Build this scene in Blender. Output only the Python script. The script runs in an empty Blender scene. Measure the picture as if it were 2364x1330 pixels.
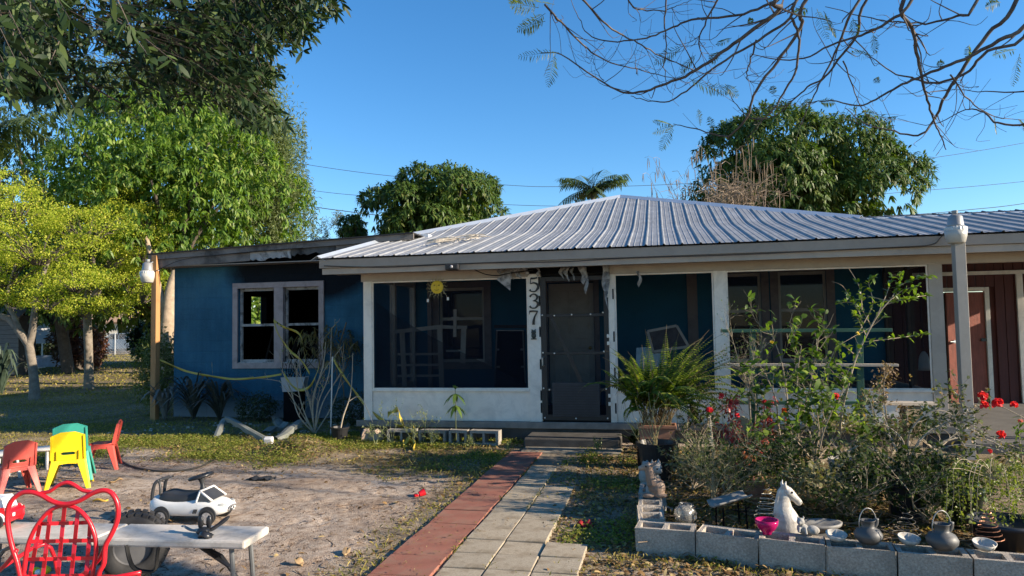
import bpy, math, random
import numpy as np
from mathutils import Vector, Matrix
from mathutils.geometry import tessellate_polygon

SC = bpy.context.scene
COL = SC.collection
R = math.radians
RNG = np.random.default_rng(7)
random.seed(7)

# ------------------------------------------------------------------ camera
PITCH, ROLL, FPX, CX, CY = R(3.0), R(1.0), 1634.0, 1182.0, 665.0
CAM = Vector((0, 0, 1.6))
cam_data = bpy.data.cameras.new("camera")
cam = bpy.data.objects.new("camera", cam_data)
COL.objects.link(cam)
cam_data.sensor_width = 36.0
cam_data.lens = FPX / 2364.0 * 36.0
cam_data.clip_end = 2000.0
cam_data.clip_start = 0.05
cam.matrix_world = Matrix.Translation(CAM) @ Matrix.Rotation(R(90) + PITCH, 4, 'X') @ Matrix.Rotation(-ROLL, 4, 'Z')
SC.camera = cam

# ------------------------------------------------------------------ sky and sun
SUN_AZ = math.atan2(0.955, -0.262)      # clockwise from +Y
SUN_EL = R(21.0)
world = bpy.data.worlds.new("World")
SC.world = world
world.use_nodes = True
wn = world.node_tree
sky = wn.nodes.new("ShaderNodeTexSky")
sky.sky_type = 'NISHITA'
sky.sun_disc = False
sky.sun_elevation = SUN_EL
sky.sun_rotation = SUN_AZ
sky.altitude = 0.0
sky.air_density = 1.0
sky.dust_density = 0.0
sky.ozone_density = 4.0
bg = wn.nodes["Background"]
bg.inputs["Strength"].default_value = 0.100
hsv = wn.nodes.new("ShaderNodeHueSaturation")      # the phone's vivid rendering of the clear sky
hsv.inputs["Saturation"].default_value = 1.21
wn.links.new(sky.outputs["Color"], hsv.inputs["Color"])
wn.links.new(hsv.outputs["Color"], bg.inputs["Color"])
sun_data = bpy.data.lights.new("sun", 'SUN')
sun_data.energy = 5.0
sun_data.angle = R(0.5)
sun_data.color = (1.0, 0.86, 0.68)
sun = bpy.data.objects.new("sun", sun_data)
COL.objects.link(sun)
sd = Vector((math.sin(SUN_AZ) * math.cos(SUN_EL), math.cos(SUN_AZ) * math.cos(SUN_EL), math.sin(SUN_EL)))
sun.location = sd * 60
sun.rotation_euler = sd.to_track_quat('Z', 'Y').to_euler()
SC.view_settings.view_transform = 'Standard'
SC.view_settings.look = 'None'
SC.view_settings.gamma = 1.0
SC.view_settings.use_curve_mapping = False
SC.view_settings.exposure = 1.18
SC.render.engine = 'CYCLES'
SC.cycles.max_bounces = 6
SC.cycles.transparent_max_bounces = 24
SC.cycles.use_denoising = True

# ------------------------------------------------------------------ picture geometry -> world
_f = Vector((0, math.cos(PITCH), math.sin(PITCH)))
_u0 = Vector((0, -math.sin(PITCH), math.cos(PITCH)))
_r0 = Vector((1, 0, 0))
_r = _r0 * math.cos(ROLL) - _u0 * math.sin(ROLL)
_u = _u0 * math.cos(ROLL) + _r0 * math.sin(ROLL)
def ray(x, y): return _f + _r * ((x - CX) / FPX) - _u * ((y - CY) / FPX)
def P(x, y, depth):
    d = ray(x, y); return CAM + d * (depth / d.y)
def G(x, y, z=0.0):
    d = ray(x, y); return CAM + d * ((z - CAM.z) / d.z)
HANG = R(11.7)
EU = Vector((math.cos(HANG), -math.sin(HANG), 0)); EV = Vector((math.sin(HANG), math.cos(HANG), 0))
HO = Vector((-2.18, 10.44, 0))
def HP(x, y, v):           # point of the house's own frame on the plane v = const
    d = ray(x, y); t = (v - (CAM - HO).dot(EV)) / d.dot(EV); q = CAM + d * t - HO
    return Vector((q.dot(EU), v, q.z))
def HW(u, v, z=0.0): return HO + EU * u + EV * v + Vector((0, 0, z))

# ------------------------------------------------------------------ small noise
_NW = [(RNG.normal(size=2), RNG.uniform(0, 6.28)) for _ in range(12)]
def noise2(x, y, s):
    v = 0
    for (k, p) in _NW: v = v + np.sin((x * k[0] + y * k[1]) * s + p + 1.7 * np.sin((x * k[1] - y * k[0]) * s * .6 + p))
    return v / 6.0
def ground_z(x, y):
    x = np.asarray(x, float); y = np.asarray(y, float)
    near = np.clip((26 - np.hypot(x, y - 5)) / 14, 0, 1)
    z = 0.012 * noise2(x, y, 1.3) + 0.006 * noise2(x + 9, y, 5.0) + 0.0035 * noise2(x, y + 4, 17.0)
    return near * z - 0.012
def gz(p): return float(ground_z(p[0], p[1]))

# ------------------------------------------------------------------ materials
def _nt(name):
    m = bpy.data.materials.new(name); m.use_nodes = True
    nt = m.node_tree; b = nt.nodes["Principled BSDF"]
    return m, nt, b
def _tex(nt, scale, detail=5, rough=.6, coords='Object', dist=0):
    tc = nt.nodes.new("ShaderNodeTexCoord"); n = nt.nodes.new("ShaderNodeTexNoise")
    n.inputs["Scale"].default_value = scale; n.inputs["Detail"].default_value = detail
    n.inputs["Roughness"].default_value = rough; n.inputs["Distortion"].default_value = dist
    nt.links.new(tc.outputs[coords], n.inputs["Vector"]); return n
def _ramp(nt, src, stops):
    r = nt.nodes.new("ShaderNodeValToRGB"); nt.links.new(src, r.inputs["Fac"])
    while len(r.color_ramp.elements) < len(stops): r.color_ramp.elements.new(.5)
    for e, (p, c) in zip(r.color_ramp.elements, stops):
        e.position = p; e.color = (*c, 1) if len(c) == 3 else c
    return r
def _mix(nt, fac, a, b, kind='MIX'):
    m = nt.nodes.new("ShaderNodeMix"); m.data_type = 'RGBA'; m.blend_type = kind
    for s, v in ((m.inputs[0], fac), (m.inputs[6], a), (m.inputs[7], b)):
        if isinstance(v, (int, float)): s.default_value = v
        elif isinstance(v, tuple): s.default_value = (*v, 1) if len(v) == 3 else v
        else: nt.links.new(v, s)
    return m.outputs[2]
def _bump(nt, b, h, strength, dist=.01):
    n = nt.nodes.new("ShaderNodeBump"); n.inputs["Strength"].default_value = strength; n.inputs["Distance"].default_value = dist
    nt.links.new(h, n.inputs["Height"]); nt.links.new(n.outputs["Normal"], b.inputs["Normal"]); return n
def dk(c, k): return tuple(min(1, x * k) for x in c)
_M = {}
def mat(name, color, rough=.7, var=.25, scale=6., metal=0., spec=.4, bump=.0, bscale=40., dirt=None, dscale=2.5, damt=.5, stretch=None, coat=0.):
    if name in _M: return _M[name]
    m, nt, b = _nt(name)
    n = _tex(nt, scale)
    if stretch:
        mp = nt.nodes.new("ShaderNodeMapping"); mp.inputs["Scale"].default_value = stretch
        src = n.inputs["Vector"].links[0].from_socket; nt.links.new(src, mp.inputs["Vector"]); nt.links.new(mp.outputs["Vector"], n.inputs["Vector"])
    col = _ramp(nt, n.outputs["Fac"], [(.25, dk(color, 1 - var)), (.75, dk(color, 1 + var))]).outputs["Color"]
    if dirt:
        d = _tex(nt, dscale, 8, .7, dist=.6)
        f = _ramp(nt, d.outputs["Fac"], [(.46, (0, 0, 0)), (.66, (damt, damt, damt))]).outputs["Color"]
        col = _mix(nt, f, col, dirt)
    nt.links.new(col, b.inputs["Base Color"])
    b.inputs["Roughness"].default_value = rough; b.inputs["Metallic"].default_value = metal
    b.inputs["Specular IOR Level"].default_value = spec
    if coat: b.inputs["Coat Weight"].default_value = coat
    if bump:
        bn = _tex(nt, bscale, 8, .65); _bump(nt, b, bn.outputs["Fac"], bump)
    _M[name] = m; return m
def leafmat(name, c1, c2, transl=.35, rough=.45, spec=.4, c3=None):
    if name in _M: return _M[name]
    m, nt, b = _nt(name)
    g = nt.nodes.new("ShaderNodeNewGeometry")
    stops = [(0, c1), (.8, c2)] + ([(.93, c3)] if c3 else [])
    col = _ramp(nt, g.outputs["Random Per Island"], stops).outputs["Color"]
    nt.links.new(col, b.inputs["Base Color"]); b.inputs["Roughness"].default_value = rough
    b.inputs["Specular IOR Level"].default_value = spec
    t = nt.nodes.new("ShaderNodeBsdfTranslucent")
    tc = _mix(nt, 1.0, col, (1.25, 1.35, .45), 'MULTIPLY'); nt.links.new(tc, t.inputs["Color"])
    mx = nt.nodes.new("ShaderNodeMixShader"); mx.inputs[0].default_value = transl
    nt.links.new(b.outputs[0], mx.inputs[1]); nt.links.new(t.outputs[0], mx.inputs[2])
    nt.links.new(mx.outputs[0], nt.nodes["Material Output"].inputs["Surface"])
    _M[name] = m; return m

# ------------------------------------------------------------------ mesh building
class MB:
    def __init__(s): s.v = []; s.f = []
    def add(s, vs, fs):
        o = len(s.v); s.v += [tuple(p) for p in vs]; s.f += [tuple(i + o for i in f) for f in fs]; return s
    def box(s, c, d, rot=None, taper=1.0):
        x, y, z = d[0] / 2, d[1] / 2, d[2] / 2
        vs = [Vector((sx * x * (taper if sz > 0 else 1), sy * y * (taper if sz > 0 else 1), sz * z)) for sz in (-1, 1) for sy in (-1, 1) for sx in (-1, 1)]
        if rot is not None:
            if isinstance(rot, (int, float)): rot = Matrix.Rotation(rot, 3, 'Z')
            vs = [rot @ v for v in vs]
        c = Vector(c)
        return s.add([v + c for v in vs], [(0, 2, 3, 1), (4, 5, 7, 6), (0, 1, 5, 4), (2, 6, 7, 3), (0, 4, 6, 2), (1, 3, 7, 5)])
    def bb(s, a, b): return s.box([(a[i] + b[i]) / 2 for i in range(3)], [abs(b[i] - a[i]) for i in range(3)])
    def beam(s, a, b, w, h, up=(0, 0, 1)):
        a = Vector(a); b = Vector(b); d = (b - a); L = d.length; d.normalize(); up = Vector(up)
        x = d.cross(up)
        if x.length < 1e-4: x = d.cross(Vector((0, 1, 0)))
        x.normalize(); z = x.cross(d)
        return s.box((a + b) / 2, (w, L, h), Matrix((x, d, z)).transposed())
    def tube(s, pts, r, n=6, cap=True):
        pts = [Vector(p) for p in pts]; k = len(pts)
        if not hasattr(r, '__len__'): r = [r] * k
        d0 = (pts[1] - pts[0]).normalized()
        a = d0.orthogonal().normalized(); vs = []
        for i, p in enumerate(pts):
            d = (pts[min(i + 1, k - 1)] - pts[max(i - 1, 0)])
            if d.length < 1e-9: d = d0.copy()
            d.normalize(); a = a - d * a.dot(d)
            if a.length < 1e-6: a = d.orthogonal()
            a.normalize(); b = d.cross(a)
            for j in range(n):
                t = 2 * math.pi * j / n; vs.append(p + (a * math.cos(t) + b * math.sin(t)) * r[i])
        fs = [(i * n + j, i * n + (j + 1) % n, (i + 1) * n + (j + 1) % n, (i + 1) * n + j) for i in range(k - 1) for j in range(n)]
        if cap: fs += [tuple(range(n))[::-1], tuple((k - 1) * n + j for j in range(n))]
        return s.add(vs, fs)
    def loop(s, pts, r, n=6):
        pts = [Vector(p) for p in pts]; k = len(pts); vs = []
        nrm = Vector((0, 0, 0))
        for i in range(k): nrm += pts[i].cross(pts[(i + 1) % k])
        nrm.normalize()
        for i in range(k):
            d = (pts[(i + 1) % k] - pts[i - 1]).normalized(); a = nrm - d * nrm.dot(d); a.normalize(); b = d.cross(a)
            for j in range(n):
                t = 2 * math.pi * j / n; vs.append(pts[i] + (a * math.cos(t) + b * math.sin(t)) * r)
        return s.add(vs, [(i * n + j, i * n + (j + 1) % n, ((i + 1) % k) * n + (j + 1) % n, ((i + 1) % k) * n + j) for i in range(k) for j in range(n)])
    def lathe(s, prof, c=(0, 0, 0), n=20, M=None, sx=1, sy=1):
        c = Vector(c); vs = []
        for (r, z) in prof:
            for j in range(n):
                t = 2 * math.pi * j / n; q = Vector((r * math.cos(t) * sx, r * math.sin(t) * sy, z))
                vs.append((M @ q if M is not None else q) + c)
        k = len(prof)
        fs = [(i * n + j, i * n + (j + 1) % n, (i + 1) * n + (j + 1) % n, (i + 1) * n + j) for i in range(k - 1) for j in range(n)]
        if prof[0][0] > 1e-6: fs.append(tuple(range(n))[::-1])
        if prof[-1][0] > 1e-6: fs.append(tuple((k - 1) * n + j for j in range(n)))
        return s.add(vs, fs)
    def prism(s, outer, t, M=None, holes=()):
        """polygon in local XZ (x, z), thickness t along Y"""
        loops = [list(outer)] + [list(h) for h in holes]
        flat = [p for l in loops for p in l]
        tri = tessellate_polygon([[Vector((p[0], p[1], 0)) for p in l] for l in loops])
        N = len(flat); vs = [Vector((p[0], -t / 2, p[1])) for p in flat] + [Vector((p[0], t / 2, p[1])) for p in flat]
        if M is not None: vs = [M @ v for v in vs]
        fs = [tuple(f) for f in tri] + [tuple(i + N for i in f[::-1]) for f in tri]
        o = 0
        for l in loops:
            k = len(l)
            for i in range(k): a, b = o + i, o + (i + 1) % k; fs.append((a, b, b + N, a + N))
            o += k
        return s.add(vs, fs)
    def sheet(s, grid, thick=0.0):
        rows = len(grid); cols = len(grid[0]); vs = [p for r_ in grid for p in r_]
        fs = [(i * cols + j, i * cols + j + 1, (i + 1) * cols + j + 1, (i + 1) * cols + j) for i in range(rows - 1) for j in range(cols - 1)]
        return s.add(vs, fs)
    def sphere(s, c, r, n=10, sc=(1, 1, 1), M=None):
        prof = [(math.sin(math.pi * i / n) * 1.0, -math.cos(math.pi * i / n)) for i in range(n + 1)]
        prof[0] = (0.0, -1); prof[-1] = (0.0, 1)
        S = Matrix.Diagonal(Vector((r * sc[0], r * sc[1], r * sc[2])))
        if M is not None: S = M @ S
        return s.lathe(prof, c, max(8, n + 2), S)
    def build(s, name, m, parent=None, smooth=False, bevel=0, sub=0, solid=0, remesh=0):
        me = bpy.data.meshes.new(name); me.from_pydata(s.v, [], s.f); me.validate(); me.update()
        if smooth: me.polygons.foreach_set("use_smooth", [True] * len(me.polygons))
        o = bpy.data.objects.new(name, me); COL.objects.link(o); me.materials.append(m)
        if parent: o.parent = parent
        if solid:
            k = o.modifiers.new("solid", 'SOLIDIFY'); k.thickness = solid
        if remesh:
            k = o.modifiers.new("remesh", 'REMESH'); k.mode = 'VOXEL'; k.voxel_size = remesh; k.use_smooth_shade = True
            k = o.modifiers.new("smooth", 'SMOOTH'); k.iterations = 2; k.factor = .5
        if bevel:
            k = o.modifiers.new("bevel", 'BEVEL'); k.width = bevel; k.segments = 2; k.limit_method = 'ANGLE'; k.angle_limit = R(40)
        if sub:
            k = o.modifiers.new("sub", 'SUBSURF'); k.levels = k.render_levels = sub
        return o
def np_mesh(name, V, tris, m, parent=None, quads=None, smooth=False):
    me = bpy.data.meshes.new(name); V = np.asarray(V, np.float32)
    T = np.asarray(tris if tris is not None else np.zeros((0, 3)), np.int32)
    Q = np.asarray(quads if quads is not None else np.zeros((0, 4)), np.int32)
    me.vertices.add(len(V)); me.vertices.foreach_set("co", V.ravel())
    me.loops.add(T.size + Q.size); me.loops.foreach_set("vertex_index", np.concatenate([T.ravel(), Q.ravel()]))
    me.polygons.add(len(T) + len(Q))
    st = np.concatenate([np.arange(len(T)) * 3, T.size + np.arange(len(Q)) * 4]).astype(np.int32)
    tt = np.concatenate([np.full(len(T), 3), np.full(len(Q), 4)]).astype(np.int32)
    me.polygons.foreach_set("loop_start", st); me.polygons.foreach_set("loop_total", tt)
    if smooth: me.polygons.foreach_set("use_smooth", np.ones(len(tt), bool))
    me.update(calc_edges=True); me.materials.append(m)
    o = bpy.data.objects.new(name, me); COL.objects.link(o)
    if parent: o.parent = parent
    return o
def nrm(a): return a / np.maximum(np.linalg.norm(a, axis=-1, keepdims=True), 1e-9)
def leaves(name, Pn, D, N, L, W, m, parent=None, bend=.25, seg=2, fold=.15):
    """many separate leaves: base points, axis, upper side, length, width"""
    Pn = np.asarray(Pn, float); n = len(Pn); D = nrm(np.asarray(D, float)); S = nrm(np.cross(D, N)); U = nrm(np.cross(S, D))
    L = np.broadcast_to(np.asarray(L, float), (n,))[:, None]; W = np.broadcast_to(np.asarray(W, float), (n,))[:, None]
    z = np.zeros((n, 3)); z[:, 2] = -1
    if seg == 1:
        mid = Pn + D * L * .5
        V = np.stack([Pn, mid + S * W / 2 + U * W * fold, Pn + D * L + z * L * bend, mid - S * W / 2 + U * W * fold], 1).reshape(-1, 3)
        b = np.arange(n)[:, None] * 4
        return np_mesh(name, V, np.concatenate([b + [0, 1, 2], b + [0, 2, 3]]), m, parent)
    a = Pn + D * L * .3 + z * L * bend * .1; c = Pn + D * L * .68 + z * L * bend * .45
    V = np.stack([Pn, a + S * W * .46 + U * W * fold, a - S * W * .46 + U * W * fold, c + S * W * .42 + U * W * fold, c - S * W * .42 + U * W * fold, Pn + D * L + z * L * bend], 1).reshape(-1, 3)
    b = np.arange(n)[:, None] * 6
    return np_mesh(name, V, np.concatenate([b + [0, 1, 2], b + [3, 5, 4]]), m, parent, quads=b + [1, 3, 4, 2])
def rdir(n, rng=None):
    return nrm((rng or RNG).normal(size=(n, 3)))
def tag(o, label, cat, group=None, kind=None):
    o["label"] = label; o["category"] = cat
    if group: o["group"] = group
    if kind: o["kind"] = kind
    return o
def thing(name, label, cat, loc=(0, 0, 0), rotz=0, group=None):
    o = bpy.data.objects.new(name, None); COL.objects.link(o); o.location = loc; o.rotation_euler = (0, 0, rotz)
    o.empty_display_size = .1
    return tag(o, label, cat, group)
def struct(o, label=None, kind="structure"):
    o["kind"] = kind
    if label: o["label"] = label
    return o
def copy_of(o, name, parent=None, loc=None, rot=None, scale=None):
    c = o.copy(); c.name = name; COL.objects.link(c); c.parent = parent
    if loc is not None: c.location = loc
    if rot is not None: c.rotation_euler = rot
    if scale is not None: c.scale = scale
    return c
def ss(pts, k=4):
    """smooth a polyline (Catmull-Rom)"""
    p = [Vector(q) for q in pts]; out = []
    for i in range(len(p) - 1):
        a, b, c, d = p[max(i - 1, 0)], p[i], p[i + 1], p[min(i + 2, len(p) - 1)]
        for j in range(k):
            t = j / k
            out.append(.5 * ((2 * b) + (c - a) * t + (2 * a - 5 * b + 4 * c - d) * t * t + (3 * b - a - 3 * c + d) * t ** 3))
    out.append(p[-1]); return out
def lerp(a, b, t): return a + (b - a) * t
# ================================================================== ground
def sstep(a, b, x):
    t = np.clip((x - a) / (b - a), 0, 1); return t * t * (3 - 2 * t)
def house_uv(x, y):
    dx = x - HO.x; dy = y - HO.y
    return dx * EU.x + dy * EU.y, dx * EV.x + dy * EV.y
def turf(x, y):
    u, v = house_uv(x, y); n = noise2(x, y, 1.9); n2 = noise2(x + 3, y, 6.)
    edge = 7.75 - .43 * (x + 1.35)
    t = sstep(-.25, .7, y - edge + .35 * n + .2 * n2) * (x < .6)
    t = np.maximum(t, .75 * sstep(.30, .0, np.abs(u - 2.22) + .12 * n2) * (v < -1.0) * (u < 2.4))
    right = sstep(3.05, 3.6, u + .25 * n + .15 * n2 + .0 * v) * (v < -.6)
    right = right * (1 - .75 * sstep(4.9, 4.6, y + .2 * n) * (x < 1.4))
    t = np.maximum(t, .85 * right)
    bed = sstep(.95, 1.25, x + .1 * n2) * sstep(4.3, 4.7, y + .4 * (x - 1.5)) * (y < 9.2); t = np.maximum(t, bed)
    t = np.maximum(t, .85 * sstep(-4.6, -6.5, x + .5 * n) * sstep(7.2, 8.6, y))
    t = np.maximum(t, .9 * sstep(11.5, 13.5, y))
    return np.clip(t * (.75 + .35 * n2), 0, 1)
def axis(dense_a, dense_b, step, far_a, far_b):
    d = list(np.arange(dense_a, dense_b + step / 2, step)); s = step; x = dense_b
    while x < far_b: s *= 1.22; x += s; d.append(x)
    s = step; x = dense_a
    while x > far_a: s *= 1.22; x -= s; d.insert(0, x)
    return np.array(d)
gx = axis(-7.0, 3.4, .045, -400, 400); gy = axis(3.6, 10.4, .045, -60, 900)
GXX, GYY = np.meshgrid(gx, gy)
GZ = ground_z(GXX, GYY)
# footprints and churned sand where the yard is bare
bare = 1 - turf(GXX, GYY)
GZ = GZ + bare * (.005 * np.abs(noise2(GXX, GYY, 23.)) + .010 * np.maximum(0, noise2(GXX + 4, GYY, 8.5))) * (np.hypot(GXX, GYY - 6) < 9)
# footprints trodden into the dry sand
fr = np.random.default_rng(19)
for k in range(16):
    px_, py_ = fr.uniform(-4.4, -.6), fr.uniform(4.6, 8.2); hd = fr.uniform(0, 6.28)
    for s_ in range(6):
        cx_ = px_ + math.cos(hd) * .55 * s_ - math.sin(hd) * .09 * (-1) ** s_; cy_ = py_ + math.sin(hd) * .55 * s_ + math.cos(hd) * .09 * (-1) ** s_
        a_ = (GXX - cx_) * math.cos(hd) + (GYY - cy_) * math.sin(hd); b_ = -(GXX - cx_) * math.sin(hd) + (GYY - cy_) * math.cos(hd); q_ = (a_ / .14) ** 2 + (b_ / .055) ** 2
        GZ = GZ - .013 * np.exp(-q_ ** 2) * bare + .007 * np.exp(-(q_ - 1.8) ** 2) * bare
# heap of raked leaves and earth under the bare shrub
mc = G(690, 1042)
GZ = GZ + .20 * np.exp(-(((GXX - mc.x) / .42) ** 2 + ((GYY - mc.y) / .30) ** 2)) * (1 + .25 * noise2(GXX, GYY, 9.))
def mound_z(x, y): return .20 * np.exp(-(((x - mc.x) / .42) ** 2 + ((y - mc.y) / .30) ** 2))
V = np.stack([GXX, GYY, GZ], -1).reshape(-1, 3); nx, ny = len(gx), len(gy)
ii = (np.arange(ny - 1)[:, None] * nx + np.arange(nx - 1)[None]).ravel()
Q = np.stack([ii, ii + 1, ii + nx + 1, ii + nx], 1)
def ground_material():
    m, nt, b = _nt("yard_soil")
    a = nt.nodes.new("ShaderNodeAttribute"); a.attribute_name = "turf"
    n1 = _tex(nt, 1.1, 6, .6); n2 = _tex(nt, 14, 8, .7); n3 = _tex(nt, 90, 4, .6)
    sand = _ramp(nt, n1.outputs["Fac"], [(.3, (.31, .24, .185)), (.5, (.46, .38, .305)), (.72, (.58, .495, .415))]).outputs["Color"]
    spk = _ramp(nt, n2.outputs["Fac"], [(.34, (.16, .11, .08)), (.44, (.72, .66, .62)), (.62, (1, 1, 1))]).outputs["Color"]
    sand = _mix(nt, .85, sand, spk, 'MULTIPLY')
    fine = _ramp(nt, n3.outputs["Fac"], [(.3, (.66, .62, .58)), (.55, (1.05, 1.05, 1.05))]).outputs["Color"]
    sand = _mix(nt, .7, sand, fine, 'MULTIPLY')
    earth = _ramp(nt, n2.outputs["Fac"], [(.3, (.06, .046, .022)), (.55, (.165, .13, .06)), (.75, (.29, .235, .115))]).outputs["Color"]
    nt.links.new(_mix(nt, a.outputs["Fac"], sand, earth), b.inputs["Base Color"])
    b.inputs["Roughness"].default_value = .95; b.inputs["Specular IOR Level"].default_value = .1
    h = nt.nodes.new("ShaderNodeMath"); h.operation = 'ADD'
    nt.links.new(n2.outputs["Fac"], h.inputs[0]); nt.links.new(n3.outputs["Fac"], h.inputs[1])
    _bump(nt, b, h.outputs[0], .9, .02)
    return m
ground = np_mesh("ground", V, None, ground_material(), quads=Q, smooth=True)
at = ground.data.attributes.new("turf", 'FLOAT', 'POINT')
at.data.foreach_set("value", turf(V[:, 0], V[:, 1]).astype(np.float32))
struct(ground, "bare sandy yard with patches of thin grass")

# ------------------------------------------------------------------ paved walk: red and grey pavers
m_bed = mat("bedding_sand", (.20, .16, .11), .95, .4, 18, bump=.5)
m_red = mat("red_paver", (.27, .112, .08), .9, .2, 5, spec=.15, bump=.35, bscale=160, dirt=(.24, .15, .105), dscale=5, damt=.8)
m_grey = mat("grey_paver", (.36, .305, .225), .92, .3, 90, spec=.15, bump=.45, bscale=140, dirt=(.17, .125, .075), dscale=5, damt=.75)
m_slabc = mat("old_concrete", (.25, .22, .175), .92, .3, 12, spec=.15, bump=.4, bscale=90, dirt=(.12, .10, .07), dscale=3, damt=.6)
walk = MB().bb((2.36, -6.6, -.03), (3.30, -.78, .0)).build("path", m_bed)
walk.matrix_world = Matrix.Translation(HO) @ Matrix.Rotation(-HANG, 4, 'Z')
struct(walk, "straight paved walk of red and grey pavers leading to the porch")
def paver(u0, u1, v0, v1, m, rng):
    g = .0045; b = MB(); t = rng.uniform(.014, .026)
    b.box((0, 0, t / 2 - .02), (u1 - u0 - 2 * g, v1 - v0 - 2 * g, t + .04))
    o = b.build("paver", m, walk, bevel=.005)
    o.location = ((u0 + u1) / 2, (v0 + v1) / 2, 0); o.rotation_euler = (rng.normal() * .010, rng.normal() * .010, rng.normal() * .012)
    return o
v = -.98
while v > -6.6:
    paver(2.375, 2.785, v - .405, v, m_red, RNG); v -= .405
v = -1.9; row = 0
while v > -6.6:
    ncol = 1 if v > -2.6 else (2 if v > -4.4 else 3)
    for c in range(ncol):
        paver(2.80 + c * .302, 2.80 + (c + 1) * .302, v - .302, v, m_grey, RNG)
    v -= .302; row += 1
MB().bb((2.50, -1.0, -.05), (3.75, -.62, .022)).build("pad", m_slabc, walk, bevel=.012)

# ------------------------------------------------------------------ litter, grass and low weeds (uncountable)
def scatter(n, xr, yr, dens, rng=RNG):
    x = rng.uniform(*xr, n); y = rng.uniform(*yr, n); k = rng.uniform(size=n) < dens(x, y)
    x, y = x[k], y[k]; return np.stack([x, y, ground_z(x, y) + mound_z(x, y)], 1)
def off_walk(x, y):
    u, v = house_uv(x, y)
    on = (u > 2.37) & (u < 3.12) & (v > -6.6) & (v < -.6)
    house = (v > -.02) & (u > -.05) & (u < 8)
    return (~on & ~house & ~((v > 1.95) & (u > -4.7)))
m_grass = leafmat("short_grass", (.13, .145, .03), (.32, .26, .075), .3, .9, .06, c3=(.46, .36, .13))
m_weed = leafmat("creeping_weed", (.10, .145, .028), (.27, .285, .06), .4, .85, .08, c3=(.34, .28, .10))
m_dry = leafmat("dry_leaf", (.09, .05, .022), (.30, .19, .085), .15, rough=.85, spec=.06, c3=(.46, .34, .16))
m_bark_bits = leafmat("soil_bits", (.035, .022, .014), (.14, .09, .055), .0, rough=.9, spec=.05)
def flat_dirs(n, tilt, rng=RNG):
    a = rng.uniform(0, 6.283, n); D = np.stack([np.cos(a), np.sin(a), rng.normal(0, tilt, n)], 1)
    N = nrm(np.stack([rng.normal(0, tilt, n), rng.normal(0, tilt, n), np.ones(n)], 1)); return D, N
# grass blades
Pg = scatter(150000, (-9, 3.2), (3.9, 12.5), lambda x, y: turf(x, y) * off_walk(x, y) * (.25 + .75 * sstep(-.3, .5, noise2(x, y, 2.6))) * .8)
Pg2 = scatter(30000, (-16, -5), (11, 19), lambda x, y: .8 * off_walk(x, y) * np.ones_like(x))
Pg3 = scatter(26000, (-34, -9), (18, 50), lambda x, y: .8 * np.ones_like(x)); Pg3[:, 2] -= .01
D3 = nrm(np.stack([RNG.normal(0, .6, len(Pg3)), RNG.normal(0, .6, len(Pg3)), RNG.uniform(.4, 1, len(Pg3))], 1))
struct(leaves("far_grass", Pg3, D3, rdir(len(Pg3)), RNG.uniform(.06, .16, len(Pg3)), RNG.uniform(.02, .05, len(Pg3)), m_grass, seg=1, bend=.2), "rough grass of the side yard beyond the trees", "stuff")
Pg = np.concatenate([Pg, Pg2]); n = len(Pg)
D = nrm(np.stack([RNG.normal(0, .55, n), RNG.normal(0, .55, n), RNG.uniform(.5, 1, n)], 1))
o = leaves("grass", Pg, D, rdir(n), RNG.uniform(.025, .075, n), RNG.uniform(.005, .011, n), m_grass, seg=1, bend=.2)
struct(o, "short yellow green grass in front of the porch", "stuff")
# creeping weeds, greener close to the porch
Pw = scatter(110000, (-6.5, 1.0), (8.0, 10.9), lambda x, y: turf(x, y) * off_walk(x, y) * sstep(-.2, .6, noise2(x + 5, y, 2.2) + .5 * sstep(8.6, 9.8, y)))
Pw = np.concatenate([Pw, scatter(20000, (.3, 1.4), (4.8, 9.3), lambda x, y: turf(x, y) * off_walk(x, y) * sstep(0, .6, noise2(x + 5, y, 3.)))])
n = len(Pw); D, N = flat_dirs(n, .45); Pw[:, 2] += RNG.uniform(.005, .05, n)
o = leaves("ground_cover", Pw, D, N, RNG.uniform(.018, .042, n), RNG.uniform(.010, .020, n), m_weed, seg=1, bend=.1)
struct(o, "low creeping green weeds along the porch base", "stuff")
# fallen leaves
def litter_d(x, y):
    u, v = house_uv(x, y)
    d = .22 * turf(x, y) + .05 * sstep(-.2, .8, noise2(x + 1, y, 1.5)) + .01
    d = d + .55 * np.exp(-(((x - mc.x) / .42) ** 2 + ((y - mc.y) / .32) ** 2))
    d = d + .35 * sstep(3.0, 3.5, u) * (v < -.7)
    d = d + .40 * sstep(5.3, 4.9, y) * (x > .6) + .35 * (x > 1.1) * (y < 8.5)
    return d * off_walk(x, y)
Pl = scatter(70000, (-7, 3.4), (3.9, 11.2), litter_d); n = len(Pl); D, N = flat_dirs(n, .35); Pl[:, 2] += RNG.uniform(.003, .018, n)
o = leaves("leaf_litter", Pl, D, N, RNG.uniform(.025, .075, n), RNG.uniform(.012, .03, n), m_dry, bend=.05, fold=.25)
struct(o, "scattered dry brown fallen leaves", "stuff")
# bits of bark and dark crumbs on the sand
Pb = scatter(60000, (-7, 1.6), (3.9, 9.8), lambda x, y: off_walk(x, y) * .5 * sstep(-.6, .7, noise2(x, y, 3.1) + .4 * noise2(x, y, 11.)))
n = len(Pb); D, N = flat_dirs(n, .3); Pb[:, 2] += .003
o = leaves("bark_crumbs", Pb, D, N, RNG.uniform(.006, .035, n) , RNG.uniform(.004, .012, n), m_bark_bits, seg=1, bend=0, fold=.4)
struct(o, "dark crumbs of bark and soil on the sand", "stuff")
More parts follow.
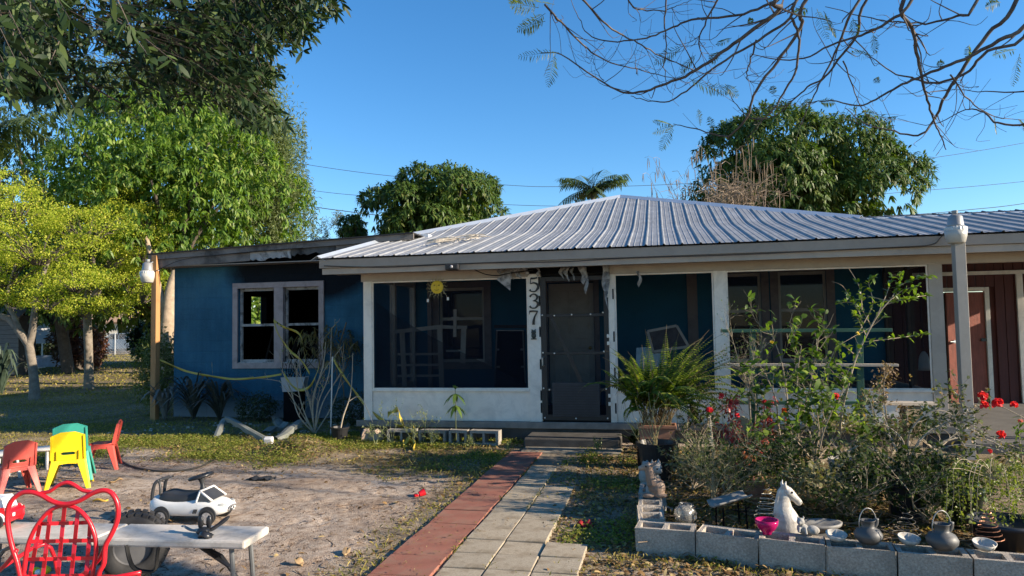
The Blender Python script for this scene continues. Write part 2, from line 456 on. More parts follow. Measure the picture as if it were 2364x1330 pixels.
# sand, crumbs and leaves trodden onto the walk
Pq = scatter(9000, (-1.4, 1.6), (4.0, 9.4), lambda x, y: (~off_walk(x, y)) * .55 * sstep(-.5, .6, noise2(x + 2, y, 4.)))
n = len(Pq); D, N = flat_dirs(n, .12); Pq[:, 2] += .046
o = leaves("walk_crumbs", Pq, D, N, RNG.uniform(.008, .05, n), RNG.uniform(.004, .016, n), m_dry, seg=1, bend=0, fold=.15)
struct(o, "crumbs and bits of leaf lying on the pavers", "stuff")
Pq = scatter(30000, (-1.4, 1.6), (4.0, 9.4), lambda x, y: (np.minimum(np.abs(house_uv(x, y)[0] - 2.793), np.minimum(np.abs(house_uv(x, y)[0] - 2.366), np.abs(house_uv(x, y)[0] - 3.105))) < .018) * sstep(-.2, .6, noise2(x + 7, y, 5.)) * (house_uv(x, y)[1] < -1))
n = len(Pq); D = nrm(np.stack([RNG.normal(0, .6, n), RNG.normal(0, .6, n), np.ones(n)], 1)); Pq[:, 2] += .025
o = leaves("joint_grass", Pq, D, rdir(n), RNG.uniform(.02, .05, n), RNG.uniform(.004, .009, n), m_grass, seg=1, bend=.2)
struct(o, "thin grass sprouting in the joints of the walk", "stuff")
# thin twigs
tw = MB(); tr = random.Random(3)
for k in range(420):
    x, y = tr.uniform(-5, 2.8), tr.uniform(4.1, 9.3); a = tr.uniform(0, 6.28); L = tr.uniform(.04, .22)
    z = gz((x, y)) + .006; pts = [(x + math.cos(a + j * .2) * L * j / 3, y + math.sin(a + j * .2) * L * j / 3, z + (.0 if j < 3 else tr.uniform(0, .02))) for j in range(4)]
    tw.tube(pts, tr.uniform(.0018, .004), 4)
struct(tw.build("twigs", mat("twig_bark", (.16, .11, .075), .9, .4, 20)), "thin fallen twigs strewn over the yard", "stuff")
# ================================================================== the house
house = thing("house", "blue stucco house with screened porch, metal roof and burnt windows", "house", HO, -HANG)
def soot_wall():
    m, nt, b = _nt("blue_stucco")
    n = _tex(nt, 1.4, 7, .6); c = _ramp(nt, n.outputs["Fac"], [(.25, (.019, .084, .138)), (.55, (.033, .128, .205)), (.75, (.052, .165, .24))]).outputs["Color"]
    n3 = _tex(nt, 48, 6, .7); c = _mix(nt, .8, c, _ramp(nt, n3.outputs['Fac'], [(.3, (.62, .64, .66)), (.7, (1.25, 1.22, 1.2))]).outputs['Color'], 'MULTIPLY')
    n4 = _tex(nt, 3.2, 6, .7); mp4 = nt.nodes.new('ShaderNodeMapping'); mp4.inputs['Scale'].default_value = (2.6, 1, .22); s4 = n4.inputs['Vector'].links[0].from_socket; nt.links.new(s4, mp4.inputs['Vector']); nt.links.new(mp4.outputs['Vector'], n4.inputs['Vector'])
    c = _mix(nt, .28, c, _ramp(nt, n4.outputs['Fac'], [(.36, (.55, .57, .6)), (.6, (1.1, 1.1, 1.1))]).outputs['Color'], 'MULTIPLY')
    tc = nt.nodes.new("ShaderNodeTexCoord"); sx = nt.nodes.new("ShaderNodeSeparateXYZ"); nt.links.new(tc.outputs["Object"], sx.inputs[0])
    def mnode(op, a, bb=None):
        q = nt.nodes.new("ShaderNodeMath"); q.operation = op
        for i, v in enumerate((a, bb)):
            if v is None: continue
            if isinstance(v, (int, float)): q.inputs[i].default_value = v
            else: nt.links.new(v, q.inputs[i])
        return q.outputs[0]
    # plume of soot over the burnt right hand window, smaller one over the other
    def plume(x0, w, z0, hgt, k):
        dx = mnode('DIVIDE', mnode('SUBTRACT', sx.outputs["X"], x0), w); dz = mnode('DIVIDE', mnode('SUBTRACT', sx.outputs["Z"], z0), hgt)
        r2 = mnode('ADD', mnode('MULTIPLY', dx, dx), mnode('MULTIPLY', dz, dz))
        return mnode('MULTIPLY', mnode('SUBTRACT', 1.0, mnode('MINIMUM', r2, 1.0)), k)
    p = mnode('MAXIMUM', plume(-1.75, 1.35, 2.95, .95, 2.6), plume(-2.9, .8, 2.65, .5, 1.3))
    n2 = _tex(nt, 4, 6, .7); p = mnode('MULTIPLY', p, mnode('ADD', mnode('MULTIPLY', n2.outputs["Fac"], .9), .5))
    p = mnode('MINIMUM', p, .97)
    c = _mix(nt, p, c, (.004, .005, .008))
    # splash of dirt at the foot
    f = mnode('MULTIPLY', mnode('SUBTRACT', .45, mnode('MINIMUM', sx.outputs["Z"], .45)), 1.5); c = _mix(nt, f, c, (.30, .32, .33))
    nt.links.new(c, b.inputs["Base Color"]); b.inputs["Roughness"].default_value = .85; b.inputs["Specular IOR Level"].default_value = .2
    bn = _tex(nt, 55, 8, .7); br = nt.nodes.new('ShaderNodeTexBrick'); mp = nt.nodes.new('ShaderNodeMapping'); mp.inputs['Rotation'].default_value = (R(90), 0, 0); nt.links.new(tc.outputs['Object'], mp.inputs['Vector']); nt.links.new(mp.outputs['Vector'], br.inputs['Vector'])
    br.inputs['Scale'].default_value = 1.0; br.inputs['Brick Width'].default_value = .40; br.inputs['Row Height'].default_value = .20; br.inputs['Mortar Size'].default_value = .012; br.inputs['Mortar Smooth'].default_value = .6
    hh = mnode('ADD', mnode('MULTIPLY', bn.outputs['Fac'], 1.0), mnode('MULTIPLY', br.outputs['Fac'], -.35)); _bump(nt, b, hh, .7, .014); return m
m_blue = soot_wall()
m_blue_in = mat("blue_porch_wall", (.022, .165, .27), .8, .15, 3, spec=.2, bump=.3, bscale=60)
m_trim = mat("beige_trim", (.43, .365, .30), .6, .08, 2, spec=.3, bump=.06, bscale=30, dirt=(.25, .22, .19), dscale=3, damt=.35)
m_fascia = mat("taupe_fascia", (.35, .295, .245), .6, .08, 2, spec=.3, bump=.05, bscale=25, dirt=(.22, .19, .16), dscale=2, damt=.4)
m_white = mat("white_paint", (.80, .72, .62), .55, .06, 3, spec=.35, bump=.08, bscale=22, dirt=(.50, .45, .39), dscale=4.5, damt=.5)
m_sootw = mat("sooty_white", (.40, .38, .36), .8, .3, 5, dirt=(.008, .008, .009), dscale=5, damt=1.0, bump=.2)
m_casing = mat("window_casing", (.37, .30, .28), .7, .1, 3, spec=.3, dirt=(.10, .09, .095), dscale=3, damt=.5, bump=.1)
m_char = mat("charred", (.006, .006, .007), .95, .5, 9, spec=.1, bump=.5, bscale=30)
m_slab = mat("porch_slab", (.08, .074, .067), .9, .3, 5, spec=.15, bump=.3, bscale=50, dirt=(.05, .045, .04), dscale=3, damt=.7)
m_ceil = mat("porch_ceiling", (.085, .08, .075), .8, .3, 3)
def metal_roof_mat():
    m, nt, b = _nt("galvalume"); n = _tex(nt, 2.2, 6, .6); n2 = _tex(nt, 9, 6, .65); mp = nt.nodes.new('ShaderNodeMapping'); mp.inputs['Scale'].default_value = (3.5, .35, 1); s_ = n2.inputs['Vector'].links[0].from_socket; nt.links.new(s_, mp.inputs['Vector']); nt.links.new(mp.outputs['Vector'], n2.inputs['Vector'])
    c = _ramp(nt, n.outputs["Fac"], [(.3, (.23, .237, .243)), (.7, (.325, .332, .338))]).outputs["Color"]
    c = _mix(nt, .6, c, _ramp(nt, n2.outputs["Fac"], [(.32, (.55, .53, .5)), (.62, (1.1, 1.1, 1.1))]).outputs["Color"], 'MULTIPLY')
    nt.links.new(c, b.inputs["Base Color"]); b.inputs["Metallic"].default_value = .2; b.inputs["Roughness"].default_value = .55
    return m
m_roof = metal_roof_mat()
m_cap = mat("ridge_cap_metal", (.50, .55, .60), .45, .08, 4, metal=.4)
m_screen = None
def screen_mat(name, op, c):
    m, nt, b = _nt(name); b.inputs["Base Color"].default_value = (*c, 1); b.inputs["Roughness"].default_value = .9; b.inputs["Specular IOR Level"].default_value = .0
    t = nt.nodes.new("ShaderNodeBsdfTransparent"); mx = nt.nodes.new("ShaderNodeMixShader"); mx.inputs[0].default_value = op
    nt.links.new(t.outputs[0], mx.inputs[1]); nt.links.new(b.outputs[0], mx.inputs[2]); nt.links.new(mx.outputs[0], nt.nodes["Material Output"].inputs["Surface"]); return m
m_screen = screen_mat("screen_mesh", .50, (.008, .010, .014))
m_screen1 = screen_mat("screen_mesh_dense", .62, (.008, .010, .016))  # more opaque mesh, set so the interior behind it reads darker
m_screen2 = screen_mat("screen_mesh_heavy", .5, (.022, .026, .036))
def glass_mat():
    m, nt, b = _nt("window_glass"); b.inputs["Base Color"].default_value = (.008, .010, .014, 1); b.inputs["Roughness"].default_value = .04; b.inputs["Specular IOR Level"].default_value = .6
    n = _tex(nt, 1.5, 2); _bump(nt, b, n.outputs["Fac"], .04, .02); return m
m_glass = glass_mat()
H = house
def hb(name, a, b, m, parent=None, bevel=.004): return MB().bb(a, b).build(name, m, parent or H, bevel=bevel)

# ---- burnt wing: wall with a two-light window
WX0, WX1, WV, WZ = -4.69, .55, 2.0, 2.95
OX0, OX1, OZ0, OZ1 = -3.36, -1.74, .99, 2.36        # opening
wl = MB()
wl.bb((WX0, WV, 0), (OX0, WV + .16, WZ)).bb((OX1, WV, 0), (0.02, WV + .16, WZ)).bb((OX0, WV, 0), (OX1, WV + .16, OZ0)).bb((OX0, WV, OZ1), (OX1, WV + .16, WZ))
wall = wl.build("wall", m_blue, H)
# room behind, black with soot, small rear window letting the garden show
rm = MB(); BV = 6.2
def HPu(x, y, u_):
    d = ray(x, y); t = (u_ - (CAM - HO).dot(EU)) / d.dot(EU); q = CAM + d * t - HO; return Vector((u_, q.dot(EV), q.z))
p0 = HPu(574, 684, WX0 + .07); p1 = HPu(609, 748, WX0 + .07)
rm.bb((WX0, BV, 0), (.0, BV + .14, WZ))
rm.bb((WX0 + .002, WV + .16, 0), (WX0 + .14, p0.y, WZ)).bb((WX0 + .002, p1.y, 0), (WX0 + .14, BV, WZ)).bb((WX0 + .002, p0.y, 0), (WX0 + .14, p1.y, p1.z)).bb((WX0 + .002, p0.y, p0.z), (WX0 + .14, p1.y, WZ)).bb((-.16, WV + .16, 0), (-.02, BV, WZ)).bb((WX0 + .14, WV + .16, .02), (-.16, BV, .2)).bb((WX0 + .14, WV + .16, 2.72), (-.16, BV, 2.9))
rm.build("charred_room", m_char, H)
side = MB().bb((WX0 - .012, WV + .002, 0), (WX0 - .001, p0.y, WZ)).bb((WX0 - .012, p1.y, 0), (WX0 - .001, BV, WZ)).build("side_wall", m_blue, H)
hang = MB()
r_ = random.Random(5)
for k in range(26):
    x = r_.uniform(-3.3, -1.8); z = r_.uniform(1.0, 1.35) if k % 3 else r_.uniform(2.0, 2.3); y = r_.uniform(2.6, 4.8)
    if z < 1.5: MB().beam((x, y, z - .35), (x + r_.uniform(-.4, .4), y + .3, z + r_.uniform(0, .3)), r_.uniform(.02, .09), .02).build("burnt_timber", mat("burnt_timber", (.03, .026, .024), .95, .6, 6), H)
pass
# window casing and sashes
win = MB().bb((OX0 - .10, WV - .035, OZ1), (OX1 + .10, WV + .0, OZ1 + .10)).bb((OX0 - .10, WV - .035, OZ0 - .10), (OX1 + .10, WV, OZ0)).bb((OX0 - .10, WV - .033, OZ0), (OX0, WV, OZ1)).bb((OX1, WV - .033, OZ0), (OX1 + .10, WV, OZ1)).bb((-2.62, WV - .032, OZ0), (-2.44, WV + .05, OZ1)).build("window", m_casing, H, bevel=.003)
for (a, b) in ((OX0, -2.62), (-2.44, OX1)):
    s = MB(); w = .045
    s.bb((a, WV + .06, OZ0), (a + w, WV + .10, OZ1)).bb((b - w, WV + .06, OZ0), (b, WV + .10, OZ1)).bb((a + w, WV + .061, OZ0), (b - w, WV + .099, OZ0 + .06)).bb((a + w, WV + .061, OZ1 - .05), (b - w, WV + .099, OZ1)).bb((a + w, WV + .055, 1.66), (b - w, WV + .09, 1.705))
    s.build("sash", m_sootw, win)
sl = MB().bb((OX0 + .02, WV - .028, OZ0 - .002), (OX1 - .02, WV + .12, OZ0 + .014)).build("sill", m_sootw, win)
# fascia of the wing, boards partly burnt away
FV = WV - .40
def wing_fz(u): return 3.00 + (u + 4.93) / 4.31 * .145
fb = MB()
for (u0, u1, d0, d1) in ((-4.95, .2, -.085, .012),):
    fb.add([(u0, FV, wing_fz(u0) + d0), (u1, FV, wing_fz(u1) + d0), (u1, FV, wing_fz(u1) + d1), (u0, FV, wing_fz(u0) + d1), (u0, FV + .03, wing_fz(u0) + d0), (u1, FV + .03, wing_fz(u1) + d0), (u1, FV + .03, wing_fz(u1) + d1), (u0, FV + .03, wing_fz(u0) + d1)], [(0, 1, 2, 3), (5, 4, 7, 6), (3, 2, 6, 7), (1, 0, 4, 5), (0, 3, 7, 4), (1, 5, 6, 2)])
m_sootf = mat("sooty_taupe", (.20, .172, .15), .75, .2, 2, dirt=(.025, .023, .022), dscale=1.6, damt=.9, bump=.15)
fb.build("fascia_board", m_sootf, H)
def slanted(u0, u1, dz0, dz1, v0, v1, m, name, burn=False):
    b = MB(); n = 14; top = []; bot = []; rr = random.Random(int(u0 * 100))
    for i in range(n + 1):
        u = lerp(u0, u1, i / n); j = rr.uniform(-.02, .035) if burn else 0
        top.append((u, wing_fz(u) + dz1)); bot.append((u, wing_fz(u) + dz0 + j))
    b.prism(bot + top[::-1], abs(v1 - v0), Matrix.Translation((0, (v0 + v1) / 2, 0)))
    return b.build(name, m, H)
slanted(-4.88, -2.9, -.235, -.088, FV + .035, FV + .06, m_sootf, "fascia_board")
slanted(-2.895, -2.1, -.235, -.088, FV + .035, FV + .06, m_sootw, "fascia_board", True)
slanted(-2.09, -1.25, -.20, -.088, FV + .035, FV + .06, mat("burnt_board", (.09, .085, .08), .9, .5, 6, dirt=(.01, .01, .012), dscale=4, damt=1.), "fascia_board", True)
slanted(-1.24, .2, -.235, -.088, FV + .035, FV + .06, m_sootf, "fascia_board", True)
slanted(-4.96, .2, .012, .034, FV - .03, FV + 3.2, mat("roof_edge_felt", (.03, .03, .032), .95, .3, 8), "drip_edge")
MB().bb((-4.88, FV + .06, 2.785), (.2, WV - .001, 2.80)).build("soffit", m_fascia, H)
MB().bb((-4.95, FV + .03, 2.80), (-4.88, BV + .3, 3.0)).build("fascia_board", m_fascia, H)
wr = MB().add([(-4.96, FV + 3.2, 3.03), (.2, FV + 3.2, 3.19), (.2, BV + .4, 3.10), (-4.96, BV + .4, 2.97), (-4.96, FV + 3.2, 2.98), (.2, FV + 3.2, 3.12), (.2, BV + .4, 3.04), (-4.96, BV + .4, 2.92)], [(0, 1, 2, 3), (7, 6, 5, 4), (0, 4, 5, 1), (2, 6, 7, 3), (0, 3, 7, 4), (1, 5, 6, 2)])
wr.build("flat_roof", mat("roof_edge_felt", (.03,) * 3), H)
MB().bb((-.75, FV + .5, 3.16), (.3, FV + .9, 3.23)).build("flashing", mat("pale_flashing", (.72, .72, .72), .5, .05), H)
wire = [HP(345, 634, FV - .06), HP(380, 616, FV - .04), HP(430, 598, FV - .03), HP(560, 583, FV - .02), HP(700, 572, FV - .02)]
MB().tube(ss(wire, 5), .006, 5).build("cable", mat("black_cable", (.015,) * 3, .6), H)

# ---- porch: slab, step, low white wall, posts, beam
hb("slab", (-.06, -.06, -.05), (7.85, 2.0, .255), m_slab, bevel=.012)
hb("slab_edge", (-.10, -.10, .17), (7.88, -.061, .262), mat("slab_edge_concrete", (.20, .185, .165), .9, .3, 7, bump=.3), bevel=.01)
hb("step", (2.48, -.66, -.02), (3.72, -.105, .13), m_slab, bevel=.02)
posts = [(0, .13), (2.46, 2.635), (3.575, 3.66), (4.97, 5.13), (7.57, 7.73)]
for (a, b) in posts:
    hb("post", (a, -.045, .257), (b, .045, 2.31), m_white if a < 7 else m_trim)
for (a, b) in ((.13, 2.46), (3.66, 4.97), (5.13, 7.57)):
    hb("kick_panel", (a + .001, -.022, .257), (b - .001, .022, .672), m_white)
    hb("sill", (a + .001, -.05, .672), (b - .001, .05, .705), m_white)
    st = MB()
    st.bb((a + .002, -.030, .706), (a + .022, -.018, 2.27)).bb((b - .022, -.030, .706), (b - .002, -.018, 2.27)).bb((a + .022, -.030, 2.25), (b - .022, -.018, 2.27)).bb((a + .022, -.030, .706), (b - .022, -.018, .722))
    sc = st.build("screen_frame", m_white, H)
    MB().add([(a + .02, -.010, .70), (b - .02, -.010, .70), (b - .02, -.010, 2.27), (a + .02, -.010, 2.27)], [(0, 1, 2, 3)]).build("mesh", m_screen1 if a < 1 else m_screen, sc)
# fallen second layer of screen in the first bay
g = []
for i in range(9):
    t = i / 8; rowp = []
    for j in range(9):
        s = j / 8; u = lerp(.16, 2.40, s); top = lerp(1.98, .78, s ** .85); rowp.append((u, .03 + .05 * math.sin(3.1 * s) * t + .02 * math.sin(9 * s + t), lerp(.72, top, t)))
    g.append(rowp)
MB().sheet(g).build("sagging_screen", m_screen2, H, smooth=True)
hb("header_beam", (-.03, -.055, 2.272), (2.46, .055, 2.39), m_trim)
hb("header_beam", (3.575, -.055, 2.272), (12.2, .055, 2.39), m_trim)
hb("header_beam", (2.4601, -.045, 2.312), (3.5749, .045, 2.39), m_char)
# side of the porch
for vv in (1.0, 1.93): hb("post", (.0, vv, .257), (.09, vv + .07, 2.39), m_white)
hb("kick_panel", (.02, .05, .257), (.06, 1.0, .672), m_white); hb("kick_panel", (.02, 1.07, .257), (.06, 1.93, .672), m_white)
sc = hb("screen_frame", (.02, .046, 2.28), (.06, 1.93, 2.39), m_white)
MB().add([(.04, .05, .67), (.04, 1.93, .67), (.04, 1.93, 2.28), (.04, .05, 2.28)], [(0, 1, 2, 3)]).build("mesh", m_screen, sc)
# end of the porch towards the carport
for vv in (.95, 1.93): hb("post", (7.62, vv, .257), (7.71, vv + .07, 2.39), mat("brown_post", (.10, .07, .05), .7))
hb("kick_panel", (7.64, .05, .257), (7.68, .95, .672), m_white); hb("kick_panel", (7.64, 1.02, .257), (7.68, 1.93, .672), m_white)
sc = hb("screen_frame", (7.64, .046, 2.28), (7.68, 1.93, 2.39), m_trim)
MB().add([(7.66, .05, .67), (7.66, 1.93, .67), (7.66, 1.93, 2.28), (7.66, .05, 2.28)], [(0, 1, 2, 3)]).build("mesh", m_screen, sc)
# ceiling
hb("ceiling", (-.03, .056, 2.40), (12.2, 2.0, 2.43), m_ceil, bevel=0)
# fascia: gutter board and lower frieze board
hb("fascia_board", (-.47, -.50, 2.455), (12.2, -.47, 2.575), m_fascia, bevel=.003)
hb("frieze_board", (-.44, -.465, 2.365), (12.2, -.44, 2.452), m_trim, bevel=.003)
hb("soffit", (-.44, -.44, 2.392), (12.2, .056, 2.40), m_trim, bevel=0)
hb("fascia_board", (-.47, -.469, 2.455), (-.445, 2.0, 2.60), m_fascia, bevel=.003)
cp = [HP(x, y, -.52) for x, y in ((748, 614), (880, 617), (1000, 612), (1120, 607), (1300, 604), (1440, 596), (1700, 588), (1930, 577), (2080, 570), (2150, 565), (2172, 548), (2192, 520), (2203, 512))]
MB().tube(ss(cp, 4), .007, 5).build("cable", _M["black_cable"], H)
# black twin floodlight on the frieze
fl = MB().box((0, -.06, 0), (.19, .09, .085)).build("floodlight", mat("black_plastic", (.02, .02, .022), .4, .2), H, bevel=.02)
q = HP(1047, 618, -.47); fl.location = (q.x, q.y, q.z)
MB().sphere((0, -.105, .005), .022).build("lens", mat("dull_lens", (.25, .25, .27), .2), fl, smooth=True)

# ---- inside the porch: house wall with windows and white panel door
def opening_wall(x0, x1, z0, z1, v, holes, m, name, th=.14):
    b = MB(); xs = sorted({x0, x1, *[h[0] for h in holes], *[h[1] for h in holes]})
    for a, c in zip(xs[:-1], xs[1:]):
        zz = z0
        for h in sorted([h for h in holes if h[0] <= a + 1e-6 and h[1] >= c - 1e-6], key=lambda h: h[2]):
            if h[2] > zz: b.bb((a, v, zz), (c, v + th, h[2]))
            zz = h[3]
        if zz < z1: b.bb((a, v, zz), (c, v + th, z1))
    return b.build(name, m, H)
PV = 2.0
inw = [(.52, 1.32, .98, 2.26), (5.28, 5.84, .95, 2.36), (6.10, 6.81, .95, 2.36)]
drh = (2.42, 3.20, .26, 2.30)
opening_wall(.02, 7.73, .0, 2.95, PV, inw + [drh], m_blue_in, "wall")
for (a, b, z0, z1) in inw:
    w = MB().bb((a - .12, PV - .03, z1), (b + .12, PV, z1 + .10)).bb((a - .12, PV - .028, z0 - .12), (b + .12, PV, z0)).bb((a - .12, PV - .026, z0), (a, PV, z1)).bb((b, PV - .026, z0), (b + .12, PV, z1)).build("window", m_casing, H, bevel=.003)
    s = MB(); zm = (z0 + z1) / 2 + .08
    s.bb((a, PV + .03, z0), (a + .04, PV + .07, z1)).bb((b - .04, PV + .03, z0), (b, PV + .07, z1)).bb((a + .04, PV + .03, zm), (b - .04, PV + .07, zm + .05)).bb((a + .04, PV + .031, z0), (b - .04, PV + .069, z0 + .05)).bb((a + .04, PV + .031, z1 - .05), (b - .04, PV + .069, z1))
    s.build("sash", m_white, w)
    for (za, zb) in ((z0 + .05, zm), (zm + .05, z1 - .05)):
        MB().bb((a + .04, PV + .045, za), (b - .04, PV + .052, zb)).build("pane", m_glass, w)
hb("corner_board", (.33, PV - .10, .26), (.40, PV - .03, 2.39), m_casing)
hb("corner_board", (4.70, PV - .03, .26), (4.86, PV, 2.39), m_casing)
dr = hb("door", (2.43, PV + .03, .28), (3.19, PV + .07, 2.28), m_white)
for (a, b, z0, z1) in ((2.52, 2.77, 1.35, 2.15), (2.85, 3.10, 1.35, 2.15), (2.52, 2.77, .42, 1.2), (2.85, 3.10, .42, 1.2)):
    MB().bb((a, PV + .018, z0), (b, PV + .031, z1)).build("door_panel", m_white, dr, bevel=.008)
MB().bb((2.34, PV - .02, .26), (2.42, PV + .03, 2.38)).bb((3.20, PV - .02, .26), (3.28, PV + .03, 2.38)).bb((2.42, PV - .02, 2.30), (3.20, PV + .03, 2.38)).build("door_frame", m_casing, H)
MB().sphere((3.12, PV - .01, 1.2), .03).build("door_knob", mat("brass", (.45, .33, .12), .35, metal=.8), dr, smooth=True)

# ---- screen door, dark aluminium, with lever handle and hinge leaves
m_alu = mat("dark_aluminium", (.035, .032, .03), .5, .2, 5, metal=.3)
sd_ = MB(); a, b, z0, z1 = 2.64, 3.57, .28, 2.26; y0, y1 = -.05, -.018
sd_.bb((a, y0, z0), (a + .075, y1, z1)).bb((b - .06, y0, z0), (b, y1, z1)).bb((a + .075, y0, z1 - .06), (b - .06, y1, z1)).bb((a + .075, y0, z0), (b - .06, y1, z0 + .08))
for z in (1.72, 1.20, .70): sd_.bb((a + .075, y0 + .002, z - .02), (b - .06, y1 - .002, z + .02))
sdo = sd_.build("screen_door", m_alu, H, bevel=.003)
MB().beam((2.78, y0 + .006, 1.70), (3.20, y0 + .006, .76), .05, .012, up=(0, 1, 0)).build("diagonal_brace", m_alu, sdo)
MB().add([(a + .07, -.03, z0 + .05), (b - .05, -.03, z0 + .05), (b - .05, -.03, z1 - .03), (a + .07, -.03, z1 - .03)], [(0, 1, 2, 3)]).build("mesh", m_screen1, sdo)
kp = MB().bb((2.78, -.062, .335), (3.43, -.052, .80)).build("kick_grille", mat("grille_metal", (.045, .045, .05), .6, .2, metal=.2), sdo, bevel=.004)
gr = MB()
for i in range(12): gr.bb((2.80, -.066, .36 + i * .035), (3.41, -.061, .368 + i * .035))
gr.build("grille_bars", m_alu, kp)
for x, z in [(2.66, 1.73), (2.83, 1.72), (3.07, 1.73), (3.33, 1.73), (3.50, 1.75), (2.66, 1.21), (2.82, 1.20), (3.50, 1.22), (2.66, .72), (2.74, .70), (3.52, .71), (2.67, .315), (3.10, .31), (3.53, .315)]:
    MB().sphere((x, -.056, z), .012, 6).build("screw_cap", m_white, sdo, smooth=True)
MB().tube([(2.665, -.055, 1.03), (2.66, -.10, 1.04), (2.66, -.105, 1.13), (2.665, -.055, 1.15)], .011, 6).build("handle", mat("worn_chrome", (.5, .5, .48), .35, metal=.7), sdo)
for z in (1.98, 1.43, 1.33, .62, .51): hb("hinge", (3.545, -.062, z - .025), (3.585, -.0501, z + .025), m_white)
tape = mat("black_felt_tape", (.012,) * 3, .9)
for z in (2.20, 1.93, 1.50, 1.05, .62, .45): hb("felt_strip", (2.612, -.0485, z - .07), (2.634, -.0452, z + .07), tape, bevel=0)
for z in (2.0, 1.42, .93, .45): hb("felt_strip", (3.632, -.0485, z - .07), (3.652, -.0452, z + .07), tape, bevel=0)

# ---- house number 5 3 7 in bold serif figures and the owl plaque
def strokes(name, lst, x, z, h, m, parent):
    b = MB()
    for pts, wd in lst:
        pts = ss([(p[0], 0, p[1]) for p in pts], 6); k = len(pts); wl_ = []
        for i in range(k):
            t = i / (k - 1) * (len(wd) - 1); j = min(int(t), len(wd) - 2); wl_.append(.82 * lerp(wd[j], wd[j + 1], t - j))
        up, dn = [], []
        for i in range(k):
            d = (pts[min(i + 1, k - 1)] - pts[max(i - 1, 0)]).normalized(); nn = Vector((-d.z, 0, d.x))
            up.append(pts[i] + nn * wl_[i] / 2); dn.append(pts[i] - nn * wl_[i] / 2)
        vs = up + dn; vs = vs + [v + Vector((0, .06, 0)) for v in vs]
        fs = [(i, i + 1, k + i + 1, k + i) for i in range(k - 1)] + [(i, 2 * k + i, 2 * k + i + 1, i + 1) for i in range(k - 1)] + [(k + i, k + i + 1, 3 * k + i + 1, 3 * k + i) for i in range(k - 1)]
        b.add(vs, fs)
    o = b.build(name, m, parent); o.scale = (h, h * .35, h); o.location = (x, -.066, z); return o
m_num = mat("black_number", (.008, .008, .009), .35)
strokes("number_five", [([(-.20, .93), (.05, .93), (.27, .98)], [.17, .15, .13]), ([(-.20, .97), (-.21, .75), (-.23, .55)], [.07, .07, .06]), ([(-.23, .56), (.02, .63), (.27, .50), (.30, .28), (.10, .05), (-.16, .05), (-.28, .17)], [.06, .12, .19, .22, .12, .09, .19])], 2.548, 2.055, .205, m_num, H)
strokes("number_three", [([(-.26, .80), (-.12, .96), (.08, .97), (.24, .82), (.17, .60), (-.06, .53)], [.18, .09, .12, .20, .14, .05]), ([(-.06, .53), (.18, .48), (.29, .28), (.12, .05), (-.14, .04), (-.28, .17)], [.05, .14, .22, .13, .09, .19])], 2.545, 1.825, .205, m_num, H)
strokes("number_seven", [([(-.27, .93), (.0, .95), (.30, .93)], [.17, .13, .10]), ([(-.27, .98), (-.28, .85), (-.29, .72)], [.06, .06, .03]), ([(.28, .92), (.10, .62), (.0, .30), (-.02, .02)], [.07, .13, .20, .22])], 2.54, 1.595, .205, m_num, H)
ow = MB().sphere((0, 0, .055), .034, 10, (1, .35, 1.25)).sphere((0, -.004, .10), .032, 10, (1.05, .4, .9)).prism([(-.030, .112), (-.026, .148), (-.006, .122)], .012).prism([(.030, .112), (.026, .148), (.006, .122)], .012).box((0, 0, .008), (.075, .016, .014)).tube([(-.012, 0, .012), (-.012, 0, -.0)], .006, 5).tube([(.012, 0, .012), (.012, 0, 0)], .006, 5)
owl = ow.build("owl_plaque", mat("owl_bronze", (.035, .04, .035), .5, .8, 40), H, smooth=True); owl.location = (2.535, -.058, 1.395)

# ---- scorched shreds of soffit and plastic hanging over the door
m_shred = mat("scorched_vinyl", (.34, .335, .33), .6, .35, 12, dirt=(.03, .03, .035), dscale=9, damt=.9)
rr = random.Random(11)
def shred(u, w, z0, L, v=-.12, dark=False):
    n = 7; g = []
    for i in range(n):
        t = i / (n - 1); row_ = []
        for j in range(4):
            s = j / 3 - .5; row_.append((u + s * w * (1 - .55 * t) + .02 * math.sin(6 * t + u * 9), v + .025 * math.sin(7 * t + 3 * s + u * 5), z0 - L * t * (1 + .25 * s)))
        g.append(row_)
    MB().sheet(g).build("melted_strip", m_shred, H, smooth=True, solid=.003)
for (x, w, z0, L) in ((1155, .12, 2.42, .10), (1195, .14, 2.40, .14), (1215, .08, 2.4, .10), (1242, .05, 2.40, .12), (1297, .07, 2.39, .16), (1308, .08, 2.39, .19), (1322, .05, 2.38, .17), (1345, .10, 2.40, .24), (1352, .06, 2.38, .34), (1396, .09, 2.40, .40), (1400, .06, 2.3, .50), (1475, .05, 2.30, .20), (1180, .07, 2.38, .13)):
    shred(HP(x, 630, -.12).x, w, z0, L)
q = HP(1180, 622, -.13); q2 = HP(1146, 645, -.13); q3 = HP(1178, 671, -.13)
MB().add([q, q2, q3, HP(1167, 625, -.12)], [(0, 3, 1), (0, 1, 2)]).build("torn_plastic_sheet", m_shred, H, solid=.003)
sag = [HP(x, y, -.2) for x, y in ((1095, 622), (1120, 633), (1150, 636), (1180, 630), (1230, 624))]
MB().tube(ss(sag), .008, 5).build("hanging_wire", _M["black_cable"], H)

